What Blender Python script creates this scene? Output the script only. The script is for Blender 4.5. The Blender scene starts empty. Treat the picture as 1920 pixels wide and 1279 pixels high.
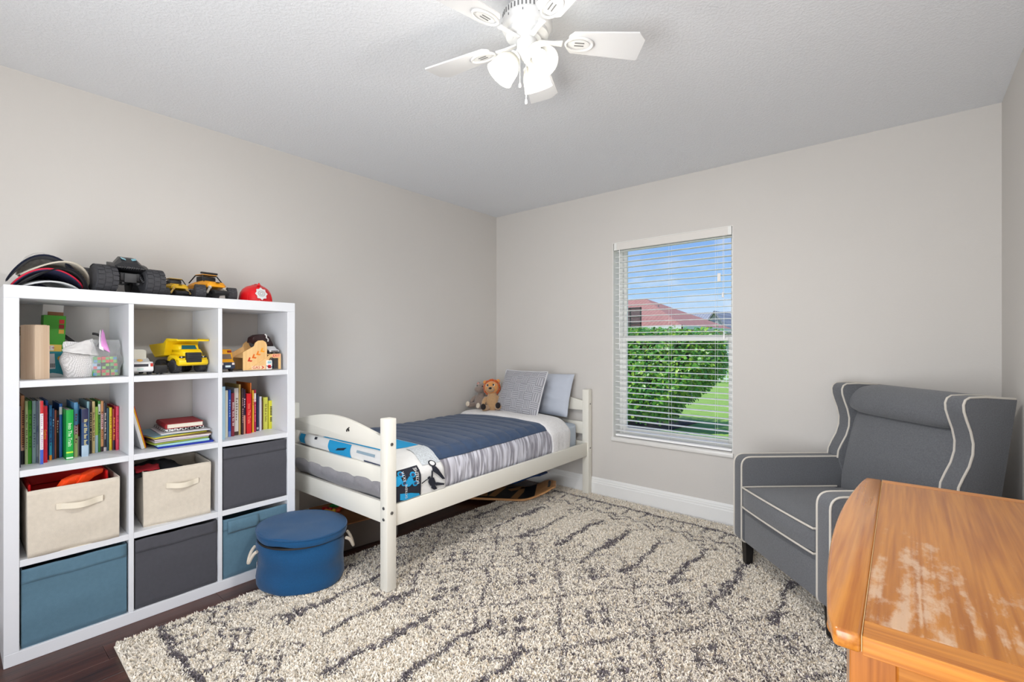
import bpy, bmesh, math, random
import numpy as np
from mathutils import Vector, Matrix, Euler, noise as mnoise

scene = bpy.context.scene
COL = scene.collection
random.seed(7)
RNG = np.random.default_rng(11)
PI = math.pi

# ------------------------------------------------------------------ camera
EYE = 1.244
cam_data = bpy.data.cameras.new('camera')
cam_data.sensor_fit = 'HORIZONTAL'
cam_data.sensor_width = 36.0
cam_data.lens = 36.0 * 887.98 / 1920.0
cam_data.shift_y = (644.02 - 639.5) / 1920.0
cam_data.clip_start = 0.02
cam_data.clip_end = 400
cam = bpy.data.objects.new('camera', cam_data)
cam.location = (0, 0, EYE)
cam.rotation_euler = (PI / 2, 0, math.radians(39.775))
COL.objects.link(cam)
scene.camera = cam

# ------------------------------------------------------------------ look
vs = scene.view_settings
vs.view_transform = 'Standard'
vs.look = 'None'
vs.gamma = 1.0
vs.use_curve_mapping = False
vs.exposure = 0.42
LAMP_WATTS = 2.7
LAMP_BEAM_WATTS = 29.0
SKY_STRENGTH = 0.78
SUN_STRENGTH = 3.4

# ------------------------------------------------------------------ sky
world = bpy.data.worlds.new('sky')
scene.world = world
world.use_nodes = True
wn, wl = world.node_tree.nodes, world.node_tree.links
wn.clear()
w_out = wn.new('ShaderNodeOutputWorld')
w_bg = wn.new('ShaderNodeBackground')
w_bg.inputs['Strength'].default_value = SKY_STRENGTH
w_tc = wn.new('ShaderNodeTexCoord')
w_sep = wn.new('ShaderNodeSeparateXYZ')
w_ramp = wn.new('ShaderNodeValToRGB')
w_ramp.color_ramp.elements[0].position = 0.0
w_ramp.color_ramp.elements[0].color = (0.80, 0.90, 1.0, 1)
w_ramp.color_ramp.elements[1].position = 0.30
w_ramp.color_ramp.elements[1].color = (0.10, 0.30, 0.86, 1)
e = w_ramp.color_ramp.elements.new(0.10)
e.color = (0.42, 0.66, 0.98, 1)
w_map = wn.new('ShaderNodeMapping')
w_map.inputs['Scale'].default_value = (2.2, 2.2, 5.0)
w_map.inputs['Location'].default_value = (1.25, 0.1, 0.30)
w_noise = wn.new('ShaderNodeTexNoise')
w_noise.inputs['Scale'].default_value = 1.6
w_noise.inputs['Detail'].default_value = 7
w_cr = wn.new('ShaderNodeValToRGB')
w_cr.color_ramp.elements[0].position = 0.50
w_cr.color_ramp.elements[1].position = 0.66
w_mix = wn.new('ShaderNodeMix')
w_mix.data_type = 'RGBA'
w_mix.inputs['B'].default_value = (1.0, 1.0, 1.0, 1)
wl.new(w_tc.outputs['Generated'], w_sep.inputs[0])
wl.new(w_sep.outputs['Z'], w_ramp.inputs['Fac'])
wl.new(w_tc.outputs['Generated'], w_map.inputs['Vector'])
wl.new(w_map.outputs[0], w_noise.inputs['Vector'])
wl.new(w_noise.outputs['Fac'], w_cr.inputs['Fac'])
w_fade = wn.new('ShaderNodeMapRange')
w_fade.inputs['From Min'].default_value = 0.12
w_fade.inputs['From Max'].default_value = 0.34
w_fade.inputs['To Min'].default_value = 1.0
w_fade.inputs['To Max'].default_value = 0.25
w_mul = wn.new('ShaderNodeMath')
w_mul.operation = 'MULTIPLY'
wl.new(w_sep.outputs['Z'], w_fade.inputs['Value'])
wl.new(w_cr.outputs['Color'], w_mul.inputs[0])
wl.new(w_fade.outputs[0], w_mul.inputs[1])
wl.new(w_mul.outputs[0], w_mix.inputs['Factor'])
wl.new(w_ramp.outputs['Color'], w_mix.inputs['A'])
wl.new(w_mix.outputs['Result'], w_bg.inputs['Color'])
wl.new(w_bg.outputs[0], w_out.inputs[0])

sun_data = bpy.data.lights.new('sun', 'SUN')
sun_data.energy = SUN_STRENGTH
sun_data.angle = math.radians(1.0)
sun_data.color = (1.0, 0.96, 0.88)
sun = bpy.data.objects.new('sun', sun_data)
sun.rotation_euler = Euler((math.radians(27), 0, math.radians(-28)), 'XYZ')
COL.objects.link(sun)

# added area light behind the camera, a soft fill for the dim room
fill_light = bpy.data.lights.new('added_fill_light', 'AREA')
fill_light.shape = 'RECTANGLE'
fill_light.size = 1.5
fill_light.size_y = 1.9
fill_light.energy = 54.0
fill_light.color = (0.97, 0.985, 1.0)
dlo = bpy.data.objects.new('added_fill_light', fill_light)
dlo.location = (-0.72, -1.05, 1.10)
dlo.rotation_euler = Vector((0.0, 1.0, 0.38)).to_track_quat('-Z', 'Y').to_euler()
COL.objects.link(dlo)

# ------------------------------------------------------------------ helpers: materials
def lin(c):
    c = c / 255.0
    return c / 12.92 if c <= 0.04045 else ((c + 0.055) / 1.055) ** 2.4

def rgb(c):
    return (lin(c[0]), lin(c[1]), lin(c[2]), 1.0)

MATS = {}
def mat(name, color, rough=0.6, metal=0.0, var=0.0, vscale=8.0, bump=0.0, bscale=200.0, stretch=None,
        spec=0.5, sheen=0.0, coat=0.0):
    """principled material with optional colour mottling and bump noise"""
    if name in MATS:
        return MATS[name]
    m = bpy.data.materials.new(name)
    m.use_nodes = True
    nt = m.node_tree
    n, l = nt.nodes, nt.links
    b = n['Principled BSDF']
    b.inputs['Base Color'].default_value = rgb(color)
    b.inputs['Roughness'].default_value = rough
    b.inputs['Metallic'].default_value = metal
    b.inputs['Specular IOR Level'].default_value = spec
    if sheen:
        b.inputs['Sheen Weight'].default_value = sheen
        b.inputs['Sheen Roughness'].default_value = 0.5
    if coat:
        b.inputs['Coat Weight'].default_value = coat
        b.inputs['Coat Roughness'].default_value = 0.15
    if var or bump:
        tc = n.new('ShaderNodeTexCoord')
        mp = n.new('ShaderNodeMapping')
        if stretch:
            mp.inputs['Scale'].default_value = stretch
        l.new(tc.outputs['Object'], mp.inputs['Vector'])
    if var:
        nz = n.new('ShaderNodeTexNoise')
        nz.inputs['Scale'].default_value = vscale
        nz.inputs['Detail'].default_value = 5
        l.new(mp.outputs[0], nz.inputs['Vector'])
        mx = n.new('ShaderNodeMix')
        mx.data_type = 'RGBA'
        c = rgb(color)
        mx.inputs['A'].default_value = tuple(max(0, v * (1 - var)) for v in c[:3]) + (1,)
        mx.inputs['B'].default_value = tuple(min(1, v * (1 + var)) for v in c[:3]) + (1,)
        l.new(nz.outputs['Fac'], mx.inputs['Factor'])
        l.new(mx.outputs['Result'], b.inputs['Base Color'])
    if bump:
        bz = n.new('ShaderNodeTexNoise')
        bz.inputs['Scale'].default_value = bscale
        bz.inputs['Detail'].default_value = 3
        l.new(mp.outputs[0], bz.inputs['Vector'])
        bp = n.new('ShaderNodeBump')
        bp.inputs['Strength'].default_value = bump
        bp.inputs['Distance'].default_value = 0.004
        l.new(bz.outputs['Fac'], bp.inputs['Height'])
        l.new(bp.outputs[0], b.inputs['Normal'])
    MATS[name] = m
    return m

def col(r, g, b, rough=0.55, **k):
    return mat('paint_%02x%02x%02x_%d' % (int(r), int(g), int(b), int(rough * 100)), (r, g, b), rough, **k)

# ------------------------------------------------------------------ helpers: shapes
class Shape:
    """collects geometry in one bmesh"""
    def __init__(self):
        self.bm = bmesh.new()
        self.smooth = 35.0

    def _merge(self, bm2, M=None):
        if M is not None:
            bm2.transform(M)
        me = bpy.data.meshes.new('tmp')
        bm2.to_mesh(me)
        bm2.free()
        self.bm.from_mesh(me)
        bpy.data.meshes.remove(me)
        return self

    def box(self, c, s, bevel=0.0, seg=2, M=None):
        b = bmesh.new()
        bmesh.ops.create_cube(b, size=1.0)
        bmesh.ops.scale(b, vec=s, verts=b.verts)
        if bevel > 0:
            bmesh.ops.bevel(b, geom=list(b.edges), offset=min(bevel, min(s) * 0.49), segments=seg,
                            profile=0.5, affect='EDGES')
        bmesh.ops.translate(b, vec=c, verts=b.verts)
        return self._merge(b, M)

    def span(self, lo, hi, bevel=0.0, seg=2, M=None):
        return self.box([(a + b) / 2 for a, b in zip(lo, hi)], [abs(b - a) for a, b in zip(lo, hi)], bevel, seg, M)

    def cyl(self, p0, p1, r0, r1=None, seg=20, caps=True, M=None):
        r1 = r0 if r1 is None else r1
        p0, p1 = Vector(p0), Vector(p1)
        d = p1 - p0
        b = bmesh.new()
        bmesh.ops.create_cone(b, cap_ends=caps, segments=seg, radius1=r0, radius2=r1, depth=d.length)
        q = Vector((0, 0, 1)).rotation_difference(d.normalized()).to_matrix().to_4x4()
        b.transform(Matrix.Translation((p0 + p1) / 2) @ q)
        return self._merge(b, M)

    def ball(self, c, r, seg=16, rings=10, M=None):
        b = bmesh.new()
        bmesh.ops.create_uvsphere(b, u_segments=seg, v_segments=rings, radius=1.0)
        r = (r, r, r) if isinstance(r, (int, float)) else r
        b.transform(Matrix.Translation(c) @ Matrix.Diagonal((r[0], r[1], r[2], 1)))
        return self._merge(b, M)

    def rings(self, rings, closed=True, cap=True, loop=False):
        """skin a list of equal-length point rings"""
        bm = self.bm
        vr = [[bm.verts.new(p) for p in r] for r in rings]
        n = len(vr[0])
        R = len(vr)
        for i in range(R if loop else R - 1):
            a, b = vr[i], vr[(i + 1) % R]
            for j in range(n if closed else n - 1):
                k = (j + 1) % n
                try:
                    bm.faces.new((a[j], a[k], b[k], b[j]))
                except ValueError:
                    pass
        if cap and not loop and closed:
            bm.faces.new(list(reversed(vr[0])))
            bm.faces.new(vr[-1])
        return self

    def tube(self, pts, r, seg=8, closed=False):
        pts = [Vector(p) for p in pts]
        n = len(pts)
        out = []
        up = None
        for i, p in enumerate(pts):
            a = pts[i - 1] if (i > 0 or closed) else p
            b = pts[(i + 1) % n] if (i < n - 1 or closed) else p
            t = (b - a)
            t = t.normalized() if t.length > 1e-9 else Vector((0, 0, 1))
            if up is None:
                up = t.orthogonal().normalized()
            up = (up - t * up.dot(t))
            up = up.normalized() if up.length > 1e-6 else t.orthogonal().normalized()
            s = t.cross(up)
            rr = r[i] if isinstance(r, (list, tuple)) else r
            out.append([p + (up * math.cos(2 * PI * j / seg) + s * math.sin(2 * PI * j / seg)) * rr for j in range(seg)])
        return self.rings(out, True, not closed, closed)

    def lathe(self, prof, c=(0, 0, 0), seg=32, sx=1.0, sy=1.0, M=None, cap=True):
        s = Shape()
        s.rings([[(c[0] + r * sx * math.cos(2 * PI * j / seg), c[1] + r * sy * math.sin(2 * PI * j / seg), c[2] + z)
                  for j in range(seg)] for r, z in prof], True, cap)
        bm2 = s.bm
        return self._merge(bm2, M)

    def prism(self, poly, a0, a1, axis='x', bevel=0.0, seg=2, M=None):
        """extrude a 2d outline along an axis. axis x: poly=(y,z); y: poly=(x,z); z: poly=(x,y)"""
        b = bmesh.new()
        def P(u, v, w):
            return (w, u, v) if axis == 'x' else (u, w, v) if axis == 'y' else (u, v, w)
        v0 = [b.verts.new(P(u, v, a0)) for u, v in poly]
        v1 = [b.verts.new(P(u, v, a1)) for u, v in poly]
        n = len(poly)
        b.faces.new(v0)
        b.faces.new(list(reversed(v1)))
        for i in range(n):
            j = (i + 1) % n
            b.faces.new((v0[j], v0[i], v1[i], v1[j]))
        bmesh.ops.recalc_face_normals(b, faces=b.faces)
        if bevel > 0:
            es = [e for e in b.edges if len(e.link_faces) == 2 and e.calc_face_angle(0) > 0.6]
            bmesh.ops.bevel(b, geom=es, offset=bevel, segments=seg, profile=0.5, affect='EDGES')
        return self._merge(b, M)

    def grid(self, nu, nv, fn, thick=0.0):
        bm = self.bm
        V = [[bm.verts.new(fn(i / (nu - 1), j / (nv - 1))) for j in range(nv)] for i in range(nu)]
        for i in range(nu - 1):
            for j in range(nv - 1):
                bm.faces.new((V[i][j], V[i + 1][j], V[i + 1][j + 1], V[i][j + 1]))
        return self

    def mesh(self, name):
        bmesh.ops.recalc_face_normals(self.bm, faces=self.bm.faces)
        me = bpy.data.meshes.new(name)
        self.bm.to_mesh(me)
        self.bm.free()
        return me

    def obj(self, name, material, parent=None, loc=None, rot=None, smooth=True, label=None):
        me = self.mesh(name)
        if isinstance(material, (list, tuple)):
            for m in material:
                me.materials.append(m)
        else:
            me.materials.append(material)
        if smooth and len(me.polygons):
            me.polygons.foreach_set('use_smooth', [True] * len(me.polygons))
            me.set_sharp_from_angle(angle=math.radians(self.smooth))
        o = bpy.data.objects.new(name, me)
        COL.objects.link(o)
        if parent is not None:
            o.parent = parent
        if loc is not None:
            o.location = loc
        if rot is not None:
            o.rotation_euler = rot
        if label:
            o['label'] = label
        return o

def thing(name, label, cat, loc=(0, 0, 0), rotz=0.0, group=None, rot=None):
    o = bpy.data.objects.new(name, None)
    o.empty_display_size = 0.05
    COL.objects.link(o)
    o.location = loc
    o.rotation_euler = rot if rot is not None else (0, 0, rotz)
    return tag(o, label, cat, group)

def tag(o, label, cat, group=None, kind=None):
    o['label'] = label
    o['category'] = cat
    if group:
        o['group'] = group
    if kind:
        o['kind'] = kind
    return o

def struct(o, label=None):
    o['kind'] = 'structure'
    if label:
        o['label'] = label
    return o

def solidify(o, t, offset=-1.0):
    m = o.modifiers.new('thickness', 'SOLIDIFY')
    m.thickness = t
    m.offset = offset
    return o

def subsurf(o, lv=1):
    m = o.modifiers.new('smoothing', 'SUBSURF')
    m.levels = lv
    m.render_levels = lv
    return o

def lettering(body, size, material, parent, M, depth=0.0004, name='lettering', maxw=None, align='CENTER'):
    cu = bpy.data.curves.new('text', 'FONT')
    cu.body = body
    cu.size = size
    cu.align_x = align
    cu.align_y = 'CENTER'
    cu.extrude = depth
    cu.resolution_u = 2
    to = bpy.data.objects.new('text', cu)
    me = bpy.data.meshes.new_from_object(to)
    bpy.data.objects.remove(to)
    bpy.data.curves.remove(cu)
    me.name = name
    if maxw and len(me.vertices):
        xs = [v.co.x for v in me.vertices]
        w = max(xs) - min(xs)
        if w > maxw:
            me.transform(Matrix.Diagonal((maxw / w, 1, 1, 1)))
    me.transform(M)
    me.materials.clear()
    me.materials.append(material)
    o = bpy.data.objects.new(name, me)
    COL.objects.link(o)
    o.parent = parent
    return o

def basis(X, Y, O):
    X, Y = Vector(X), Vector(Y)
    Z = X.cross(Y)
    return Matrix(((X.x, Y.x, Z.x, O[0]), (X.y, Y.y, Z.y, O[1]), (X.z, Y.z, Z.z, O[2]), (0, 0, 0, 1)))

def nz(x, y, z=0.0, s=1.0):
    return mnoise.noise(Vector((x * s, y * s, z * s)))

def smoothstep(a, b, x):
    t = min(1, max(0, (x - a) / (b - a)))
    return t * t * (3 - 2 * t)

# ------------------------------------------------------------------ room dimensions (metres)
XL, XR, YB, YF, H = -3.044, 0.371, 3.42, -0.95, 2.461
WX0, WX1, WZ0, WZ1 = -1.80, -0.902, 0.50, 2.044

# ------------------------------------------------------------------ structure materials
def wall_material():
    m = mat('wall_paint', (212, 208, 203), 0.85, var=0.015, vscale=3, bump=0.10, bscale=160, spec=0.25)
    return m

def ceiling_material():
    m = bpy.data.materials.new('ceiling_texture')
    m.use_nodes = True
    n, l = m.node_tree.nodes, m.node_tree.links
    b = n['Principled BSDF']
    b.inputs['Base Color'].default_value = rgb((236, 238, 241))
    b.inputs['Roughness'].default_value = 0.95
    b.inputs['Specular IOR Level'].default_value = 0.15
    tc = n.new('ShaderNodeTexCoord')
    a = n.new('ShaderNodeTexNoise')
    a.inputs['Scale'].default_value = 85
    a.inputs['Detail'].default_value = 5
    a.inputs['Roughness'].default_value = 0.65
    r = n.new('ShaderNodeValToRGB')
    r.color_ramp.elements[0].position = 0.42
    r.color_ramp.elements[1].position = 0.62
    bp = n.new('ShaderNodeBump')
    bp.inputs['Strength'].default_value = 0.32
    bp.inputs['Distance'].default_value = 0.005
    l.new(tc.outputs['Object'], a.inputs['Vector'])
    l.new(a.outputs['Fac'], r.inputs['Fac'])
    l.new(r.outputs['Color'], bp.inputs['Height'])
    l.new(bp.outputs[0], b.inputs['Normal'])
    return m

def wood_material(name, dark, light, along='y', rough=0.45, scale=1.0, rings=9.0, coat=0.0, worn=None):
    """streaky wood grain running along one axis, with optional worn pale patches"""
    m = bpy.data.materials.new(name)
    m.use_nodes = True
    n, l = m.node_tree.nodes, m.node_tree.links
    b = n['Principled BSDF']
    b.inputs['Roughness'].default_value = rough
    if coat:
        b.inputs['Coat Weight'].default_value = coat
        b.inputs['Coat Roughness'].default_value = 0.25
    tc = n.new('ShaderNodeTexCoord')
    mp = n.new('ShaderNodeMapping')
    g0 = 0.03
    s = {'x': (g0, 1, 1), 'y': (1, g0, 1), 'z': (1, 1, g0)}[along]
    mp.inputs['Scale'].default_value = tuple(v * scale for v in s)
    oi = n.new('ShaderNodeObjectInfo')
    ad = n.new('ShaderNodeVectorMath')
    ad.operation = 'ADD'
    mu = n.new('ShaderNodeVectorMath')
    mu.operation = 'SCALE'
    mu.inputs['Scale'].default_value = 13.0
    cb = n.new('ShaderNodeCombineXYZ')
    for k in range(3):
        l.new(oi.outputs['Random'], cb.inputs[k])
    l.new(cb.outputs[0], mu.inputs[0])
    l.new(tc.outputs['Object'], mp.inputs['Vector'])
    l.new(mp.outputs[0], ad.inputs[0])
    l.new(mu.outputs[0], ad.inputs[1])
    a = n.new('ShaderNodeTexNoise')
    a.inputs['Scale'].default_value = rings
    a.inputs['Detail'].default_value = 3
    a.inputs['Distortion'].default_value = 0.6
    c = n.new('ShaderNodeTexNoise')
    c.inputs['Scale'].default_value = 130
    c.inputs['Detail'].default_value = 4
    l.new(ad.outputs[0], a.inputs['Vector'])
    l.new(ad.outputs[0], c.inputs['Vector'])
    sn = n.new('ShaderNodeMath')
    sn.operation = 'MULTIPLY'
    sn.inputs[1].default_value = 30.0
    si = n.new('ShaderNodeMath')
    si.operation = 'SINE'
    l.new(a.outputs['Fac'], sn.inputs[0])
    l.new(sn.outputs[0], si.inputs[0])
    m1 = n.new('ShaderNodeMath')
    m1.operation = 'MULTIPLY_ADD'
    m1.inputs[1].default_value = 0.13
    m1.inputs[2].default_value = 0.10
    l.new(si.outputs[0], m1.inputs[0])
    m2 = n.new('ShaderNodeMath')
    m2.operation = 'ADD'
    l.new(m1.outputs[0], m2.inputs[0])
    l.new(c.outputs['Fac'], m2.inputs[1])
    cr = n.new('ShaderNodeValToRGB')
    cr.color_ramp.elements[0].position = 0.25
    cr.color_ramp.elements[0].color = rgb(dark)
    cr.color_ramp.elements[1].position = 0.85
    cr.color_ramp.elements[1].color = rgb(light)
    l.new(m2.outputs[0], cr.inputs['Fac'])
    out = cr.outputs['Color']
    if worn:
        (wx, wy), wr, wcol = worn
        g = n.new('ShaderNodeVectorMath')
        g.operation = 'DISTANCE'
        g.inputs[1].default_value = (wx, wy, 0)
        fl = n.new('ShaderNodeVectorMath')
        fl.operation = 'MULTIPLY'
        fl.inputs[1].default_value = (1, 0.55, 0)
        l.new(tc.outputs['Object'], fl.inputs[0])
        l.new(fl.outputs[0], g.inputs[0])
        g.inputs[1].default_value = (wx, wy * 0.55, 0)
        mr = n.new('ShaderNodeMapRange')
        mr.inputs['From Min'].default_value = 0.0
        mr.inputs['From Max'].default_value = wr
        mr.inputs['To Min'].default_value = 0.24
        mr.inputs['To Max'].default_value = -0.075
        l.new(g.outputs['Value'], mr.inputs['Value'])
        wz = n.new('ShaderNodeTexNoise')
        wz.inputs['Scale'].default_value = 15
        wz.inputs['Detail'].default_value = 8
        wz.inputs['Roughness'].default_value = 0.7
        wmp = n.new('ShaderNodeMapping')
        wmp.inputs['Scale'].default_value = (1.7, 0.7, 1)
        l.new(tc.outputs['Object'], wmp.inputs['Vector'])
        l.new(wmp.outputs[0], wz.inputs['Vector'])
        w2 = n.new('ShaderNodeMath')
        w2.operation = 'ADD'
        l.new(wz.outputs['Fac'], w2.inputs[0])
        l.new(mr.outputs[0], w2.inputs[1])
        w3 = n.new('ShaderNodeMath')
        w3.operation = 'MULTIPLY_ADD'
        w3.inputs[1].default_value = 0.07
        l.new(si.outputs[0], w3.inputs[0])
        l.new(w2.outputs[0], w3.inputs[2])
        wr_ = n.new('ShaderNodeValToRGB')
        wr_.color_ramp.elements[0].position = 0.64
        wr_.color_ramp.elements[1].position = 0.78
        wr_.color_ramp.elements[1].color = (0.6, 0.6, 0.6, 1)
        l.new(w3.outputs[0], wr_.inputs['Fac'])
        mx = n.new('ShaderNodeMix')
        mx.data_type = 'RGBA'
        mx.inputs['B'].default_value = rgb(wcol)
        l.new(wr_.outputs['Color'], mx.inputs['Factor'])
        l.new(out, mx.inputs['A'])
        out = mx.outputs['Result']
        rr = n.new('ShaderNodeMapRange')
        rr.inputs['To Min'].default_value = rough
        rr.inputs['To Max'].default_value = 0.6
        l.new(wr_.outputs['Color'], rr.inputs['Value'])
        l.new(rr.outputs[0], b.inputs['Roughness'])
    hv = n.new('ShaderNodeMapRange')
    hv.inputs['To Min'].default_value = 0.82
    hv.inputs['To Max'].default_value = 1.15
    l.new(oi.outputs['Random'], hv.inputs['Value'])
    hs = n.new('ShaderNodeHueSaturation')
    l.new(hv.outputs[0], hs.inputs['Value'])
    l.new(out, hs.inputs['Color'])
    l.new(hs.outputs[0], b.inputs['Base Color'])
    bp = n.new('ShaderNodeBump')
    bp.inputs['Strength'].default_value = 0.12
    bp.inputs['Distance'].default_value = 0.002
    l.new(c.outputs['Fac'], bp.inputs['Height'])
    l.new(bp.outputs[0], b.inputs['Normal'])
    MATS[name] = m
    return m

WALL = wall_material()
CEIL = ceiling_material()
TRIM = mat('trim_white', (238, 238, 236), 0.4)
FLOORWOOD = wood_material('laminate', (40, 22, 18), (92, 52, 40), 'y', 0.32, 1.0, 7.0)

# ------------------------------------------------------------------ room shell
T = 0.2
struct(Shape().span((XL - T, YF - T, -0.16), (XR + T, YB + T, -0.012)).obj('floor', mat('subfloor', (60, 40, 34), 0.7)))
floor = bpy.data.objects['floor']
floor['label'] = 'dark reddish brown laminate plank floor'
pw = 0.127
i = 0
plank_meshes = {}
x = XL
while x < XR - 1e-4:
    w = min(pw, XR - x)
    y = YF
    first = [0.9, 0.35, 1.1, 0.6, 0.15][i % 5]
    while y < YB - 1e-4:
        L = min(first if y == YF else 1.22, YB - y)
        key = (round(w, 4), round(L, 3))
        if key not in plank_meshes:
            s = Shape().box((0, 0, -0.006), (w - 0.0012, L - 0.0012, 0.012), 0.0008, 1)
            me = s.mesh('plank')
            me.materials.append(FLOORWOOD)
            plank_meshes[key] = me
        o = bpy.data.objects.new('plank', plank_meshes[key])
        o.location = (x + w / 2, y + L / 2, 0)
        o.parent = floor
        COL.objects.link(o)
        y += L
    x += w
    i += 1

struct(Shape().span((XL - T, YF - T, H), (XR + T, YB + T, H + 0.15)).obj('ceiling', CEIL), 'white textured ceiling')
struct(Shape().span((XL - T, YF - T, 0), (XL, YB + T, H)).obj('wall_left', WALL), 'plain greige wall behind bookcase and bed')
struct(Shape().span((XR, YF - T, 0), (XR + T, YB + T, H)).obj('wall_right', WALL), 'plain greige wall beside armchair')
s = Shape()
s.span((XL, YF - T, 0), (-1.5, YF, H)).span((0.05, YF - T, 0), (XR, YF, H)).span((-1.5, YF - T, 2.1), (0.05, YF, H))  # gap between these pieces is added so the fill light reaches the room
struct(s.obj('wall_front', WALL, smooth=False), 'plain greige wall opposite the window with an opening added for the fill light')
s = Shape()
s.span((XL, YB, 0), (WX0, YB + T, H)).span((WX1, YB, 0), (XR, YB + T, H))
s.span((WX0, YB, WZ1), (WX1, YB + T, H)).span((WX0, YB, 0), (WX1, YB + T, WZ0 - 0.03))
bmesh.ops.remove_doubles(s.bm, verts=s.bm.verts, dist=1e-5)
struct(s.obj('wall_back', WALL, smooth=False), 'greige wall with the window')

BBH = 0.15
prof = [(0, 0), (0.016, 0), (0.016, 0.105), (0.0125, 0.110), (0.0125, 0.122), (0.009, 0.127), (0.009, 0.135), (0.004, BBH), (0, BBH)]
struct(Shape().prism([(YB - a, b) for a, b in prof], XL, XR, 'x').obj('baseboard_back', TRIM, smooth=False), 'white moulded baseboard under the window')
struct(Shape().prism([(XL + a, b) for a, b in prof], YF, YB - 0.016, 'y').obj('baseboard_left', TRIM, smooth=False), 'white moulded baseboard behind bookcase and bed')
struct(Shape().prism([(XR - a, b) for a, b in prof], YF, YB - 0.016, 'y').obj('baseboard_right', TRIM, smooth=False), 'white moulded baseboard behind armchair')

# ------------------------------------------------------------------ window
FRAME = mat('window_vinyl', (236, 236, 232), 0.4)
def glass_material():
    m = bpy.data.materials.new('window_glass')
    m.use_nodes = True
    n, l = m.node_tree.nodes, m.node_tree.links
    n.clear()
    o = n.new('ShaderNodeOutputMaterial')
    t = n.new('ShaderNodeBsdfTransparent')
    t.inputs['Color'].default_value = (0.97, 0.98, 0.98, 1)
    g = n.new('ShaderNodeBsdfGlossy')
    g.inputs['Roughness'].default_value = 0.02
    f = n.new('ShaderNodeFresnel')
    f.inputs['IOR'].default_value = 1.35
    x = n.new('ShaderNodeMixShader')
    l.new(f.outputs[0], x.inputs[0])
    l.new(t.outputs[0], x.inputs[1])
    l.new(g.outputs[0], x.inputs[2])
    l.new(x.outputs[0], o.inputs[0])
    return m
GLASS = glass_material()
win = thing('window_1', 'white single hung window with two panes looking onto hedge', 'window', (0, 0, 0))
del win['category']
win['kind'] = 'structure'
yw = YB + 0.115
def frame_rect(x0, x1, z0, z1, w, y0, y1, wb=None, wt=None):
    wb = wb or w
    wt = wt or w
    s = Shape()
    s.span((x0, y0, z0), (x0 + w, y1, z1), 0.003, 1).span((x1 - w, y0, z0), (x1, y1, z1), 0.003, 1)
    s.span((x0 + w, y0, z0), (x1 - w, y1, z0 + wb), 0.003, 1).span((x0 + w, y0, z1 - wt), (x1 - w, y1, z1), 0.003, 1)
    return s
frame_rect(WX0, WX1, WZ0, WZ1, 0.028, yw, YB + T - 0.005).obj('window_frame', FRAME, win)
up = frame_rect(WX0 + 0.026, WX1 - 0.026, 1.262, WZ1 - 0.02, 0.024, yw + 0.03, yw + 0.055).obj('upper_sash', FRAME, win)
lo = frame_rect(WX0 + 0.026, WX1 - 0.026, WZ0 + 0.025, 1.306, 0.034, yw + 0.004, yw + 0.03, 0.04, 0.044).obj('lower_sash', FRAME, win)
Shape().span((WX0 + 0.045, yw + 0.040, 1.28), (WX1 - 0.045, yw + 0.044, WZ1 - 0.04)).obj('pane', GLASS, up)
Shape().span((WX0 + 0.055, yw + 0.015, WZ0 + 0.06), (WX1 - 0.055, yw + 0.019, 1.27)).obj('pane', GLASS, lo)
Shape().span((WX0 - 0.006, YB - 0.016, WZ0 - 0.03), (WX1 + 0.006, YB + 0.15, WZ0), 0.004, 2).obj(
    'window_sill', mat('sill_marble', (232, 230, 226), 0.3, var=0.06, vscale=14), win)

for nm_, lo_, hi_ in (('left', (WX0, YB - 0.0, WZ0), (WX0 + 0.004, yw, WZ1)), ('right', (WX1 - 0.004, YB, WZ0), (WX1, yw, WZ1)), ('top', (WX0 + 0.004, YB, WZ1 - 0.004), (WX1 - 0.004, yw, WZ1))):
    Shape().span(lo_, hi_).obj('jamb_lining', FRAME, win)
# blind: headrail, slats, bottom rail, ladder cords, lift cords, wand
SLATM = mat('blind_slat', (250, 250, 250), 0.4)
blind = thing('window_blind', 'white horizontal slat blind hanging open in the window', 'blind', ((WX0 + WX1) / 2, YB + 0.045, WZ0))
bw = WX1 - WX0 - 0.018
Shape().span((-bw / 2, -0.040, WZ1 - WZ0 - 0.060), (bw / 2, -0.030, WZ1 - WZ0 - 0.002), 0.002, 1).obj(
    'valance', mat('blind_valance', (226, 222, 216), 0.5), blind)
Shape().span((-bw / 2 + 0.01, -0.028, WZ1 - WZ0 - 0.045), (bw / 2 - 0.01, 0.028, WZ1 - WZ0 - 0.002), 0.002, 1).obj('headrail', SLATM, blind)
for sx in (-1, 1):
    Shape().span((sx * (bw / 2 - 0.012) - 0.012, -0.043, WZ1 - WZ0 - 0.060), (sx * (bw / 2 - 0.012) + 0.012, -0.0405, WZ1 - WZ0 - 0.002), 0.001, 1).obj('valance_clip', FRAME, blind)
pitch = 0.0432
nsl = 34
sl = Shape()
arc = [(-0.0235 + 0.047 * k / 6, 0.0022 * (1 - ((k - 3) / 3) ** 2)) for k in range(7)]
sl.prism([(a, b) for a, b in arc] + [(a, b - 0.0026) for a, b in reversed(arc)], -bw / 2 + 0.003, bw / 2 - 0.003, 'x')
slat_me = sl.mesh('slat')
slat_me.materials.append(SLATM)
for k in range(nsl):
    o = bpy.data.objects.new('slat', slat_me)
    o.parent = blind
    o.location = (0, 0, 0.052 + k * pitch)
    COL.objects.link(o)
Shape().span((-bw / 2 + 0.003, -0.024, 0.006), (bw / 2 - 0.003, 0.024, 0.022), 0.003, 1).obj('bottom_rail', SLATM, blind)
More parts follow.
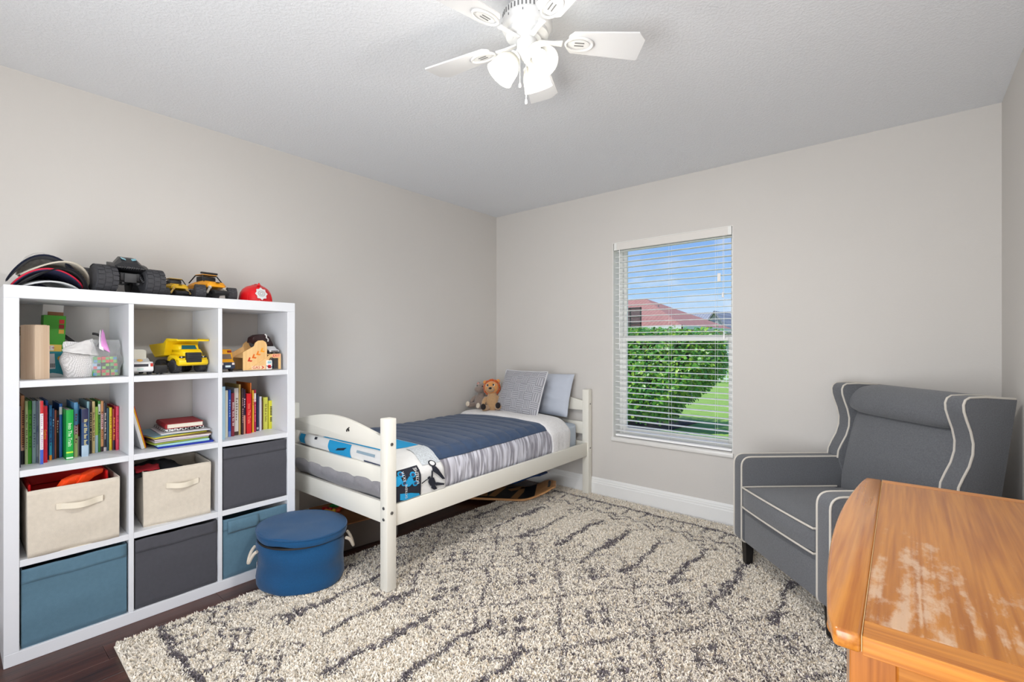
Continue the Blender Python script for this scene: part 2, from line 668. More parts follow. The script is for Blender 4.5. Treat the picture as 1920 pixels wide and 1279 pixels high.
for fx in (-0.36, 0.0, 0.33):
    s = Shape()
    for yy in (-0.0265, 0.0265):
        s.cyl((fx, yy, 0.02), (fx, yy, WZ1 - WZ0 - 0.05), 0.0007, seg=5)
    s.obj('ladder_cord', SLATM, blind)
s = Shape()
s.cyl((0.385, -0.045, 1.08), (0.385, -0.045, WZ1 - WZ0 - 0.05), 0.0010, seg=5)
s.cyl((0.393, -0.046, 0.80), (0.393, -0.046, WZ1 - WZ0 - 0.05), 0.0010, seg=5)
s.obj('lift_cord', SLATM, blind)
for (cx_, cz_) in ((0.385, 1.06), (0.393, 0.775)):
    Shape().cyl((cx_, -0.046, cz_), (cx_, -0.046, cz_ + 0.035), 0.008, 0.004, 10).obj('cord_tassel', SLATM, blind)
Shape().cyl((-0.39, -0.046, 0.7), (-0.39, -0.046, WZ1 - WZ0 - 0.06), 0.0025, seg=8).obj('tilt_wand', SLATM, blind)
Shape().box((0.36, -0.047, 1.20), (0.022, 0.0008, 0.055), M=None).obj('warning_tag', col(236, 234, 230), blind)

# ------------------------------------------------------------------ ceiling fan
FX, FY, FZ, FR = -1.018, 1.305, 2.305, 0.405
FANW = mat('fan_white', (226, 226, 225), 0.35)
FANB = mat('fan_blade_white', (224, 224, 224), 0.45)
fan = thing('ceiling_fan', 'white five blade ceiling fan with three frosted glass lamps', 'ceiling fan', (FX, FY, H))
dz = FZ - H            # blade plane in local z
Shape().lathe([(0.0, 0), (0.062, 0), (0.062, -0.012), (0.045, -0.030), (0.018, -0.036), (0.0, -0.036)], seg=32).obj('canopy', FANW, fan)
Shape().cyl((0, 0, -0.03), (0, 0, -0.07), 0.011, seg=14).obj('downrod', FANW, fan)
# motor housing
Shape().lathe([(0.0, -0.058), (0.055, -0.058), (0.078, -0.064), (0.085, -0.072), (0.085, -0.092), (0.088, -0.096), (0.088, -0.118),
               (0.082, -0.128), (0.074, -0.134), (0.074, -0.146), (0.060, -0.152), (0.0, -0.152)], seg=48).obj('motor_housing', FANW, fan)
mh = [o for o in fan.children if o.name.startswith('motor_housing')][0]
VENT = mat('fan_vent_shadow', (120, 120, 120), 0.7)
for k in range(40):
    a = 2 * PI * k / 40
    Shape().box((0.0852, 0, -0.082), (0.0016, 0.0055, 0.017), 0.0).obj('vent_slot', VENT, mh, rot=(0, 0, a)) if k == 0 else None
    if k == 0:
        slot = [o for o in mh.children][0]
    else:
        o = slot.copy(); COL.objects.link(o); o.parent = mh; o.rotation_euler = (0, 0, a)
for k in range(10):
    o = slot.copy(); COL.objects.link(o); o.parent = mh; o.rotation_euler = (0, 0, 2 * PI * (k + 0.3) / 10)
    o.location = (0.0 , 0, 0); o.scale = (1.034, 0.6, 0.45); o.location.z = -0.070
# flywheel and switch housing
Shape().lathe([(0.0, -0.150), (0.050, -0.150), (0.050, -0.160), (0.036, -0.163), (0.036, -0.205), (0.030, -0.214), (0.018, -0.224),
               (0.010, -0.236), (0.0, -0.238)], seg=32).obj('switch_housing', FANW, fan)
ph = math.radians(45.3)
# blade outline (radial x, tangential y)
def blade_shape():
    s = Shape()
    r0, r1, w0, w1 = 0.145, FR + 0.01, 0.046, 0.062
    pts = [(r0 + 0.016, -w0), (r0, -w0 + 0.018), (r0, w0 - 0.018), (r0 + 0.016, w0), (r1 - 0.005, w1), (r1, w1 - 0.006), (r1, -w1 + 0.030), (r1 - 0.030, -w1)]
    s.prism(pts, -0.003, 0.003, 'z', 0.0012, 1)
    return s.mesh('blade')
blade_me = blade_shape(); blade_me.materials.append(FANB)
s = Shape()
s.prism([(0.04, -0.010), (0.09, -0.008), (0.125, -0.012), (0.125, 0.012), (0.09, 0.008), (0.04, 0.010)], -0.011, -0.004, 'z', 0.002, 2)
ring = []
for k in range(28):
    a = 2 * PI * k / 28
    ring.append((0.185 + 0.048 * math.cos(a), 0.029 * math.sin(a), -0.0065))
s.tube(ring, 0.0042, 8, True)
s.prism([(0.185 + 0.036 * math.cos(2 * PI * k / 24), 0.018 * math.sin(2 * PI * k / 24)) for k in range(24)], -0.0065, -0.003, 'z')
iron_me = s.mesh('blade_iron'); iron_me.materials.append(FANW)
s = Shape()
for yy in (-0.006, 0.006):
    s.box((0.185, yy, -0.0072), (0.034, 0.0045, 0.0016), 0.0007, 1)
slotb_me = s.mesh('iron_slot'); slotb_me.materials.append(VENT)
for k in range(5):
    a = ph + k * 2 * PI / 5
    b = bpy.data.objects.new('blade', blade_me); COL.objects.link(b); b.parent = fan
    b.location = (0, 0, dz)
    b.rotation_euler = (Euler((math.radians(-9), 0, 0)).to_matrix().to_4x4()).to_euler()
    b.rotation_euler = (Matrix.Rotation(a, 4, 'Z') @ Matrix.Rotation(math.radians(-10), 4, 'X')).to_euler()
    i_ = bpy.data.objects.new('blade_iron', iron_me); COL.objects.link(i_); i_.parent = b
    j_ = bpy.data.objects.new('iron_slot', slotb_me); COL.objects.link(j_); j_.parent = b

def frosted():
    m = bpy.data.materials.new('frosted_glass')
    m.use_nodes = True
    n, l = m.node_tree.nodes, m.node_tree.links
    n.clear()
    o = n.new('ShaderNodeOutputMaterial')
    t = n.new('ShaderNodeBsdfTransparent'); t.inputs[0].default_value = (0.95, 0.94, 0.90, 1)
    tr = n.new('ShaderNodeBsdfTranslucent'); tr.inputs[0].default_value = (0.45, 0.44, 0.41, 1)
    d = n.new('ShaderNodeBsdfPrincipled'); d.inputs['Base Color'].default_value = (0.50, 0.50, 0.48, 1); d.inputs['Roughness'].default_value = 0.3
    m1 = n.new('ShaderNodeMixShader'); m1.inputs[0].default_value = 0.45
    m2 = n.new('ShaderNodeMixShader'); m2.inputs[0].default_value = 0.55
    l.new(tr.outputs[0], m1.inputs[1]); l.new(d.outputs[0], m1.inputs[2])
    l.new(t.outputs[0], m2.inputs[1]); l.new(m1.outputs[0], m2.inputs[2])
    l.new(m2.outputs[0], o.inputs[0])
    return m
FROST = frosted()
def glow(name, c, s):
    m = bpy.data.materials.new(name)
    m.use_nodes = True
    n, l = m.node_tree.nodes, m.node_tree.links
    n.clear()
    o = n.new('ShaderNodeOutputMaterial'); e = n.new('ShaderNodeEmission')
    e.inputs[0].default_value = (*c, 1); e.inputs[1].default_value = s
    l.new(e.outputs[0], o.inputs[0])
    return m
BULB = glow('bulb_glow', (1.0, 0.98, 0.95), 2.2)
for k, az in enumerate((-18, -138, 102)):
    a = math.radians(az)
    tilt = math.radians(38)       # axis tilted outwards from straight down
    ax_ = Vector((math.cos(a) * math.sin(tilt), math.sin(a) * math.sin(tilt), -math.cos(tilt)))
    p0 = Vector((math.cos(a) * 0.028, math.sin(a) * 0.028, -0.196))
    M = Matrix.Translation(p0) @ Vector((0, 0, 1)).rotation_difference(ax_).to_matrix().to_4x4()
    lk = Shape().lathe([(0.0, 0.0), (0.010, 0.0), (0.010, 0.014), (0.020, 0.018), (0.022, 0.034), (0.0, 0.034)], seg=24, M=M).obj('lamp_holder', FANW, fan)
    pr_ = [(0.023, 0.028), (0.030, 0.036), (0.040, 0.050), (0.046, 0.068), (0.048, 0.086), (0.050, 0.104), (0.053, 0.112)]
    sh = Shape()
    sh.lathe(pr_ + [(r - 0.002, z) for r, z in reversed(pr_)], seg=36, M=M, cap=False)
    sh.obj('lamp_shade', FROST, lk)
    bb = Shape()
    bb.lathe([(0.0, 0.034), (0.011, 0.036), (0.013, 0.046), (0.022, 0.060), (0.026, 0.074), (0.022, 0.088), (0.012, 0.096), (0.0, 0.099)], seg=20, M=M)
    bb.obj('bulb', BULB, lk)
    ld = bpy.data.lights.new('lamp_light', 'POINT')
    ld.energy = LAMP_WATTS
    ld.color = (1.0, 0.98, 0.955)
    ld.shadow_soft_size = 0.03
    lo_ = bpy.data.objects.new('lamp_light', ld)
    lo_.location = p0 + ax_ * 0.110
    lo_.parent = fan
    COL.objects.link(lo_)
    sd = bpy.data.lights.new('lamp_beam', 'SPOT')
    sd.energy = LAMP_BEAM_WATTS
    sd.color = (1.0, 0.98, 0.955)
    sd.spot_size = math.radians(140)
    sd.spot_blend = 1.0
    sd.shadow_soft_size = 0.03
    so_ = bpy.data.objects.new('lamp_beam', sd)
    so_.location = p0 + ax_ * 0.118
    so_.rotation_euler = ax_.to_track_quat('-Z', 'Y').to_euler()
    so_.parent = fan
    COL.objects.link(so_)
for (cx_, cy_, ln) in ((-0.016, -0.020, 0.10), (0.010, -0.018, 0.165)):
    s = Shape()
    s.cyl((cx_, cy_, -0.21), (cx_, cy_, -0.21 - ln), 0.0011, seg=6)
    c_ = s.obj('pull_chain', FANW, fan)
    Shape().lathe([(0, 0.0), (0.003, -0.001), (0.0048, -0.010), (0.003, -0.017), (0, -0.018)], (cx_, cy_, -0.21 - ln), 12).obj('chain_pull', FANW, c_)

# ------------------------------------------------------------------ bookcase
BX, BY, BW, BH_, BD = -2.6425, 0.147, 1.12, 1.47, 0.39
CELLH, OUT, INN, CELLW, DIV = 0.323, 0.05, 0.026, 0.3365, 0.0185
ZB = [OUT + k * (CELLH + INN) for k in range(4)]          # floors of the four rows, from the bottom
YC = [BY + 0.0425 + k * (CELLW + DIV) for k in range(3)]  # left edges of the three columns
WHT = mat('bookcase_white', (226, 228, 232), 0.42)
case = thing('cube_bookcase', 'white twelve cube bookcase standing against the left wall', 'bookcase', (BX, BY, 0))
b_ = 0.0015
Shape().span((-BD, 0, BH_ - OUT), (0, BW, BH_), b_, 1).obj('top_board', WHT, case)
Shape().span((-BD, 0, 0), (0, BW, OUT), b_, 1).obj('bottom_board', WHT, case)
for yy in (0, BW - 0.0425):
    Shape().span((-BD, yy, OUT), (0, yy + 0.0425, BH_ - OUT), b_, 1).obj('side_panel', WHT, case)
for k in (1, 2):
    yy = YC[k] - BY - DIV
    Shape().span((-BD + 0.004, yy, OUT), (-0.003, yy + DIV, BH_ - OUT), b_, 1).obj('divider', WHT, case)
for r in (1, 2, 3):
    for c in range(3):
        yy = YC[c] - BY
        Shape().span((-BD + 0.004, yy, ZB[r] - INN), (-0.003, yy + CELLW, ZB[r]), b_, 1).obj('shelf', WHT, case)

# ------------------------------------------------------------------ storage bins
def fabric(name, c, rough=0.85, fine=420, bump=0.25):
    return mat(name, c, rough, var=0.10, vscale=60, bump=bump, bscale=fine, sheen=0.15, spec=0.2)
BLUEF = fabric('bin_blue', (90, 122, 140))
GREYF = fabric('bin_grey', (78, 78, 84))
BEIGEF = fabric('bin_beige', (214, 204, 188))
BLACKIN = mat('dark_hollow', (22, 22, 24), 0.9)

def cube_bin(name, label, group, m, row, colm, setback=0.012, open_top=False, w=0.325, h=0.308, yoff=0.0, handle=None, squash=0.0, flap=False, yaw=0.0, d=0.36, seed=0):
    y0 = YC[colm] + CELLW / 2 + yoff
    t = thing(name, label, 'storage bin', (BX - setback, y0, ZB[row]), yaw, group)
    # sagging fabric front: gridded box shell
    s = Shape()
    n = 14
    def front(u, v):
        yy = (u - 0.5) * w * (1 - squash * (1 - v) * 0.5)
        zz = v * (h + 0.006 * nz(u * 3, seed + 3.1) * v)
        bul = 0.004 * math.sin(PI * u) * math.sin(PI * v) + 0.005 * nz(u * 3 + seed, v * 4, seed)
        return (bul, yy, zz)
    def side(sgn):
        def f(u, v):
            p = front(0.5 + sgn * 0.5, v)
            return (p[0] - u * d, p[1] + sgn * 0.0 + 0.004 * math.sin(PI * u) * math.sin(PI * v) * sgn, p[2])
        return f
    s.grid(n, n, front)
    s.grid(8, n, side(-1))
    s.grid(8, n, side(1))
    s.grid(n, n, lambda u, v: (-d, front(u, v)[1], front(u, v)[2]))
    s.grid(8, n, lambda u, v: (-u * d, front(v, 0)[1], 0.002))
    bmesh.ops.remove_doubles(s.bm, verts=s.bm.verts, dist=0.0006)
    body = s.obj('body', m, t)
    solidify(body, 0.004, -1)
    # hem band along the top front
    hem = 0.055
    s = Shape()
    def hemf(u, v):
        z0 = h - hem + v * hem
        p = front(u, z0 / h)
        return (p[0] + 0.0022 + (0.002 if v < 0.08 else 0), p[1], p[2] + 0.0005)
    if not open_top:
        s.grid(14, 6, hemf)
        o = s.obj('hem', m, t)
        solidify(o, 0.0015, -1)
    if flap:
        s = Shape()
        s.grid(10, 8, lambda u, v: (0.007 + 0.006 * math.sin(PI * v) + 0.003 * nz(u * 4, v * 3), -w * 0.44 + u * w * 0.46, h - 0.012 - v * 0.062))
        o = s.obj('flap', m, t)
        solidify(o, 0.002)
    if handle:
        hy, hz, hl = handle
        pts = []
        s = Shape()
        sag = 0.016
        prof = []
        k = 14
        rings = []
        for q in range(k + 1):
            u = q / k
            yy = hy + (u - 0.5) * hl
            out = 0.005 + 0.020 * math.sin(PI * min(1, max(0, (u - 0.14) / 0.72)))
            zc = hz - 0.006 * math.sin(PI * u)
            rings.append([(out, yy, zc - 0.012), (out + 0.003, yy, zc - 0.012), (out + 0.003, yy, zc + 0.012), (out, yy, zc + 0.012)])
        s.rings(rings)
        s.obj('handle', mat('handle_cream', (232, 222, 202), 0.8, bump=0.2, bscale=400), t)
    return t

cube_bin('fabric_bin', 'blue fabric bin in the bottom left cube of the bookcase', 'blue fabric bins', BLUEF, 0, 0, seed=1)
cube_bin('fabric_bin', 'dark grey fabric bin in the bottom middle cube of the bookcase', 'grey fabric bins', GREYF, 0, 1, seed=2)
cube_bin('fabric_bin', 'blue fabric bin with a folded flap behind the denim hamper', 'blue fabric bins', BLUEF, 0, 2, flap=True, seed=3, h=0.30)
cube_bin('canvas_bin', 'beige canvas bin full of red and orange toys', 'beige canvas bins', BEIGEF, 1, 0, 0.004, True, 0.285, 0.262, -0.005, (0.012, 0.185, 0.145), 0.03, seed=4, d=0.30, yaw=0.0)
cube_bin('canvas_bin', 'beige canvas bin in the middle cube, under the paper stack', 'beige canvas bins', BEIGEF, 1, 1, 0.035, True, 0.270, 0.255, 0.008, (0.016, 0.175, 0.13), 0.03, seed=5, d=0.30, yaw=math.radians(-4))
cube_bin('fabric_bin', 'dark grey fabric bin in the right cube above the hamper', 'grey fabric bins', GREYF, 1, 2, seed=6, h=0.312)

# things inside the open bins
t = thing('toy_tray', 'red plastic toy tray sticking out of the left canvas bin', 'toy', (BX - 0.02, YC[0] + 0.155, ZB[1] + 0.225))
RED = mat('toy_red', (208, 20, 22), 0.35)
ORANGE = mat('toy_orange', (248, 78, 26), 0.4)
Shape().span((-0.24, -0.125, 0.0), (-0.012, 0.125, 0.006), 0.003, 1).obj('tray_base', RED, t)
Shape().span((-0.25, -0.128, 0.006), (-0.24, 0.128, 0.070), 0.003, 1).obj('tray_wall', RED, t)
Shape().span((-0.24, -0.128, 0.006), (-0.03, -0.12, 0.055), 0.003, 1).obj('tray_wall', RED, t)
Shape().span((-0.24, 0.115, 0.006), (-0.05, 0.123, 0.06), 0.003, 1).obj('tray_wall', RED, t)
for k, (yy, rz, zz) in enumerate(((0.155, 0.5, 0.262), (0.215, 0.45, 0.270))):
    t = thing('toy_piece', ['orange plastic toy piece, the left of two sticking out of the canvas bin', 'orange plastic toy piece, the right of two sticking out of the canvas bin'][k],
              'toy', (BX - 0.05 - 0.02 * k, YC[0] + yy, ZB[1] + zz), group='orange toy pieces', rot=(0.10, 0.15, rz))
    s = Shape()
    s.prism([(-0.055, -0.010), (-0.03, 0.022), (0.012, 0.030), (0.05, 0.022), (0.045, 0.004), (0.01, -0.004), (-0.02, -0.022)], -0.012, 0.012, 'x', 0.003, 2)
    s.obj('body', ORANGE, t)
    s = Shape()
    for q in (-0.02, 0.012):
        s.cyl((-0.015, q, 0.012), (0.015, q, 0.012), 0.006, seg=10)
    s.obj('stud', ORANGE, t)
t = thing('bundled_clothes', 'black and red bundled fabric in the middle canvas bin', 'clothes', (BX - 0.17, YC[1] + 0.12, ZB[1] + 0.225))
s = Shape()
s.grid(24, 18, lambda u, v: (-0.10 + u * 0.20, -0.105 + v * 0.20, 0.045 * math.sin(PI * u) ** 0.5 * math.sin(PI * v) ** 0.5 + 0.012 * nz(u * 5, v * 5, 2)))
solidify(s.obj('fabric', mat('cloth_black', (26, 26, 30), 0.9), t), 0.006)
s = Shape()
s.grid(14, 10, lambda u, v: (0.03 + u * 0.075, -0.10 + v * 0.09, 0.034 * math.sin(PI * (0.15 + 0.7 * u)) + 0.014 + 0.010 * nz(u * 5, v * 4, 7)))
solidify(s.obj('red_fold', mat('cloth_red', (150, 24, 36), 0.9), t), 0.004)

# ------------------------------------------------------------------ denim hamper
HX, HY = -2.428, 1.205
DENIM = mat('denim_blue', (22, 76, 120), 0.85, var=0.22, vscale=180, bump=0.35, bscale=420, sheen=0.2, spec=0.2)
ham = thing('laundry_hamper', 'round blue denim hamper with zipped lid and cream rope handles', 'hamper', (HX, HY, 0.024))
def ham_r(a, z):
    return 0.205 + 0.006 * math.sin(3 * a + 1) + 0.006 * nz(math.cos(a) * 2, math.sin(a) * 2, z * 14) + 0.004 * math.sin(z * 40 + 2 * math.cos(a))
s = Shape()
zs = [0.0, 0.004, 0.02, 0.05, 0.08, 0.11, 0.14, 0.17, 0.20, 0.22, 0.228]
s.rings([[((ham_r(2 * PI * j / 64, z) - (0.018 if i == 0 else 0.006 if i == 1 else 0)) * math.cos(2 * PI * j / 64) * 1.03,
           (ham_r(2 * PI * j / 64, z) - (0.018 if i == 0 else 0.006 if i == 1 else 0)) * math.sin(2 * PI * j / 64), z) for j in range(64)] for i, z in enumerate(zs)])
s.obj('body', DENIM, ham)
s = Shape()
s.lathe([(0.19, 0.224), (0.2085, 0.227), (0.2085, 0.236), (0.19, 0.238)], seg=64, sx=1.03)
zp = s.obj('zipper', mat('zipper_dark', (36, 34, 34), 0.6), ham, rot=(0, 0, 0))
s = Shape()
lidp = [(0.0, 0.236), (0.20, 0.236), (0.214, 0.240), (0.217, 0.252), (0.216, 0.268), (0.211, 0.276), (0.19, 0.279), (0.12, 0.278), (0.04, 0.275), (0.0, 0.275)]
s.rings([[(r * 1.03 * math.cos(2 * PI * j / 64), r * math.sin(2 * PI * j / 64), z + (0.010 * math.cos(2 * PI * j / 64 + 2.2) * r / 0.2 + 0.006 * nz(math.cos(2 * PI * j / 64) * r * 9, math.sin(2 * PI * j / 64) * r * 9))) for j in range(64)] for r, z in lidp[1:]])
lid = s.obj('lid', DENIM, ham)
s = Shape()
s.tube([(0.2155 * 1.03 * math.cos(2 * PI * j / 64), 0.2155 * math.sin(2 * PI * j / 64), 0.272 + 0.010 * math.cos(2 * PI * j / 64 + 2.2)) for j in range(64)], 0.0035, 6, True)
s.obj('piping', DENIM, lid)
ROPE = mat('rope_cream', (226, 214, 196), 0.85, bump=0.3, bscale=300)
for a in (math.radians(-106), math.radians(56)):
    c, sn_ = math.cos(a), math.sin(a)
    tx, ty = -sn_, c
    s = Shape()
    pts = []
    for q in range(13):
        u = q / 12
        off = (u - 0.5) * 0.085
        rr = 0.216 + 0.034 * math.sin(PI * u)
        pts.append((c * rr + tx * off, sn_ * rr + ty * off, 0.195 - 0.050 * math.sin(PI * u) + 0.01 * math.sin(u * 9)))
    s.tube(pts, 0.008, 8)
    s.obj('handle', ROPE, ham)
a = math.radians(-120)
Shape().box((0, 0, 0), (0.002, 0.022, 0.045), 0.0005, 1).obj('care_label', col(236, 232, 232, 0.7), ham, (0.214 * math.cos(a) - 0.012, 0.207 * math.sin(a), 0.085), (0.1, 0, a))
Shape().box((0, 0, 0), (0.0026, 0.012, 0.018), 0.0003, 1).obj('care_print', col(176, 40, 60, 0.7), ham, (0.214 * math.cos(a) - 0.012, 0.207 * math.sin(a), 0.09), (0.1, 0, a))

# ------------------------------------------------------------------ bed frame
BR = math.radians(0.9)
BEDX, BEDY = -1.953, 1.390
CREAM = mat('bed_cream_paint', (236, 233, 222), 0.4, bump=0.04, bscale=60)
BOLT = mat('bolt_steel', (130, 128, 126), 0.35, metal=0.8)
bed = thing('bed_frame', 'cream painted wooden single bed frame with arched ends', 'bed frame', (BEDX, BEDY, 0.0), BR)
BEDW, BEDL, PW = 1.03, 2.02, 0.057
def post(x0, y0, top, z0=0.02):
    return Shape().span((x0, y0, z0), (x0 + PW, y0 + PW, top), 0.004, 2).obj('post', CREAM, bed)
pf = post(-PW, 0, 0.872)
pfl = post(-BEDW, 0, 0.872, 0.002)
phd = post(-PW, BEDL - PW, 0.868)
phl = post(-BEDW, BEDL - PW, 0.868, 0.002)
def arch(y0, z0, ze, zm):
    n = 24
    xa, xb = -BEDW + PW - 0.005, -PW + 0.005
    top = []
    for k in range(n + 1):
        u = k / n
        top.append((xa + (xb - xa) * u, ze + (zm - ze) * math.sin(PI * u) ** 1.25))
    s = Shape()
    s.prism([(xa, z0)] + [(xb, z0)] + list(reversed(top)), y0, y0 + 0.022, 'y', 0.003, 2)
    return s
arch(0.015, 0.712, 0.778, 0.842).obj('arched_panel', CREAM, bed)
fpan = [o for o in bed.children if o.name.startswith('arched_panel')][0]
arch(BEDL - 0.040, 0.695, 0.772, 0.836).obj('arched_panel', CREAM, bed)
for (z0, z1) in ((0.535, 0.622), (0.345, 0.452)):
    Shape().span((-BEDW + PW - 0.005, 0.015, z0), (-PW + 0.005, 0.037, z1), 0.003, 2).obj('foot_rail', CREAM, bed)
for (z0, z1) in ((0.50, 0.60), (0.33, 0.44)):
    Shape().span((-BEDW + PW - 0.005, BEDL - 0.040, z0), (-PW + 0.005, BEDL - 0.018, z1), 0.003, 2).obj('head_rail', CREAM, bed)
for xx in (-0.036, -BEDW + 0.012):
    Shape().span((xx, PW - 0.003, 0.328), (xx + 0.024, BEDL - PW + 0.003, 0.437), 0.003, 2).obj('side_rail', CREAM, bed)
for k in range(12):
    yy = 0.12 + k * 0.158
    Shape().span((-BEDW + 0.037, yy, 0.352), (-0.037, yy + 0.07, 0.366), 0.002, 1).obj('bed_slat', mat('slat_pine', (206, 178, 138), 0.6), bed)
def bolt(p, axis):
    q = Vector(axis)
    s = Shape()
    s.cyl(p, Vector(p) + q * 0.004, 0.0085, 0.0075, 14)
    return s.obj('bolt', BOLT, pf)
for zz in (0.745, 0.405):
    bolt((-0.0005, 0.028, zz), (1, 0, 0))
for zz in (0.43, 0.375):
    bolt((-0.026, 0.0005, zz), (0, -1, 0))
for zz in (0.75, 0.39):
    s = Shape(); s.cyl((-0.0005, BEDL - 0.028, zz), (0.003, BEDL - 0.028, zz), 0.007, 0.006, 14); s.obj('bolt', BOLT, phd)
s = Shape()
for (dx, dzz, rr) in ((0, 0, .007), (0.018, 0.004, .007), (0.006, 0.008, .005), (0.014, 0.013, 0.005), (0.022, 0.018, 0.004)):
    s.cyl((-0.375 + dx, 0.0145, 0.772 + dzz), (-0.375 + dx, 0.0137, 0.772 + dzz), rr, seg=10)
s.obj('sticker', col(40, 36, 34), fpan)

# ------------------------------------------------------------------ armchair
CHX, CHY, CHA = -0.4933, 2.5872, -0.83706
WI, WO = 0.3004, 0.3868
GREYUP = mat('chair_tweed', (103, 105, 109), 0.9, var=0.34, vscale=170, bump=0.45, bscale=320, sheen=0.25, spec=0.15)
PIPE = mat('chair_piping', (206, 200, 190), 0.7)
LEG = mat('chair_leg_black', (24, 22, 22), 0.4)
chair = thing('wingback_armchair', 'grey wingback recliner armchair with cream piping in the corner', 'armchair', (CHX, CHY, 0.022), CHA)
Z0 = 0.022
def rounded(poly, idx_r, n=6):
    """round chosen corners of an outline: idx_r maps index -> radius"""
    out = []
    N = len(poly)
    for i, p in enumerate(poly):
        if i in idx_r:
            r = idx_r[i]
            p = Vector(p); a = Vector(poly[i - 1]); b = Vector(poly[(i + 1) % N])
            da, db = (a - p).normalized(), (b - p).normalized()
            pa, pb = p + da * r, p + db * r
            for k in range(n + 1):
                t_ = k / n
                q = pa * (1 - t_) ** 2 + p * 2 * t_ * (1 - t_) + pb * t_ ** 2
                out.append((q.x, q.y))
        else:
            out.append(tuple(p))
    return out
zA = 0.618 - Z0
arm_poly = rounded([(0.0, 0.128), (0.0, zA), (0.70, zA), (0.72, 0.128)], {0: 0.03, 1: 0.055})
for sg in (-1, 1):
    a0, a1 = (WI, WO) if sg > 0 else (-WO, -WI)
    arm = Shape().prism(arm_poly, a0, a1, 'x', 0.010, 3).obj('arm', GREYUP, chair)
    for xx in (a0 + 0.004, a1 - 0.004):
        s = Shape()
        path = [(xx, p[0] - 0.0005 if p[1] < zA - 0.05 else p[0], p[1]) for p in arm_poly if p[0] < 0.71]
        path = [(xx, p[0], p[1]) for p in arm_poly if p[0] < 0.62] + [(xx, 0.60, zA)]
        s.tube(path, 0.0048, 8)
        s.obj('piping', PIPE, arm)
# base and front panel
Shape().span((-WI - 0.01, 0.030, 0.130), (WI + 0.01, 0.70, 0.30), 0.012, 3).obj('base', GREYUP, chair)
Shape().span((-WI + 0.002, 0.010, 0.130), (WI - 0.002, 0.050, 0.318), 0.012, 3).obj('front_panel', GREYUP, chair)
# seat cushion
def cushion(lo, hi, puff, seed, nx=20, ny=20, nz_=8, bev=0.03):
    s = Shape()
    b = bmesh.new()
    bmesh.ops.create_cube(b, size=1.0)
    bmesh.ops.subdivide_edges(b, edges=list(b.edges), cuts=9, use_grid_fill=True)
    c = [(l + h_) / 2 for l, h_ in zip(lo, hi)]
    d = [(h_ - l) for l, h_ in zip(lo, hi)]
    for v in b.verts:
        u = [v.co[k] * 2 for k in range(3)]
        # superellipsoid-like rounding
        pos = [0, 0, 0]
        for k in range(3):
            o1, o2 = (k + 1) % 3, (k + 2) % 3
            edge = max(abs(u[o1]), abs(u[o2]))
            pf_ = (1 - abs(u[o1]) ** 2.2) * (1 - abs(u[o2]) ** 2.2)
            pos[k] = c[k] + u[k] * d[k] / 2 + u[k] * puff[k] * pf_
        for k in range(3):
            o1, o2 = (k + 1) % 3, (k + 2) % 3
            q1, q2 = abs(u[o1]), abs(u[o2])
            corner = max(0, q1 - 0.82) * max(0, abs(u[k]) - 0.82) + max(0, q2 - 0.82) * max(0, abs(u[k]) - 0.82)
            pos[k] -= math.copysign(bev * 14 * corner, u[k]) * 0.5
        v.co = pos
    s._merge(b)
    return s
seat_lo, seat_hi = (-WI + 0.004, -0.006, 0.322), (WI - 0.004, 0.56, 0.438)
seat = cushion(seat_lo, seat_hi, (0.0, 0.014, 0.018), 1).obj('seat_cushion', GREYUP, chair)
for zz in (0.327, 0.434):
    s = Shape()
    pts = [(-WI + 0.008, 0.53, zz), (-WI + 0.006, 0.12, zz), (-WI + 0.008, 0.02, zz)]
    n = 16
    for k in range(n + 1):
        u = k / n
        xx = -WI + 0.012 + u * (2 * WI - 0.024)
        pts.append((xx, -0.006 - 0.006 * (1 - abs(2 * u - 1) ** 2.2), zz))
    pts += [(WI - 0.008, 0.02, zz), (WI - 0.006, 0.12, zz), (WI - 0.008, 0.53, zz)]
    s.tube(pts, 0.0048, 8)
    s.obj('piping', PIPE, seat)
# back: reclined slab, back cushion, head roll
lean = math.atan2(0.10, 0.45)
Shape().prism([(0.60, 0.25), (0.70, 0.25), (0.795, 0.985), (0.775, 0.995), (0.70, 0.985)], -WI - 0.005, WI + 0.005, 'x', 0.008, 2).obj('back_panel', GREYUP, chair)
s = Shape()
def backc(u, v):
    pass
secs = []
for k in range(13):
    u = k / 12
    e_ = (1 - abs(2 * u - 1) ** 3.0) ** 0.5 if 0 < k < 12 else 0.0
    xx = (-WI + 0.003) + u * (2 * WI - 0.006)
    pf_ = 0.018 * e_
    secs.append([(xx, 0.545 - pf_ + 0.012 * (1 - e_), 0.41), (xx, 0.550 - pf_ + 0.012 * (1 - e_), 0.50), (xx, 0.575 - pf_ * 1.2 + 0.012 * (1 - e_), 0.62),
                 (xx, 0.602 - pf_ * 1.2 + 0.012 * (1 - e_), 0.73), (xx, 0.622 - pf_ + 0.012 * (1 - e_), 0.80), (xx, 0.640 + 0.01 * (1 - e_), 0.845), (xx, 0.665, 0.852),
                 (xx, 0.70, 0.80), (xx, 0.69, 0.6), (xx, 0.66, 0.41)])
s.rings(secs)
bc = s.obj('back_cushion', GREYUP, chair)
secs = []
for k in range(13):
    u = k / 12
    e_ = (1 - abs(2 * u - 1) ** 4.0) ** 0.5
    xx = (-WI + 0.003) + u * (2 * WI - 0.006)
    cy_, cz_ = 0.672, 0.922
    secs.append([(xx, cy_ + (0.060 + 0.016 * e_) * math.cos(2 * PI * j / 20) + 0.030 * math.sin(2 * PI * j / 20), cz_ + (0.064 + 0.016 * e_) * math.sin(2 * PI * j / 20)) for j in range(20)])
Shape().rings(secs).obj('head_roll', GREYUP, chair)
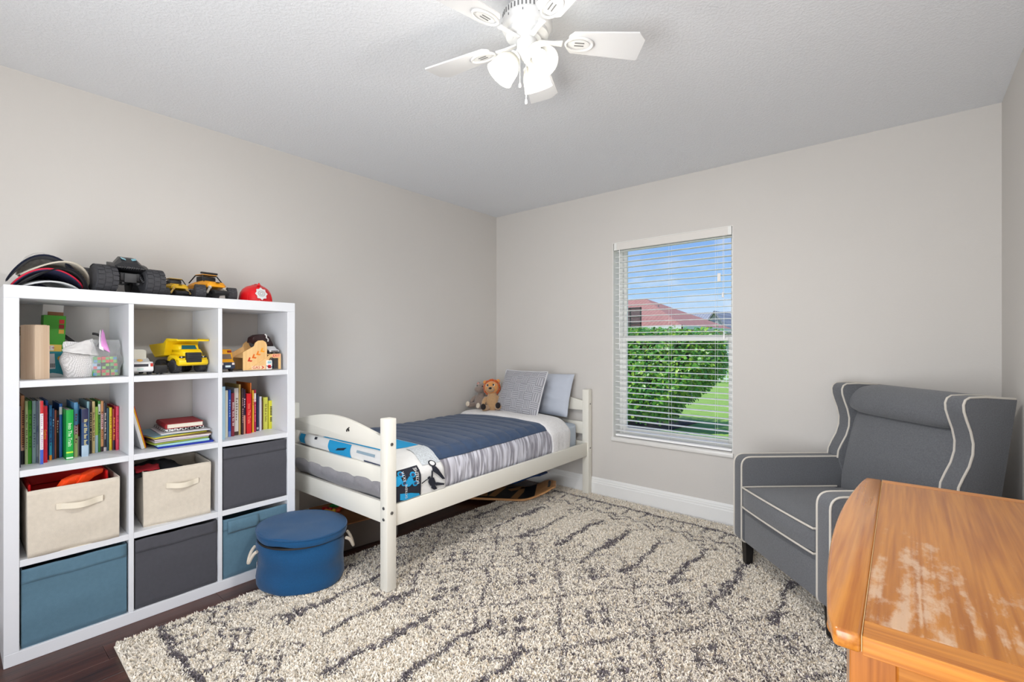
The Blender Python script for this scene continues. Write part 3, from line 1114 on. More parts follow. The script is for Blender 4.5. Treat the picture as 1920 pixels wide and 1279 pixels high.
wing_front = [(0.540, 0.610 - Z0), (0.545, 0.650 - Z0), (0.562, 0.685 - Z0), (0.590, 0.735 - Z0), (0.606, 0.785 - Z0), (0.608, 0.830 - Z0), (0.597, 0.880 - Z0), (0.580, 0.925 - Z0), (0.568, 0.962 - Z0), (0.566, 0.990 - Z0), (0.574, 1.010 - Z0), (0.592, 1.020 - Z0)]
wing_poly = wing_front + [(0.66, 1.022 - Z0), (0.800, 1.014 - Z0), (0.70, 0.40), (0.60, 0.40)]
for sg in (-1, 1):
    a0, a1 = (WI - 0.004, WO - 0.004) if sg > 0 else (-WO + 0.004, -WI + 0.004)
    wg = Shape().prism(wing_poly, a0, a1, 'x', 0.009, 3).obj('wing', GREYUP, chair)
    for xx in (a0 + 0.004, a1 - 0.004):
        s = Shape()
        s.tube([(xx, p[0] + 0.0005, p[1]) for p in wing_front] + [(xx, 0.66, 1.022 - Z0), (xx, 0.79, 1.014 - Z0)], 0.0048, 8)
        s.obj('piping', PIPE, wg)
for (lx, ly) in ((-WO + 0.055, 0.05), (WO - 0.055, 0.05), (-WO + 0.06, 0.66), (WO - 0.06, 0.66)):
    s = Shape()
    t_ = 0.024
    s.rings([[(lx - t_ * k, ly - t_ * k, z), (lx + t_ * k, ly - t_ * k, z), (lx + t_ * k, ly + t_ * k, z), (lx - t_ * k, ly + t_ * k, z)] for k, z in ((0.72, -0.022 if (lx > 0 and ly > 0.5) else 0.0), (1.0, 0.135))])
    s.obj('leg', LEG, chair, smooth=False)

# ------------------------------------------------------------------ dresser
DTOP = 0.82
OAKP = wood_material('oak_panel', (164, 92, 24), (206, 134, 50), 'y', 0.30, 1.0, 22.0, coat=0.25, worn=((-0.16, -0.40), 0.30, (230, 206, 180)))
OAKY = wood_material('oak_lengthwise', (164, 92, 24), (206, 134, 50), 'y', 0.24, 1.1, 24.0, coat=0.6)
OAKX = wood_material('oak_crosswise', (164, 92, 26), (206, 134, 50), 'x', 0.32, 1.1, 24.0, coat=0.3)
OAKZ = wood_material('oak_upright', (146, 80, 22), (188, 114, 42), 'z', 0.35, 1.1, 24.0, coat=0.2)
dx0, dx1, dy0, dy1 = -0.10, 0.349, 0.852, 1.870
dcx, dcy = 0.15, (dy0 + dy1) / 2
dr = thing('oak_dresser', 'worn honey oak bow front dresser beside the armchair', 'dresser', (dcx, dcy, 0.0))
def bow(y):          # front edge x in world, as function of world y
    u = (y - dy0) / (dy1 - dy0)
    return -0.088 - 0.036 * math.sin(PI * min(1, max(0, u))) ** 0.8 - 0.010 * u
t0, t1 = DTOP - 0.028, DTOP
ys = [dy0 + (dy1 - dy0) * k / 20 for k in range(21)]
fr = [(bow(y) - dcx, y - dcy) for y in ys]
fr[0] = (bow(dy0) + 0.004 - dcx, dy0 - dcy)
poly = fr + [(-0.058 - dcx, dy1 - dcy), (-0.050 - dcx, dy0 - dcy)]
Shape().prism(poly, t0, t1, 'z', 0.006, 3).obj('top_front_strip', OAKY, dr)
g_ = 0.0012
def quadpr(pts, name, m):
    Shape().prism([(a - dcx, b - dcy) for a, b in pts], t0, t1 - 0.0004, 'z', 0.0008, 1).obj(name, m, dr)
quadpr([(-0.050 + g_, dy0), (dx1, dy0), (dx1, dy0 + 0.052), (-0.0507 + g_, dy0 + 0.052)], 'top_end_strip', OAKX)
quadpr([(-0.058 + g_, dy1 - 0.035), (dx1, dy1 - 0.035), (dx1, dy1), (-0.058 + g_, dy1)], 'top_end_strip', OAKX)
quadpr([(-0.0508 + g_, dy0 + 0.052 + g_), (dx1, dy0 + 0.052 + g_), (dx1, dy1 - 0.035 - g_), (-0.0577 + g_, dy1 - 0.035 - g_)], 'top_panel', OAKP)
Shape().prism([(-0.0504 - dcx, dy0 + 0.002 - dcy), (-0.0493 - dcx, dy0 + 0.002 - dcy), (-0.0565 - dcx, dy1 - 0.002 - dcy), (-0.0576 - dcx, dy1 - 0.002 - dcy)], t0 + 0.004, t1 + 0.0003, 'z').obj(
    'joint_line', col(206, 168, 116, 0.5), dr, smooth=False)
# carcass: end panels framed, back, plinth, drawers on the bowed front
for yy, nm in ((dy0 + 0.022, 0), (dy1 - 0.040, 1)):
    Shape().span((-0.060 - dcx, yy + 0.006 - dcy, 0.08), (dx1 - dcx - 0.005, yy + 0.014 - dcy, t0), 0).obj('end_panel', OAKZ, dr)
    for (xa, xb) in ((-0.066, -0.010), (0.295, dx1 - 0.003)):
        Shape().span((xa - dcx, yy - dcy, 0.0), (xb - dcx, yy + 0.020 - dcy, t0), 0.002, 1).obj('end_stile', OAKZ, dr)
    for (za, zb) in ((0.08, 0.15), (t0 - 0.055, t0)):
        Shape().span((-0.010 - dcx, yy - dcy, za), (0.295 - dcx, yy + 0.020 - dcy, zb), 0.002, 1).obj('end_rail', OAKX, dr)
Shape().span((dx1 - 0.006 - dcx, dy0 + 0.04 - dcy, 0.05), (dx1 - dcx, dy1 - 0.04 - dcy, t0), 0).obj('back_panel', OAKZ, dr)
for k in range(4):
    za, zb = 0.085 + k * 0.176, 0.085 + k * 0.176 + 0.168
    pts = []
    yy_ = [dy0 + 0.044 + (dy1 - dy0 - 0.088) * q / 16 for q in range(17)]
    pts = [(bow(y) + 0.030 - dcx, y - dcy) for y in yy_] + [(bow(y) + 0.052 - dcx, y - dcy) for y in reversed(yy_)]
    d_ = Shape().prism(pts, za, zb, 'z', 0.002, 1).obj('drawer', OAKY, dr)
    for q in (0.25, 0.75):
        y = dy0 + (dy1 - dy0) * q
        xk = bow(y) + 0.030 - dcx
        s = Shape()
        s.cyl((xk, y - dcy, (za + zb) / 2), (xk - 0.016, y - dcy, (za + zb) / 2), 0.006, 0.006, 10)
        s.ball((xk - 0.022, y - dcy, (za + zb) / 2), (0.010, 0.016, 0.016), 14, 8)
        s.obj('knob', OAKX, d_)
Shape().span((-0.055 - dcx, dy0 + 0.04 - dcy, 0.0), (-0.035 - dcx, dy1 - 0.04 - dcy, 0.08), 0.002, 1).obj('plinth', OAKY, dr)

# ------------------------------------------------------------------ books
PAGES = mat('paper_pages', (226, 220, 204), 0.8, bump=0.2, bscale=700, stretch=(1, 1, 0.05))
READABLE = ('Corduroy', 'Into The Trails')
def book(name, label, group, loc, th, h, d, color, bands=(), text=None, tcol=(240, 240, 235), tsize=None, tpos=0.5, tlen=0.55, lean=0.0):
    """upright book, spine towards the room (+x), bottom centre of the spine at loc"""
    t = thing(name, label, 'book', loc, 0, group, rot=(lean, 0, 0))
    c = col(*color, 0.45)
    ct = min(0.0022, th * 0.2)
    s = Shape()
    s.span((-d, -th / 2, 0), (0, -th / 2 + ct, h), 0.0004, 1)
    s.span((-d, th / 2 - ct, 0), (0, th / 2, h), 0.0004, 1)
    n = 6
    sp = [(-0.0005 + 0.0016 * math.sin(PI * k / n), -th / 2 + th * k / n) for k in range(n + 1)]
    s.prism(sp + [(-0.003, th / 2), (-0.003, -th / 2)], 0, h, 'z')
    cov = s.obj('cover', c, t)
    Shape().span((-d + 0.004, -th / 2 + ct, 0.003), (-0.003, th / 2 - ct, h - 0.003)).obj('page_block', PAGES, t)
    for (z0, z1, bc_) in bands:
        s = Shape()
        sp2 = [(a + 0.0004, b * 0.97) for a, b in sp]
        s.prism(sp2 + [(-0.001, th * 0.485), (-0.001, -th * 0.485)], z0 * h, z1 * h, 'z')
        s.obj('spine_band', col(*bc_, 0.5), cov)
    if text and th >= 0.007 and text not in READABLE:
        # printing too small to read: rows of little strokes the length of the title
        s = Shape()
        rs = random.Random(len(text) * 31 + int(th * 1e5))
        pitch_ = h * tlen / max(10, len(text))
        zc = h * tpos + h * tlen / 2
        for ch in text:
            if ch != ' ':
                hh_ = th * (0.46 if ch.isupper() else rs.choice((0.26, 0.30, 0.42)))
                s.box((0.0016, -th * 0.14 + hh_ / 2, zc), (0.0006, hh_, pitch_ * 0.62))
            zc -= pitch_
        s.obj('spine_print', col(*tcol, 0.5), cov, smooth=False)
    elif text and th >= 0.007:
        lettering(text, tsize or th * 0.72, col(*tcol, 0.5), cov, basis((0, 0, -1), (0, 1, 0), (0.0017, 0, h * tpos)), 0.0003, 'spine_lettering', h * tlen)
    return t

ZS = ZB[2]
LB = [  # setback, y, thickness, height, colour, bands, text, text colour, label
 (0.076, 0.191, 0.008, 0.245, (58, 62, 78), (), None, None, 'thin slate grey book, leftmost in the left cube row of books'),
 (0.140, 0.203, 0.011, 0.282, (196, 140, 96), ((0.0, 0.20, (36, 38, 44)), (0.2, 0.28, (214, 168, 140))), 'UNUSUAL CREATURES', (90, 40, 20), 'tall tan book with dark foot beside the slate book'),
 (0.129, 0.214, 0.009, 0.260, (170, 186, 134), (), 'The Day The Forest', (90, 100, 60), 'pale sage green book left of the bright green one'),
 (0.130, 0.223, 0.011, 0.259, (66, 160, 22), ((0.86, 1.0, (40, 130, 16)),), 'On The Farm', (36, 100, 20), 'bright grass green thin book, fourth from the left end'),
 (0.130, 0.235, 0.012, 0.258, (146, 176, 180), (), 'Little Winter', (90, 110, 130), 'pale blue grey book right of the grass green one'),
 (0.128, 0.2475, 0.006, 0.257, (120, 134, 156), ((0.1, 0.3, (150, 160, 170)), (0.5, 0.6, (96, 110, 140))), None, None, 'speckled blue grey thin book behind the white and red spine'),
 (0.085, 0.254, 0.010, 0.260, (236, 234, 232), ((0.80, 1.0, (204, 40, 48)), (0.0, 0.23, (58, 94, 190))), 'Things To Imagine', (190, 150, 190), 'white spined book with red top and blue foot'),
 (0.109, 0.2645, 0.014, 0.235, (196, 16, 44), (), 'Corduroy', (250, 190, 40), 'red book with yellow Corduroy lettering'),
 (0.174, 0.279, 0.008, 0.253, (32, 96, 176), (), 'Sky Adventures', (160, 190, 220), 'tall blue book right behind the red one'),
 (0.153, 0.2875, 0.009, 0.233, (34, 118, 176), ((0.0, 0.09, (232, 150, 40)), (0.09, 0.32, (44, 156, 190))), 'On The Sea', (30, 60, 120), 'blue book with orange foot'),
 (0.157, 0.297, 0.0075, 0.218, (26, 66, 112), (), 'Bay', (150, 190, 220), 'dark blue thin book left of the brown one'),
 (0.162, 0.305, 0.0065, 0.210, (146, 74, 58), (), 'Wagon Trail', (210, 160, 130), 'thin reddish brown book in the left cube'),
 (0.179, 0.312, 0.0095, 0.205, (30, 14, 18), ((0.62, 0.86, (96, 14, 34)),), 'Night', (220, 200, 190), 'black and maroon book left of the tagged blue one'),
 (0.181, 0.322, 0.010, 0.234, (26, 96, 168), ((0.80, 0.94, (206, 208, 206)),), None, None, 'blue book with a white sticker near the top of its spine'),
 (0.102, 0.334, 0.024, 0.212, (10, 158, 60), ((0.02, 0.05, (220, 236, 220)), (0.13, 0.16, (190, 226, 60))), 'Into The Trails', (226, 250, 220), 'thick bright green book standing furthest forward'),
 (0.143, 0.3645, 0.013, 0.238, (84, 142, 184), ((0.0, 0.42, (176, 196, 120)), (0.42, 0.58, (206, 176, 176))), 'The Tale Of', (120, 60, 80), 'light blue and green spined book right of the thick green one'),
 (0.161, 0.378, 0.007, 0.228, (200, 196, 186), ((0.38, 0.62, (112, 34, 24)), (0.62, 1.0, (46, 110, 160))), None, None, 'thin cream brown and blue book left of the thick navy one'),
 (0.127, 0.386, 0.025, 0.208, (22, 60, 106), ((0.0, 0.235, (168, 190, 208)), (0.72, 1.0, (38, 40, 76))), 'Not the Rough Face Water', (200, 190, 140), 'thick navy book with pale blue foot'),
 (0.173, 0.4115, 0.0085, 0.236, (130, 168, 178), (), None, None, 'pale teal book partly hidden behind the thick navy one'),
 (0.177, 0.4205, 0.0085, 0.235, (28, 24, 24), (), 'Pirates Ship', (190, 170, 130), 'black book right of the thick navy one'),
 (0.180, 0.4295, 0.0105, 0.234, (204, 184, 128), (), 'Bread And Roses For Two', (96, 70, 40), 'sandy tan book between black and lime books'),
 (0.182, 0.4405, 0.0105, 0.208, (150, 196, 74), ((0.0, 0.38, (158, 190, 200)),), None, None, 'short lime green book fading to pale blue'),
 (0.188, 0.4515, 0.009, 0.233, (60, 134, 46), ((0.74, 0.94, (214, 220, 208)),), 'Ice Land', (26, 80, 20), 'green book with white label near the top'),
 (0.192, 0.461, 0.0105, 0.232, (206, 146, 96), ((0.45, 0.75, (220, 180, 176)), (0.0, 0.1, (60, 40, 44))), 'Dinosaur Tales', (120, 50, 40), 'peach and pink spined book in the left cube'),
 (0.193, 0.472, 0.0105, 0.223, (34, 32, 44), ((0.0, 0.08, (200, 190, 190)),), 'Great Stories Here', (226, 206, 190), 'black book with cream lettering beside the peach one'),
 (0.196, 0.483, 0.009, 0.197, (30, 74, 92), (), None, None, 'short dark teal book left of the yellow one'),
 (0.200, 0.4925, 0.0105, 0.198, (226, 206, 42), (), 'Tiny Ducks', (200, 150, 40), 'lemon yellow book near the right end of the left row'),
 (0.189, 0.5035, 0.0095, 0.191, (150, 24, 26), ((0.0, 0.24, (40, 26, 46)),), 'Boats To See', (240, 170, 60), 'dark red book with yellow letters, second from right end'),
 (0.177, 0.5135, 0.0105, 0.203, (208, 56, 84), (), 'My Birthday', (150, 20, 50), 'coral pink book, rightmost in the left row'),
]
for (sb, y, th, h_, c, bands, tx, tc_, lb) in LB:
    d = min(0.38 - sb, 0.14 + 0.25 * h_)
    book('book', lb, 'books in the left cube', (BX - sb, y + th / 2, ZS), th * 0.97, h_, d, c, bands, tx, tc_ or (230, 230, 230))
RB = [
 (0.064, 0.908, 0.026, 0.273, (150, 196, 226), ((0.0, 0.99, (178, 214, 236)),), None, None, 'pale sky blue book, leftmost in the right cube'),
 (0.112, 0.950, 0.013, 0.248, (226, 226, 206), (), None, None, 'ivory spined book second in the right cube'),
 (0.117, 0.966, 0.013, 0.249, (28, 88, 192), ((0.0, 0.12, (120, 150, 220)),), 'Wonders', (150, 180, 230), 'royal blue book in the right cube'),
 (0.121, 0.982, 0.016, 0.231, (134, 36, 58), (), 'Tuesday Where For Fun', (240, 220, 220), 'maroon book with white lettering'),
 (0.137, 1.002, 0.022, 0.254, (218, 214, 210), ((0.0, 0.08, (70, 50, 40)),), 'Elephants', (140, 130, 120), 'white speckled book right of the maroon one'),
 (0.140, 1.026, 0.010, 0.273, (206, 174, 100), (), None, None, 'tall wheat coloured book in the right cube'),
 (0.131, 1.0375, 0.010, 0.252, (52, 26, 34), (), 'More Stories', (200, 150, 150), 'dark plum book right of the wheat one'),
 (0.139, 1.049, 0.011, 0.245, (44, 26, 58), ((0.0, 0.42, (220, 150, 130)),), 'Moon', (230, 200, 220), 'deep purple book with salmon lower spine'),
 (0.137, 1.064, 0.026, 0.220, (208, 10, 26), (), 'Into The Trails', (250, 150, 120), 'thick scarlet book in the right cube'),
 (0.160, 1.0925, 0.006, 0.276, (226, 116, 30), (), None, None, 'tall thin orange book rising behind the scarlet one'),
 (0.153, 1.100, 0.009, 0.235, (240, 182, 40), (), 'Sun', (200, 60, 30), 'golden yellow thin book right of the orange one'),
 (0.162, 1.112, 0.012, 0.236, (176, 14, 70), ((0.72, 0.92, (236, 226, 226)),), 'The Little Cloud', (230, 120, 150), 'magenta book with white band'),
 (0.185, 1.136, 0.011, 0.206, (40, 56, 92), ((0.04, 0.10, (200, 206, 216)),), None, None, 'small navy book in the right cube'),
 (0.175, 1.148, 0.011, 0.194, (198, 196, 208), (), None, None, 'pale lilac grey book right of the small navy one'),
 (0.199, 1.163, 0.012, 0.168, (110, 70, 50), (), None, None, 'short brown book left of the chartreuse pair'),
 (0.201, 1.178, 0.026, 0.185, (206, 206, 84), (), 'The Days of Summer', (120, 110, 40), 'thick chartreuse book, left of the yellow green pair'),
 (0.196, 1.2055, 0.024, 0.164, (212, 208, 52), (), 'NUMBER TWO', (30, 30, 20), 'thick lime yellow book with black lettering, rightmost'),
]
for (sb, y, th, h_, c, bands, tx, tc_, lb) in RB:
    d = min(0.38 - sb, 0.12 + 0.28 * h_)
    book('book', lb, 'books in the right cube', (BX - sb, y + th / 2, ZS), th * 0.97, h_, d, c, bands, tx, tc_ or (230, 230, 230))

# leaning thin books and the paper stack in the middle cube
for k, (yb_, c, lb, hh, th) in enumerate(((0.600, (236, 236, 238), 'white thin book leaning on the divider by the paper stack', 0.235, 0.012),
                                          (0.611, (246, 190, 30), 'thin yellow spined book leaning behind the white one', 0.226, 0.005),
                                          (0.617, (176, 40, 46), 'thin red backed booklet leaning nearest the paper stack', 0.205, 0.004))):
    book('leaning_book', lb, 'leaning thin books', (BX - 0.105 - 0.012 * k, yb_, ZS + 0.002), th, hh, 0.19, c, (), None, lean=math.radians(13))

def sheaf(name, label, z, w, d, th, yc, setb, yaw, color, m=None, curl=0.0, cat='folder', group='papers in the middle cube'):
    t = thing(name, label, cat, (BX - setb, yc, z), yaw, group)
    s = Shape()
    n = 14
    def P(u, v, top):
        return (-(v) * d, (u - 0.5) * w, (th if top else 0.0) + curl * (math.sin(PI * u) * 0.6 + 0.25 * math.sin(2 * PI * u + 1)) * (1 - 0.6 * v))
    top = [[P(i / (n - 1), j / 5, True) for i in range(n)] for j in range(6)]
    bot = [[P(i / (n - 1), j / 5, False) for i in range(n)] for j in range(6)]
    rings = [top[j] + list(reversed(bot[j])) for j in range(6)]
    s.rings(rings)
    s.obj('sheet', m or col(*color, 0.6), t)
    return t
zz = ZS
yc = 0.752
st = [  # name, label, w, d, thick, y offset, setback, yaw, colour, curl
 ('document_folder', 'royal blue plastic folder at the bottom of the paper stack', 0.228, 0.30, 0.008, 0.008, 0.050, -0.04, (14, 44, 158), 0.0),
 ('document_folder', 'pale mint folder lying on the blue one', 0.215, 0.29, 0.009, 0.0, 0.062, -0.02, (168, 214, 214), 0.0),
 ('magazine', 'lime and black magazine curling on the mint folder', 0.232, 0.28, 0.006, -0.004, 0.070, 0.10, (140, 160, 60), 0.003),
 ('magazine', 'pale lilac magazine in the paper stack', 0.228, 0.27, 0.007, 0.0, 0.080, 0.03, (196, 184, 200), 0.003),
 ('magazine', 'pink edged white magazine in the paper stack', 0.230, 0.27, 0.006, 0.004, 0.080, -0.05, (226, 212, 214), 0.004),
 ('magazine', 'brown cover magazine bulging in the paper stack', 0.235, 0.27, 0.005, 0.006, 0.085, -0.06, (120, 96, 66), 0.005),
 ('magazine', 'yellow cornered magazine in the paper stack', 0.228, 0.26, 0.005, -0.003, 0.085, 0.16, (208, 196, 70), 0.005),
 ('magazine', 'dull teal magazine near the top of the paper stack', 0.230, 0.26, 0.005, -0.002, 0.100, 0.22, (110, 140, 150), 0.004),
 ('magazine', 'white printed pamphlet under the chequered notebook', 0.205, 0.25, 0.004, 0.016, 0.085, -0.06, (222, 222, 224), 0.004),
]
for (nm, lb, w, d, th, yo, sbk, yw_, c, cu) in st:
    t_ = sheaf(nm, lb, zz, w, d, th, yc + yo, sbk, yw_, c, curl=cu)
    if 'pamphlet' in lb:
        s = Shape()
        for q in range(7):
            s.box((-0.045, -0.055 + q * 0.013, th + 0.0033), (0.007, 0.008, 0.0006))
        s.obj('print', col(70, 72, 80), t_)
    zz += th + 0.0004 + cu * 0.1
zz += 0.004
def checker_mat():
    m = bpy.data.materials.new('composition_cover'); m.use_nodes = True
    n, l = m.node_tree.nodes, m.node_tree.links
    b = n['Principled BSDF']; tc = n.new('ShaderNodeTexCoord'); ck = n.new('ShaderNodeTexChecker')
    mp = n.new('ShaderNodeMapping'); mp.inputs['Rotation'].default_value = (0.6, 0.5, 0.78)
    ck.inputs['Scale'].default_value = 110
    ck.inputs['Color1'].default_value = rgb((20, 20, 20)); ck.inputs['Color2'].default_value = rgb((230, 230, 228))
    l.new(tc.outputs['Object'], mp.inputs[0]); l.new(mp.outputs[0], ck.inputs[0]); l.new(ck.outputs[0], b.inputs['Base Color'])
    return m
sheaf('notebook', 'black and white chequered notebook under the red book', zz, 0.165, 0.22, 0.012, yc + 0.020, 0.125, -0.03, (30, 30, 30), checker_mat(), cat='notebook')
zz += 0.0125
t = thing('hardback_book', 'dark red hardback lying on top of the paper stack', 'book', (BX - 0.115, yc + 0.020, zz), math.radians(-4))
s = Shape(); s.span((-0.215, -0.078, 0.0), (0, 0.078, 0.003), 0.001, 1).span((-0.215, -0.078, 0.022), (0, 0.078, 0.025), 0.001, 1)
s.prism([(-0.078, 0.0), (-0.083, 0.006), (-0.084, 0.0125), (-0.083, 0.019), (-0.078, 0.025), (-0.075, 0.022), (-0.075, 0.003)], -0.215, 0, 'x')
s.obj('cover', col(150, 24, 34, 0.6), t)
Shape().span((-0.210, -0.076, 0.003), (-0.004, 0.074, 0.022)).obj('page_block', PAGES, t)

# ------------------------------------------------------------------ top left cube: box, carton, bags
ZT = ZB[3]
BIRCH = wood_material('birch_block', (222, 190, 158), (240, 214, 186), 'z', 0.6, 1.0, 5.0)
t = thing('wooden_box', 'pale birch wooden box standing on end in the top left cube', 'box', (BX - 0.118, 0.243, ZT), math.radians(32))
Shape().span((-0.036, -0.027, 0), (0.036, 0.027, 0.222), 0.0015, 1).obj('body', BIRCH, t)
Shape().span((-0.030, -0.021, 0.222), (0.030, 0.021, 0.2235), 0.001, 1).obj('lid_panel', BIRCH, t)
t = thing('pine_cone_toy', 'small brown knobbly toy peeking over the birch box', 'toy', (BX - 0.265, 0.228, ZT))
s = Shape()
s.cyl((0, 0, 0), (0, 0, 0.19), 0.018, 0.014, 10)
s.obj('stem', col(96, 66, 44, 0.8), t)
s = Shape()
for q in range(22):
    a = q * 2.4
    r_ = 0.024 * math.sqrt((q + 1) / 22)
    s.ball((r_ * math.cos(a), r_ * math.sin(a) * 1.4, 0.20 + 0.012 * math.cos(q)), 0.010, 8, 6)
s.obj('knobs', col(86, 58, 40, 0.8), t)
# carton: green above, teal below, open flap
t = thing('toy_carton', 'green and teal cardboard toy carton with open white flap', 'carton', (BX - 0.235, 0.306, ZT), 0, rot=(math.radians(-2), 0, math.radians(4)))
cw, cd, ch = 0.072, 0.05, 0.270
s = Shape()
s.span((-cd, -cw / 2, 0.112), (0, cw / 2, ch), 0.0006, 1)
cg = s.obj('body', col(58, 158, 28, 0.45), t)
Shape().span((-cd, -cw / 2, 0.0), (0, cw / 2, 0.112), 0.0006, 1).obj('lower_print', col(38, 152, 168, 0.45), t)
Shape().span((-cd - 0.0015, -cw / 2 + 0.004, ch), (-cd, cw / 2, ch + 0.05), 0.0006, 1).obj('flap', col(232, 230, 228, 0.6), t)
Shape().span((-cd + 0.002, -cw / 2 + 0.02, ch - 0.001), (-cd + 0.004, cw / 2, ch + 0.018), 0.0004, 1).obj('inner_flap', col(170, 116, 86, 0.8), t)
Shape().span((0.0, -cw / 2 + 0.002, 0.112), (0.0008, cw / 2 - 0.010, 0.142), 0.0).obj('age_label', col(244, 206, 90, 0.5), cg)
Shape().span((0.0, -cw / 2 + 0.004, 0.116), (0.0011, cw / 2 - 0.035, 0.138), 0.0).obj('age_panel', col(240, 236, 230, 0.5), cg)
lettering('81+', 0.021, col(176, 20, 96), cg, basis((0, 1, 0), (0, 0, 1), (0.0014, -0.012, 0.127)), 0.0002)
for q, c_ in enumerate(((196, 40, 40), (150, 30, 34), (214, 168, 60))):
    Shape().span((0.0, cw / 2 - 0.022, ch - 0.035 - q * 0.022), (0.0008, cw / 2 - 0.005, ch - 0.017 - q * 0.022)).obj('picture', col(*c_), cg)
lp = [o for o in t.children if o.name.startswith('lower_print')][0]
Shape().span((0.0, -0.022, 0.035), (0.0008, 0.012, 0.102)).obj('price_sticker', col(236, 236, 240, 0.5), lp, rot=(0.08, 0, 0))
s = Shape()
for q in range(7):
    s.box((0.0012, -0.008 + q * 0.0024, 0.050), (0.0006, 0.0012, 0.018))
s.obj('barcode_lines', col(60, 60, 66), lp)
Shape().cyl((0, 0.025, 0.082), (0.0008, 0.025, 0.082), 0.011, seg=14).obj('picture', col(220, 170, 40), lp)
Shape().prism([(-0.03, 0.0), (-0.02, 0.014), (0.0, 0.018), (0.03, 0.012), (0.042, 0.0)], 0.0, 0.0008, 'x').obj('cloud_print', col(230, 238, 238), lp)

# white mesh bag
def mesh_material(name, c, alpha, rough=0.5, scale=None):
    m = bpy.data.materials.new(name); m.use_nodes = True
    n, l = m.node_tree.nodes, m.node_tree.links
    b = n['Principled BSDF']
    b.inputs['Base Color'].default_value = rgb(c); b.inputs['Roughness'].default_value = rough; b.inputs['Alpha'].default_value = alpha
    if scale:
        tc = n.new('ShaderNodeTexCoord'); ck = n.new('ShaderNodeTexChecker'); ck.inputs['Scale'].default_value = scale
        mp = n.new('ShaderNodeMapping'); mp.inputs['Rotation'].default_value = (0.78, 0.3, 0)
        ck.inputs['Color1'].default_value = (1, 1, 1, 1); ck.inputs['Color2'].default_value = (0.45, 0.45, 0.45, 1)
        l.new(tc.outputs['Object'], mp.inputs[0]); l.new(mp.outputs[0], ck.inputs['Vector']); l.new(ck.outputs[0], b.inputs['Alpha'])
    return m
def bag(name, label, loc, w, d, h_, m, seed, lean=0.0, neck=0.35, yaw=0.0):
    t = thing(name, label, 'bag', loc, yaw)
    s = Shape()
    n, k = 40, 16
    rings = []
    for i in range(k):
        v = i / (k - 1)
        z = h_ * v
        if v < 0.68:
            f_ = 0.92 + 0.12 * math.sin(PI * v / 0.68)
        else:
            f_ = 0.92 - 0.0 * v
        th_ = d * (1 - smoothstep(0.45, 1.0, v) * 0.90)
        ww = w * (0.88 + 0.14 * math.sin(PI * min(1, v * 1.2)))
        ring = []
        for j in range(n):
            a = 2 * PI * j / n
            ca, sa = math.cos(a), math.sin(a)
            r_ = 1 + 0.10 * nz(ca * 2.2 + seed, sa * 2.2, v * 4)
            ring.append((th_ / 2 * math.copysign(abs(ca) ** 0.7, ca) * r_ + lean * v * v, ww / 2 * math.copysign(abs(sa) ** 0.8, sa) * r_ + 0.012 * nz(v * 3, seed), z + 0.008 * nz(ca, sa + seed, v * 3) * v))
        rings.append(ring)
    s.rings(rings, True, False)
    o = s.obj('sack', m, t)
    return t, o
MESHW = mesh_material('white_netting', (224, 222, 222), 1.0, 0.6, 300)
t, sack = bag('mesh_bag', 'white netting drawstring bag slumped in the top left cube', (BX - 0.145, 0.385, ZT + 0.002), 0.120, 0.11, 0.150, MESHW, 3.0)
s = Shape()
s.grid(22, 12, lambda u, v: (0.030 + 0.030 * math.sin(PI * u) * (1 - 0.7 * v) - 0.022 * v + 0.004 * nz(u * 6, v * 5), -0.060 + u * (0.118 - 0.018 * v), 0.112 - 0.022 * u + v * (0.006 + 0.072 * u ** 0.8) + 0.003 * nz(u * 5, v * 4)))
cuff = s.obj('cuff', col(222, 220, 218, 0.7), t)
solidify(cuff, 0.002)
s = Shape()
s.tube([(0.022 - 0.012 * q / 10, 0.058 + 0.020 * math.sin(PI * q / 10) - 0.02 * (1 - q / 10), 0.188 - 0.058 * (1 - math.cos(PI * q / 20))) for q in range(11)], 0.0055, 8)
s.obj('drawstring', col(22, 22, 24, 0.6), t)
s = Shape()
for q in range(9):
    a = q * 2.1
    s.ball((0.026 * math.cos(a), 0.032 * math.sin(a), 0.020 + 0.010 * q), 0.022, 10, 8)
s.obj('bag_filling', mat('bag_filling', (196, 178, 156), 0.7, var=0.3, vscale=30), t)
t = thing('nylon_strap', 'black nylon strap trailing behind the netting bag', 'strap', (BX - 0.27, 0.372, ZT + 0.002))
s = Shape()
rg = []
for q in range(10):
    u = q / 9
    yy = -0.030 + 0.09 * u
    zz_ = 0.185 - 0.085 * u if u < 0.9 else 0.108
    rg.append([(0, yy - 0.005, zz_ - 0.006), (0.002, yy - 0.005, zz_ - 0.006), (0.002, yy + 0.005, zz_ + 0.006), (0, yy + 0.005, zz_ + 0.006)])
s.rings(rg)
s.tube([(0, 0.055, 0.11), (0.0, 0.062, 0.06), (0.0, 0.060, 0.0)], 0.004, 6)
s.obj('webbing', col(18, 18, 20, 0.7), t, smooth=False)

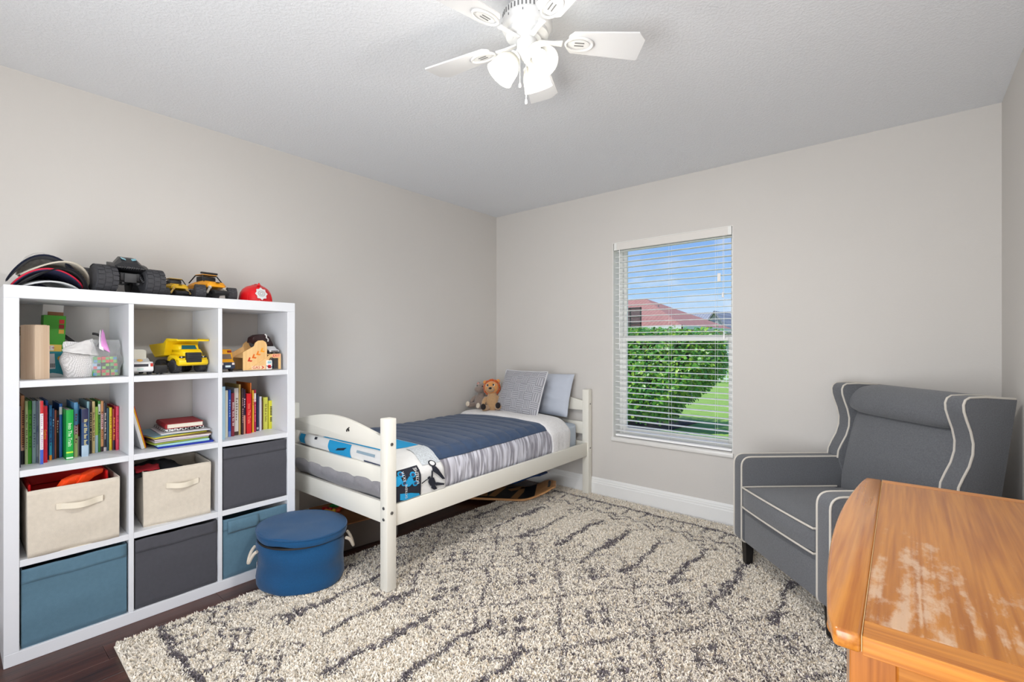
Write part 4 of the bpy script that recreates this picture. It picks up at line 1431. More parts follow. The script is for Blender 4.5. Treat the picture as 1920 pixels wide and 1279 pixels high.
# clear zip bag with coloured toy blocks inside
CLEAR = glass_material()
CLEAR.name = 'clear_plastic'
def clear_film():
    m = bpy.data.materials.new('plastic_film'); m.use_nodes = True
    n, l = m.node_tree.nodes, m.node_tree.links
    n.clear()
    o = n.new('ShaderNodeOutputMaterial'); t_ = n.new('ShaderNodeBsdfTransparent'); g = n.new('ShaderNodeBsdfPrincipled')
    g.inputs['Base Color'].default_value = (0.72, 0.74, 0.74, 1); g.inputs['Roughness'].default_value = 0.18
    x = n.new('ShaderNodeMixShader'); lw = n.new('ShaderNodeLayerWeight'); lw.inputs['Blend'].default_value = 0.35
    mr = n.new('ShaderNodeMapRange'); mr.inputs['To Min'].default_value = 0.20; mr.inputs['To Max'].default_value = 0.70
    l.new(lw.outputs['Facing'], mr.inputs['Value']); l.new(mr.outputs[0], x.inputs[0])
    l.new(t_.outputs[0], x.inputs[1]); l.new(g.outputs[0], x.inputs[2]); l.new(x.outputs[0], o.inputs[0])
    return m
t, sack = bag('zip_bag', 'clear zip top plastic bag holding coloured picture blocks', (BX - 0.125, 0.465, ZT + 0.002), 0.112, 0.11, 0.160, clear_film(), 9.0)
s = Shape()
s.grid(8, 12, lambda u, v: (0.040 - 0.045 * v + 0.006 * math.sin(v * 5), -0.018 + u * 0.030 * (1 - 0.75 * v) + 0.012 * v * v, 0.124 + v * 0.085 - 0.02 * u))
solidify(s.obj('zip_strip', col(226, 150, 214, 0.4), t), 0.0012)
s = Shape()
s.grid(8, 12, lambda u, v: (0.042 - 0.045 * v + 0.006 * math.sin(v * 5), -0.026 + u * 0.016 * (1 - 0.75 * v) + 0.012 * v * v, 0.122 + v * 0.085 - 0.01 * u))
solidify(s.obj('white_panel', col(232, 230, 234, 0.4), t), 0.0012)
blkc = [(70, 150, 60), (196, 44, 52), (120, 184, 70), (76, 138, 190), (46, 110, 70), (206, 98, 60), (150, 180, 206), (40, 40, 44), (96, 170, 84), (206, 60, 66), (60, 96, 170), (150, 200, 90)]
zb_ = 0
q = 0
for layer in range(3):
    for (ox, oy) in ((0.026, -0.034), (0.028, -0.004), (0.024, 0.028), (-0.012, -0.030), (-0.014, 0.002), (-0.012, 0.034)):
        c_ = blkc[q % len(blkc)]; c2 = blkc[(q * 5 + 3) % len(blkc)]
        cn = {0: 'bottom', 1: 'middle', 2: 'top'}[layer]
        b = thing('picture_block', '%s layer %s picture block in the clear zip bag' % (cn, ('front left', 'front middle', 'front right', 'rear left', 'rear middle', 'rear right')[q % 6]), 'toy block', (BX - 0.125 + ox - 0.004 * layer, 0.465 + oy * (1 - 0.06 * layer), ZT + 0.004 + layer * 0.0285), 0, 'blocks in the zip bag',
                  rot=(0, 0, 0.05 * math.sin(q * 3)))
        Shape().span((-0.0135, -0.0135, 0), (0.0135, 0.0135, 0.027), 0.0012, 1).obj('cube', col(*c_, 0.5), b)
        Shape().span((0.0135, -0.012, 0.002), (0.0140, 0.0, 0.0135)).obj('printed_square', col(*c2, 0.5), b)
        Shape().span((0.0135, 0.0, 0.0135), (0.0140, 0.012, 0.025)).obj('printed_square', col(*blkc[(q * 7 + 1) % len(blkc)], 0.5), b)
        q += 1

# ------------------------------------------------------------------ wheels
TYRE = mat('tyre_rubber', (60, 60, 64), 0.7, bump=0.4, bscale=120)
def tyre(parent, c, r, w, axis='y', hub=None, lugs=14, steer=0.0, hubr=0.55):
    """tyre with tread lugs; wheel axle along axis"""
    M = Matrix.Translation(c) @ Matrix.Rotation(steer, 4, 'Z') @ (Matrix.Rotation(PI / 2, 4, 'X') if axis == 'y' else Matrix.Rotation(PI / 2, 4, 'Y'))
    s = Shape()
    e_ = w / 2
    s.lathe([(r * 0.5, -e_ * 0.9), (r * 0.80, -e_), (r * 0.93, -e_ * 0.85), (r * 0.97, -e_ * 0.4), (r * 0.97, e_ * 0.4), (r * 0.93, e_ * 0.85), (r * 0.80, e_), (r * 0.5, e_ * 0.9)], seg=36, M=M)
    o = s.obj('tyre', TYRE, parent)
    s = Shape()
    for k in range(lugs):
        a = 2 * PI * k / lugs
        for row, (z0, z1, off) in enumerate(((-0.92, -0.36, 0), (-0.30, 0.30, 0.5), (0.36, 0.92, 0))):
            a2 = a + off * 2 * PI / lugs
            R = Matrix.Rotation(a2, 4, 'Z')
            s.box((r * 0.965, 0, (z0 + z1) / 2 * e_), (r * 0.07, 2 * PI * r / lugs * 0.74, (z1 - z0) * e_), 0, M=M @ R)
    s.obj('tread', TYRE, o, smooth=False)
    s = Shape()
    s.lathe([(0.0, -e_ * 0.82), (r * hubr * 0.4, -e_ * 0.86), (r * hubr, -e_ * 0.7), (r * hubr, e_ * 0.7), (r * hubr * 0.4, e_ * 0.86), (0.0, e_ * 0.82)], seg=24, M=M)
    s.obj('wheel_rim', hub or col(60, 60, 62, 0.4), o)
    return o

# ------------------------------------------------------------------ dump truck
YEL = mat('toy_yellow', (246, 208, 10), 0.38)
BLK = mat('toy_black', (26, 26, 28), 0.5)
t = thing('toy_dump_truck', 'big yellow toy dump truck in the top middle cube', 'toy truck', (BX - 0.105, 0.802, ZT), math.radians(14))
# local: front towards +x
def yel(poly, a0, a1, axis='y', name='part', bev=0.003, m=None):
    return Shape().prism(poly, a0, a1, axis, bev, 2).obj(name, m or YEL, t)
W2 = 0.070
yel([(-0.02, 0.042), (0.0, 0.036), (0.010, 0.045), (0.006, 0.066), (-0.02, 0.070)], -W2, W2, name='bumper')
yel([(-0.10, 0.060), (0.0, 0.060), (-0.002, 0.104), (-0.018, 0.118), (-0.10, 0.118)], -0.046, 0.046, name='bonnet')
for sg in (-1, 1):
    yel([(-0.095, 0.062), (-0.090, 0.080), (-0.07, 0.090), (-0.02, 0.086), (0.0, 0.074), (0.0, 0.058), (-0.024, 0.058), (-0.030, 0.068), (-0.045, 0.074), (-0.062, 0.070), (-0.072, 0.058)], sg * 0.046, sg * W2, name='mudguard')
cab = yel([(-0.10, 0.10), (-0.030, 0.10), (-0.045, 0.143), (-0.10, 0.143)], -0.046, 0.050, name='cab')
Shape().prism([(-0.040, 0.040 - 0.08), (-0.036, 0.044), (0.032, 0.038), (0.028, -0.036)], 0, 0.001, 'z').bm.free()
s = Shape(); s.rings([[(-0.0340, -0.036, 0.112), (-0.0340, 0.040, 0.112), (-0.0437, 0.034, 0.138), (-0.0437, -0.030, 0.138)], [(-0.0325, -0.036, 0.112), (-0.0325, 0.040, 0.112), (-0.0422, 0.034, 0.138), (-0.0422, -0.030, 0.138)]])
s.obj('windscreen', col(18, 92, 108, 0.2), cab, smooth=False)
gr = Shape().span((-0.004, -0.037, 0.052), (0.012, 0.037, 0.102), 0.004, 2).obj('grille', BLK, t)
s = Shape()
for q in range(5):
    s.span((0.0120, -0.033, 0.058 + q * 0.009), (0.0142, 0.033, 0.0615 + q * 0.009), 0.0008, 1)
s.obj('grille_bars', col(58, 58, 62, 0.4), gr)
for sg in (-1, 1):
    hl = Shape().span((-0.004, sg * 0.052 - 0.012, 0.075), (0.004, sg * 0.052 + 0.012, 0.084), 0.001, 1).obj('headlight', BLK, t)
    Shape().span((0.004, sg * 0.052 - 0.008, 0.077), (0.0046, sg * 0.052 - 0.002, 0.082)).obj('lamp_lens', col(226, 226, 220), hl)
# tipping bed: canopy over cab, sloped body
bed_ = Shape()
bed_.prism([(-0.235, 0.140), (-0.110, 0.150), (-0.085, 0.172), (0.002, 0.168), (0.004, 0.160), (-0.085, 0.160), (-0.105, 0.090), (-0.185, 0.078), (-0.225, 0.120)], -0.078, -0.072, 'y', 0.001, 1)
bed_.prism([(-0.235, 0.140), (-0.110, 0.150), (-0.085, 0.172), (0.002, 0.168), (0.004, 0.160), (-0.085, 0.160), (-0.105, 0.090), (-0.185, 0.078), (-0.225, 0.120)], 0.072, 0.078, 'y', 0.001, 1)
bed_.prism([(-0.237, 0.132), (-0.185, 0.076), (-0.105, 0.088), (-0.085, 0.158), (0.004, 0.158), (0.004, 0.166), (-0.088, 0.166), (-0.112, 0.096), (-0.182, 0.084), (-0.230, 0.136)], -0.074, 0.074, 'y', 0.001, 1)
bed_.obj('tipper_bed', YEL, t)
Shape().span((-0.21, -0.030, 0.046), (-0.02, 0.030, 0.062), 0.003, 1).obj('chassis', BLK, t)
YHUB = mat('toy_yellow_hub', (236, 196, 20), 0.4)
for (xx, yy) in ((-0.045, -0.060), (-0.045, 0.060), (-0.165, -0.058), (-0.165, 0.058)):
    tyre(t, (xx, yy, 0.033), 0.033, 0.030, 'y', YHUB, 16, hubr=0.66)

# small black box beside it
t = thing('battery_pack', 'small black plastic box between white car and dump truck', 'box', (BX - 0.075, 0.6615, ZT))
Shape().span((-0.05, -0.026, 0.006), (0, 0.026, 0.044), 0.003, 2).obj('body', BLK, t)
s = Shape()
for yy in (-0.012, 0.004):
    s.span((-0.03, yy, 0), (-0.004, yy + 0.006, 0.007), 0.001, 1)
s.obj('foot', col(70, 70, 74), t)
# white toy car with raised hatch panel
t = thing('toy_car', 'white toy car with raised tailgate at the left of the middle cube', 'toy car', (BX - 0.058, 0.580, ZT), 0)
WCAR = mat('toy_white', (230, 230, 230), 0.35)
Shape().prism([(-0.22, 0.020), (0.0, 0.016), (0.006, 0.024), (0.004, 0.050), (-0.008, 0.062), (-0.22, 0.062)], -0.036, 0.048, 'y', 0.003, 2).obj('body', WCAR, t)
Shape().prism([(-0.20, 0.062), (-0.03, 0.062), (-0.055, 0.078), (-0.18, 0.080)], -0.032, 0.042, 'y', 0.003, 2).obj('roof', col(200, 202, 204), t)
Shape().prism([(-0.034, 0.062), (0.032, 0.062), (0.032, 0.112), (0.022, 0.118), (-0.034, 0.120)], -0.052, -0.049, 'x', 0.001, 1).obj('tailgate', col(222, 220, 208, 0.5), t)
Shape().span((0.004, -0.026, 0.040), (0.0062, 0.028, 0.052), 0.0008, 1).obj('rear_window', col(62, 62, 70, 0.3), t)
Shape().span((0.003, 0.036, 0.040), (0.0066, 0.046, 0.055), 0.0008, 1).obj('tail_light', col(196, 56, 46, 0.3), t)
Shape().span((0.005, -0.014, 0.024), (0.0066, 0.010, 0.033), 0.0004, 1).obj('number_plate', col(200, 220, 216), t)
Shape().ball((-0.040, 0.005, 0.066), (0.010, 0.013, 0.008), 10, 8).obj('toy_figure_head', col(226, 176, 90), t)
for (xx, yy) in ((-0.035, -0.030), (-0.035, 0.040), (-0.18, -0.030), (-0.18, 0.040)):
    tyre(t, (xx, yy, 0.016), 0.016, 0.016, 'y', None, 12)

# ------------------------------------------------------------------ top right cube: bus, garage, toys
t = thing('toy_school_bus', 'yellow toy school bus in the top right cube', 'toy bus', (BX - 0.045, 0.937, ZT), math.radians(6))
BUSY = mat('bus_yellow', (246, 172, 12), 0.38)
Shape().prism([(-0.18, 0.022), (-0.002, 0.022), (-0.002, 0.052), (-0.016, 0.060), (-0.028, 0.106), (-0.036, 0.116), (-0.18, 0.116)], -0.036, 0.036, 'y', 0.004, 2).obj('body', BUSY, t)
Shape().span((-0.020, -0.0365, 0.016), (0.004, 0.0365, 0.050), 0.003, 2).obj('bumper', col(44, 52, 74, 0.4), t)
s = Shape(); s.rings([[(-0.0170, -0.029, 0.066), (-0.0170, 0.029, 0.066), (-0.0245, 0.026, 0.092), (-0.0245, -0.026, 0.092)], [(-0.0150, -0.029, 0.066), (-0.0150, 0.029, 0.066), (-0.0225, 0.026, 0.092), (-0.0225, -0.026, 0.092)]])
s.obj('windscreen', col(120, 104, 92, 0.2), t, smooth=False)
for sg in (-1, 1):
    Shape().span((-0.031, sg * 0.022 - 0.010, 0.099), (-0.0245, sg * 0.022 + 0.010, 0.110), 0.001, 1).obj('signal_light', col(146, 40, 24), t)
    Shape().span((-0.004, sg * 0.027 - 0.006, 0.036), (0.0052, sg * 0.027 + 0.006, 0.047), 0.001, 1).obj('headlight', col(232, 214, 206), t)
Shape().span((0.004, -0.012, 0.024), (0.0052, 0.014, 0.034)).obj('number_plate', col(214, 232, 234), t)
for (xx, yy) in ((-0.03, -0.030), (-0.03, 0.030), (-0.14, -0.030), (-0.14, 0.030)):
    tyre(t, (xx, yy, 0.015), 0.015, 0.014, 'y', None, 12)

LW = wood_material('toy_plywood', (222, 176, 112), (236, 196, 138), 'z', 0.5, 1.0, 4.0)
t = thing('toy_garage', 'wooden toy petrol station with EXIT and GAS signs', 'toy garage', (BX - 0.035, 1.108, ZT), math.radians(3))
Shape().span((-0.17, -0.100, 0.0), (0.0, 0.104, 0.005), 0.001, 1).obj('base_board', mat('garage_base', (150, 146, 138), 0.6), t)
tall = [(-0.098, 0.005), (-0.098, 0.100), (-0.042, 0.132), (-0.036, 0.150), (-0.020, 0.162), (0.004, 0.164), (0.020, 0.154), (0.026, 0.138), (0.026, 0.005)]
bw_ = Shape().prism(tall, -0.014, -0.008, 'x', 0.0008, 1).obj('tall_wall', LW, t)
Shape().prism([(y, z - 0.004) for y, z in tall], -0.150, -0.144, 'x', 0.0008, 1).obj('tall_wall', LW, t)
low = [(-0.080, 0.005), (0.020, 0.070), (0.040, 0.086), (0.056, 0.090), (0.100, 0.090), (0.100, 0.005), (0.086, 0.005), (0.086, 0.066), (0.042, 0.066), (0.042, 0.005)]
fw = Shape().prism(low, -0.008, -0.002, 'x', 0.0008, 1).obj('ramp_wall', LW, t)
Shape().prism([(-0.090, 0.070), (-0.088, 0.075), (0.028, 0.140), (0.028, 0.134)], -0.144, -0.014, 'x').obj('ramp_deck', LW, t)
Shape().span((-0.150, 0.028, 0.084), (-0.008, 0.100, 0.089), 0.0008, 1).obj('deck', LW, t)
Shape().span((-0.146, 0.092, 0.005), (-0.138, 0.100, 0.084), 0.0008, 1).obj('pillar', LW, t)
Shape().span((-0.10, 0.044, 0.006), (-0.05, 0.086, 0.056), 0.006, 2).obj('inner_block', col(24, 52, 84, 0.4), t)
for q, c_ in enumerate(((204, 62, 20), (222, 104, 16), (236, 130, 24), (244, 160, 30))):
    y0_, z0_ = -0.072 + q * 0.022, 0.052 + q * 0.0165
    Shape().prism([(y0_ - 0.004, z0_), (y0_ + 0.004, z0_ + 0.021), (y0_ + 0.011, z0_ + 0.020), (y0_ + 0.007, z0_ + 0.006), (y0_ + 0.021, z0_ + 0.004), (y0_ + 0.016, z0_ - 0.003)], -0.008, -0.0072, 'x').obj('arrow_print', col(*c_), bw_)
Shape().span((-0.002, 0.050, 0.070), (-0.0014, 0.098, 0.088)).obj('exit_panel', col(240, 176, 140), fw)
lettering('EXIT', 0.019, col(186, 34, 22), fw, basis((0, 1, 0), (0, 0, 1), (-0.0011, 0.074, 0.079)), 0.0002)
Shape().span((-0.002, -0.058, 0.008), (-0.0014, 0.012, 0.027)).obj('gas_panel', col(240, 206, 170), fw)
lettering('GAS', 0.021, col(190, 40, 26), fw, basis((0, 1, 0), (0, 0, 1), (-0.0011, -0.034, 0.0175)), 0.0002)
Shape().prism([(-0.008, 0.010), (0.0, 0.0175), (-0.008, 0.025), (-0.002, 0.025), (0.008, 0.0175), (-0.002, 0.010)], -0.0015, -0.0009, 'x').obj('arrow_print', col(206, 76, 30), fw)
pump = Shape().span((-0.002, 0.016, 0.005), (0.010, 0.046, 0.056), 0.003, 2).obj('petrol_pump', col(236, 232, 226, 0.4), t)
Shape().span((0.010, 0.020, 0.038), (0.0106, 0.040, 0.050)).obj('pump_display', col(150, 196, 208), pump)
Shape().span((0.010, 0.022, 0.012), (0.0106, 0.038, 0.030)).obj('pump_emblem', col(206, 20, 40), pump)
s = Shape(); s.tube([(0.008, 0.030, 0.055), (0.008, 0.036, 0.068), (0.008, 0.046, 0.071), (0.008, 0.053, 0.062), (0.009, 0.054, 0.040), (0.012, 0.046, 0.020), (0.014, 0.030, 0.016), (0.012, 0.014, 0.026)], 0.0018, 6)
s.obj('pump_hose', BLK, pump)
t = thing('toy_motorbike', 'dark brown toy vehicle lying on top of the wooden garage', 'toy', (BX - 0.135, 1.130, ZT + 0.140), math.radians(15), rot=(0.15, 0, 0.3))
s = Shape(); s.prism([(-0.06, 0.02), (-0.05, 0.048), (-0.02, 0.058), (0.035, 0.055), (0.055, 0.036), (0.075, -0.01), (0.062, -0.03), (0.02, -0.002), (-0.03, 0.006)], -0.022, 0.022, 'x', 0.005, 2)
s.obj('body', mat('toy_dark', (44, 20, 20), 0.35), t)
s = Shape(); s.tube([(0.024, 0.025, 0.056), (0.026, 0.032, 0.046), (0.026, 0.030, 0.034), (0.026, 0.040, 0.024), (0.026, 0.036, 0.012)], 0.004, 8); s.obj('chrome_trim', col(216, 214, 212, 0.25), t)
tyre(t, (0.0, -0.035, 0.012), 0.022, 0.016, 'x', None, 12); tyre(t, (0.0, 0.062, -0.018), 0.022, 0.016, 'x', None, 12)
t = thing('toy_car', 'silver white toy car parked on the garage deck', 'toy car', (BX - 0.085, 1.172, ZT + 0.089), math.radians(10))
Shape().prism([(-0.050, 0.010), (0.030, 0.010), (0.034, 0.020), (0.010, 0.028), (-0.008, 0.042), (-0.040, 0.042), (-0.050, 0.026)], -0.028, 0.028, 'y', 0.003, 2).obj('body', col(214, 214, 216, 0.3), t)
Shape().span((0.031, -0.02, 0.013), (0.0345, 0.02, 0.018)).obj('grille', BLK, t)
for (xx, yy) in ((-0.032, -0.024), (-0.032, 0.024), (0.018, -0.024), (0.018, 0.024)):
    tyre(t, (xx, yy, 0.010), 0.010, 0.010, 'y', None, 10)

# ------------------------------------------------------------------ on top of the bookcase
ZTOP = BH_
t = thing('monster_truck', 'big black monster truck toy with huge tyres on the bookcase', 'toy truck', (BX - 0.105, 0.540, ZTOP), math.radians(4))
t.scale = (0.95, 0.95, 0.95)
for (xx, yy, st_) in ((0.02, -0.094, 0.10), (0.02, 0.094, 0.05), (-0.165, -0.088, 0), (-0.165, 0.088, 0)):
    tyre(t, (xx, yy, 0.064), 0.064, 0.082, 'y', BLK, 18, st_, 0.5)
MT = mat('truck_black', (34, 34, 38), 0.38)
Shape().span((-0.20, -0.038, 0.060), (0.045, 0.038, 0.098), 0.004, 2).obj('chassis', MT, t)
Shape().span((0.040, -0.024, 0.052), (0.052, 0.024, 0.095), 0.003, 2).obj('bumper_plate', col(54, 54, 56, 0.5), t)
for sg in (-1, 1):
    s = Shape(); s.cyl((0.02, sg * 0.030, 0.070), (0.02, sg * 0.075, 0.064), 0.010, 0.008, 10)
    s.cyl((0.035, sg * 0.030, 0.095), (0.030, sg * 0.060, 0.060), 0.007, 0.007, 10)
    s.cyl((-0.165, sg * 0.030, 0.070), (-0.165, sg * 0.075, 0.064), 0.010, 0.008, 10)
    for q in range(6):
        a_ = q / 5
        s.ball((0.036 - 0.005 * a_, sg * (0.034 + 0.022 * a_), 0.092 - 0.030 * a_), 0.0085, 8, 6)
    s.obj('suspension', MT, t)
    s = Shape(); s.box((0.045, sg * 0.030, 0.048), (0.018, 0.014, 0.012), 0.003, 1); s.obj('skid', MT, t)
secs = []
for (x_, w_, zl, zh) in ((0.062, 0.052, 0.118, 0.124), (0.045, 0.058, 0.112, 0.146), (0.010, 0.056, 0.105, 0.172), (-0.03, 0.050, 0.102, 0.182), (-0.09, 0.050, 0.100, 0.168), (-0.15, 0.046, 0.102, 0.150), (-0.20, 0.040, 0.106, 0.138)):
    secs.append([(x_, -w_, zl), (x_, w_, zl), (x_, w_ * 0.98, (zl + zh) / 2), (x_, w_ * 0.55, zh), (x_, -w_ * 0.55, zh), (x_, -w_ * 0.98, (zl + zh) / 2)])
s = Shape(); s.smooth = 15; s.rings(secs); bdy = s.obj('body_shell', MT, t)
for sg in (-1, 1):
    s = Shape(); s.prism([(0.055, 0.120), (0.020, 0.138), (-0.02, 0.150), (-0.02, 0.128)], sg * 0.052, sg * 0.074, 'y', 0.002, 1); s.obj('side_fin', MT, t)
    s = Shape(); s.rings([[(0.012, sg * 0.010, 0.168), (0.012, sg * 0.030, 0.173), (0.030, sg * 0.028, 0.163), (0.030, sg * 0.012, 0.159)], [(0.012, sg * 0.010, 0.1695), (0.012, sg * 0.030, 0.1745), (0.030, sg * 0.028, 0.1650), (0.030, sg * 0.012, 0.161)]])
    s.obj('headlight', col(120, 180, 196, 0.2), bdy)
s = Shape()
for q in range(9):
    s.box((0.0615, -0.036 + q * 0.009, 0.121), (0.006, 0.003, 0.016), 0.001, 1)
s.obj('grille_teeth', MT, bdy)
Shape().span((-0.23, -0.07, 0.150), (-0.19, 0.07, 0.157), 0.002, 1).obj('rear_wing', MT, t)

def buggy(name, label, loc, yaw, k, shade, big):
    t = thing(name, label, 'toy car', loc, yaw, None)
    m = mat('buggy_%d' % int(shade[0] + shade[1]), shade, 0.38)
    tr, tw = (0.036, 0.046) if big else (0.025, 0.034)
    hw = 0.078 * k
    for (xx, yy, st_) in ((0.0, -hw, -0.35 if big else 0), (0.0, hw, -0.35 if big else 0), (-0.16 * k, -hw, 0), (-0.16 * k, hw, 0)):
        tyre(t, (xx, yy, tr), tr, tw, 'y', BLK, 16, st_, 0.5)
    zb = tr * 0.7
    Shape().span((-0.18 * k, -0.030 * k, zb), (0.03 * k, 0.030 * k, zb + 0.022 * k), 0.004, 2).obj('chassis', BLK, t)
    Shape().prism([(0.03 * k, zb), (0.05 * k, zb + 0.006), (0.045 * k, zb + 0.02 * k), (0.02 * k, zb + 0.026 * k)], -0.036 * k, 0.036 * k, 'y', 0.002, 1).obj('front_bumper', BLK, t)
    for sg in (-1, 1):
        s = Shape(); s.cyl((0.005, sg * 0.026 * k, zb + 0.050 * k), (0.016, sg * 0.054 * k, zb + 0.006 * k), 0.0055 * k, 0.0055 * k, 10)
        s.cyl((0.005, sg * 0.026 * k, zb + 0.052 * k), (0.010, sg * 0.038 * k, zb + 0.032 * k), 0.0085 * k, 0.0085 * k, 10)
        s.obj('shock_absorber', col(196, 190, 176, 0.3) if big else col(206, 170, 90, 0.3), t)
        s = Shape(); s.cyl((0.0, sg * 0.02 * k, zb + 0.008), (0.0, sg * (hw - tw / 2), tr), 0.004 * k, seg=8); s.cyl((-0.16 * k, sg * 0.02 * k, zb + 0.008), (-0.16 * k, sg * (hw - tw / 2), tr), 0.004 * k, seg=8); s.obj('axle_arm', BLK, t)
    z1 = zb + 0.034 * k
    s = Shape(); s.smooth = 20
    secs = []
    for (x_, w_, zl, zh) in ((0.020, 0.030, 0.006, 0.016), (0.006, 0.046, 0.002, 0.030), (-0.04, 0.050, 0.0, 0.038), (-0.12, 0.046, 0.0, 0.034), (-0.18, 0.036, 0.004, 0.026)):
        secs.append([(x_ * k, -w_ * k, z1 + zl * k), (x_ * k, w_ * k, z1 + zl * k), (x_ * k, w_ * k, z1 + (zl + zh) / 2 * k), (x_ * k, w_ * 0.7 * k, z1 + zh * k), (x_ * k, -w_ * 0.7 * k, z1 + zh * k), (x_ * k, -w_ * k, z1 + (zl + zh) / 2 * k)])
    s.rings(secs); s.obj('body_shell', m, t)
    Shape().span((0.0, -0.008 * k, z1 + 0.026 * k), (0.021 * k, 0.008 * k, z1 + 0.029 * k), 0.001, 1).obj('bonnet_stripe', BLK, t)
    s = Shape()
    for sg in (-1, 1):
        s.cyl((-0.025 * k, sg * 0.044 * k, z1 + 0.034 * k), (-0.050 * k, sg * 0.034 * k, z1 + 0.066 * k), 0.003 * k, seg=7)
        s.cyl((-0.050 * k, sg * 0.034 * k, z1 + 0.066 * k), (-0.110 * k, sg * 0.034 * k, z1 + 0.066 * k), 0.003 * k, seg=7)
        s.cyl((-0.110 * k, sg * 0.034 * k, z1 + 0.066 * k), (-0.150 * k, sg * 0.042 * k, z1 + 0.030 * k), 0.003 * k, seg=7)
    s.cyl((-0.050 * k, -0.034 * k, z1 + 0.066 * k), (-0.050 * k, 0.034 * k, z1 + 0.066 * k), 0.003 * k, seg=7)
    s.obj('roll_cage', BLK, t)
    Shape().span((-0.105 * k, -0.034 * k, z1 + 0.030 * k), (-0.055 * k, 0.034 * k, z1 + 0.060 * k), 0.004, 2).obj('cabin', BLK, t)
    Shape().span((-0.11 * k, -0.036 * k, z1 + 0.064 * k), (-0.048 * k, 0.036 * k, z1 + 0.071 * k), 0.002, 1).obj('roof', m, t)
    if big:
        Shape().span((-0.062 * k, -0.040 * k, z1 + 0.073 * k), (-0.048 * k, 0.040 * k, z1 + 0.082 * k), 0.002, 2).obj('light_bar', BLK, t)
    else:
        Shape().span((-0.16 * k, -0.062 * k, z1 + 0.070 * k), (-0.130 * k, 0.062 * k, z1 + 0.075 * k), 0.002, 1).obj('rear_wing', m, t)
    return t
buggy('toy_buggy', 'small yellow and black toy buggy beside the monster truck', (BX - 0.165, 0.760, ZTOP), math.radians(6), 0.82, (236, 186, 20), False)
buggy('toy_crawler', 'orange yellow toy rock crawler with big tyres and roof light bar', (BX - 0.125, 0.911, ZTOP), math.radians(14), 1.05, (244, 164, 16), True)

# fire helmet
t = thing('toy_fire_helmet', 'red toy fire helmet with silver badge on the bookcase', 'toy helmet', (BX - 0.13, 1.108, ZTOP), math.radians(-5))
HRED = mat('helmet_red', (214, 12, 24), 0.3)
s = Shape()
n = 40
rg = []
for (v, zz_) in ((1.0, 0.0), (0.99, 0.010), (0.965, 0.030), (0.90, 0.052), (0.76, 0.072), (0.54, 0.087), (0.28, 0.094), (0.05, 0.096)):
    rg.append([(0.100 * v * math.cos(2 * PI * j / n), 0.083 * v * math.sin(2 * PI * j / n), zz_) for j in range(n)])
s.rings(rg)
shell = s.obj('shell', HRED, t)
s = Shape()
rr = [(math.cos(PI * q / 14) * 0.101, 0, math.sin(PI * q / 14) * 0.0985) for q in range(15)]
s.tube(rr, [0.004 + 0.002 * math.sin(PI * q / 14) for q in range(15)], 8)
for a in (0.8, -0.8, 2.3, -2.3):
    s.tube([(math.cos(a) * 0.101 * math.cos(PI / 2 * q / 8), math.sin(a) * 0.085 * math.cos(PI / 2 * q / 8), 0.098 * math.sin(PI / 2 * q / 8)) for q in range(9)], 0.0028, 6)
s.obj('ridge', HRED, shell)
Shape().prism([(-0.010, 0.088), (0.0, 0.106), (0.010, 0.088)], 0.050, 0.062, 'x', 0.002, 1).obj('crest', HRED, shell)
s = Shape()
bad = []
for q in range(16):
    a = 2 * PI * q / 16 + PI / 2
    r_ = 0.038 if q % 2 == 0 else 0.030
    bad.append((r_ * math.cos(a) * 0.82, 0.040 + r_ * math.sin(a)))
M = Matrix.Translation((0.110, 0, 0.004)) @ Matrix.Rotation(math.radians(-22), 4, 'Y')
s.prism(bad, 0.0, 0.004, 'x', 0.001, 1, M=M)
bd = s.obj('badge', col(214, 214, 212, 0.3), t)
s = Shape()
for r_ in (0.016, 0.008):
    s.tube([tuple(M @ Vector((0.0045, r_ * math.cos(2 * PI * j / 20), 0.040 + r_ * math.sin(2 * PI * j / 20)))) for j in range(20)], 0.0016, 6, True)
s.obj('badge_ring', col(160, 166, 164, 0.3), bd)

# stack of caps
def cap(name, label, loc, rot, crown, brim, under, sq=0.45, r=0.092, stripe=None, curve=0.5, group='stacked caps'):
    t = thing(name, label, 'cap', loc, 0, group, rot=rot)
    s = Shape()
    n = 36
    rg = []
    for k in range(9):
        v = k / 8
        a = v * PI / 2
        rg.append([(r * math.cos(a) * math.cos(2 * PI * j / n) * 1.05 + 0.003 * nz(j * 0.6, k), r * math.cos(a) * math.sin(2 * PI * j / n) * 0.92, r * sq * math.sin(a) * 1.6 + 0.004 * nz(j * 0.5, k * 0.7, 4) - curve * 3.0 * (r * math.sin(2 * PI * j / n) * 0.92) ** 2 * math.cos(a) ** 2) for j in range(n)])
    s.rings(rg, True, False)
    cr = s.obj('crown', crown, t)
    solidify(cr, 0.003)
    s = Shape()
    def B(u, v):
        a = (u - 0.5) * 2 * math.radians(66)
        rr_ = r * 1.02 + v * (0.072 * (math.cos(a * 0.75)))
        yy = rr_ * math.sin(a) * 0.92
        xx = rr_ * math.cos(a) * 1.05
        return (xx, yy, 0.004 - curve * (yy ** 2) * 3.0 - 0.010 * v)
    s.grid(25, 8, B)
    br = s.obj('brim', brim, t)
    solidify(br, 0.006)
    if under:
        s = Shape(); s.grid(25, 8, lambda u, v: (B(u, v)[0] - 0.001, B(u, v)[1], B(u, v)[2] - 0.0052))
        solidify(s.obj('brim_underside', under, br), 0.001)
    if stripe:
        s = Shape(); s.tube([B(q / 24, 1.0) for q in range(25)], 0.0032, 8); s.obj('brim_trim', stripe, br)
    Shape().ball((0, 0, r * sq * 1.6 + 0.001), (0.007, 0.007, 0.004), 10, 6).obj('cap_button', crown, cr)
    return t
NAVY = fabric('cap_navy', (22, 28, 48))
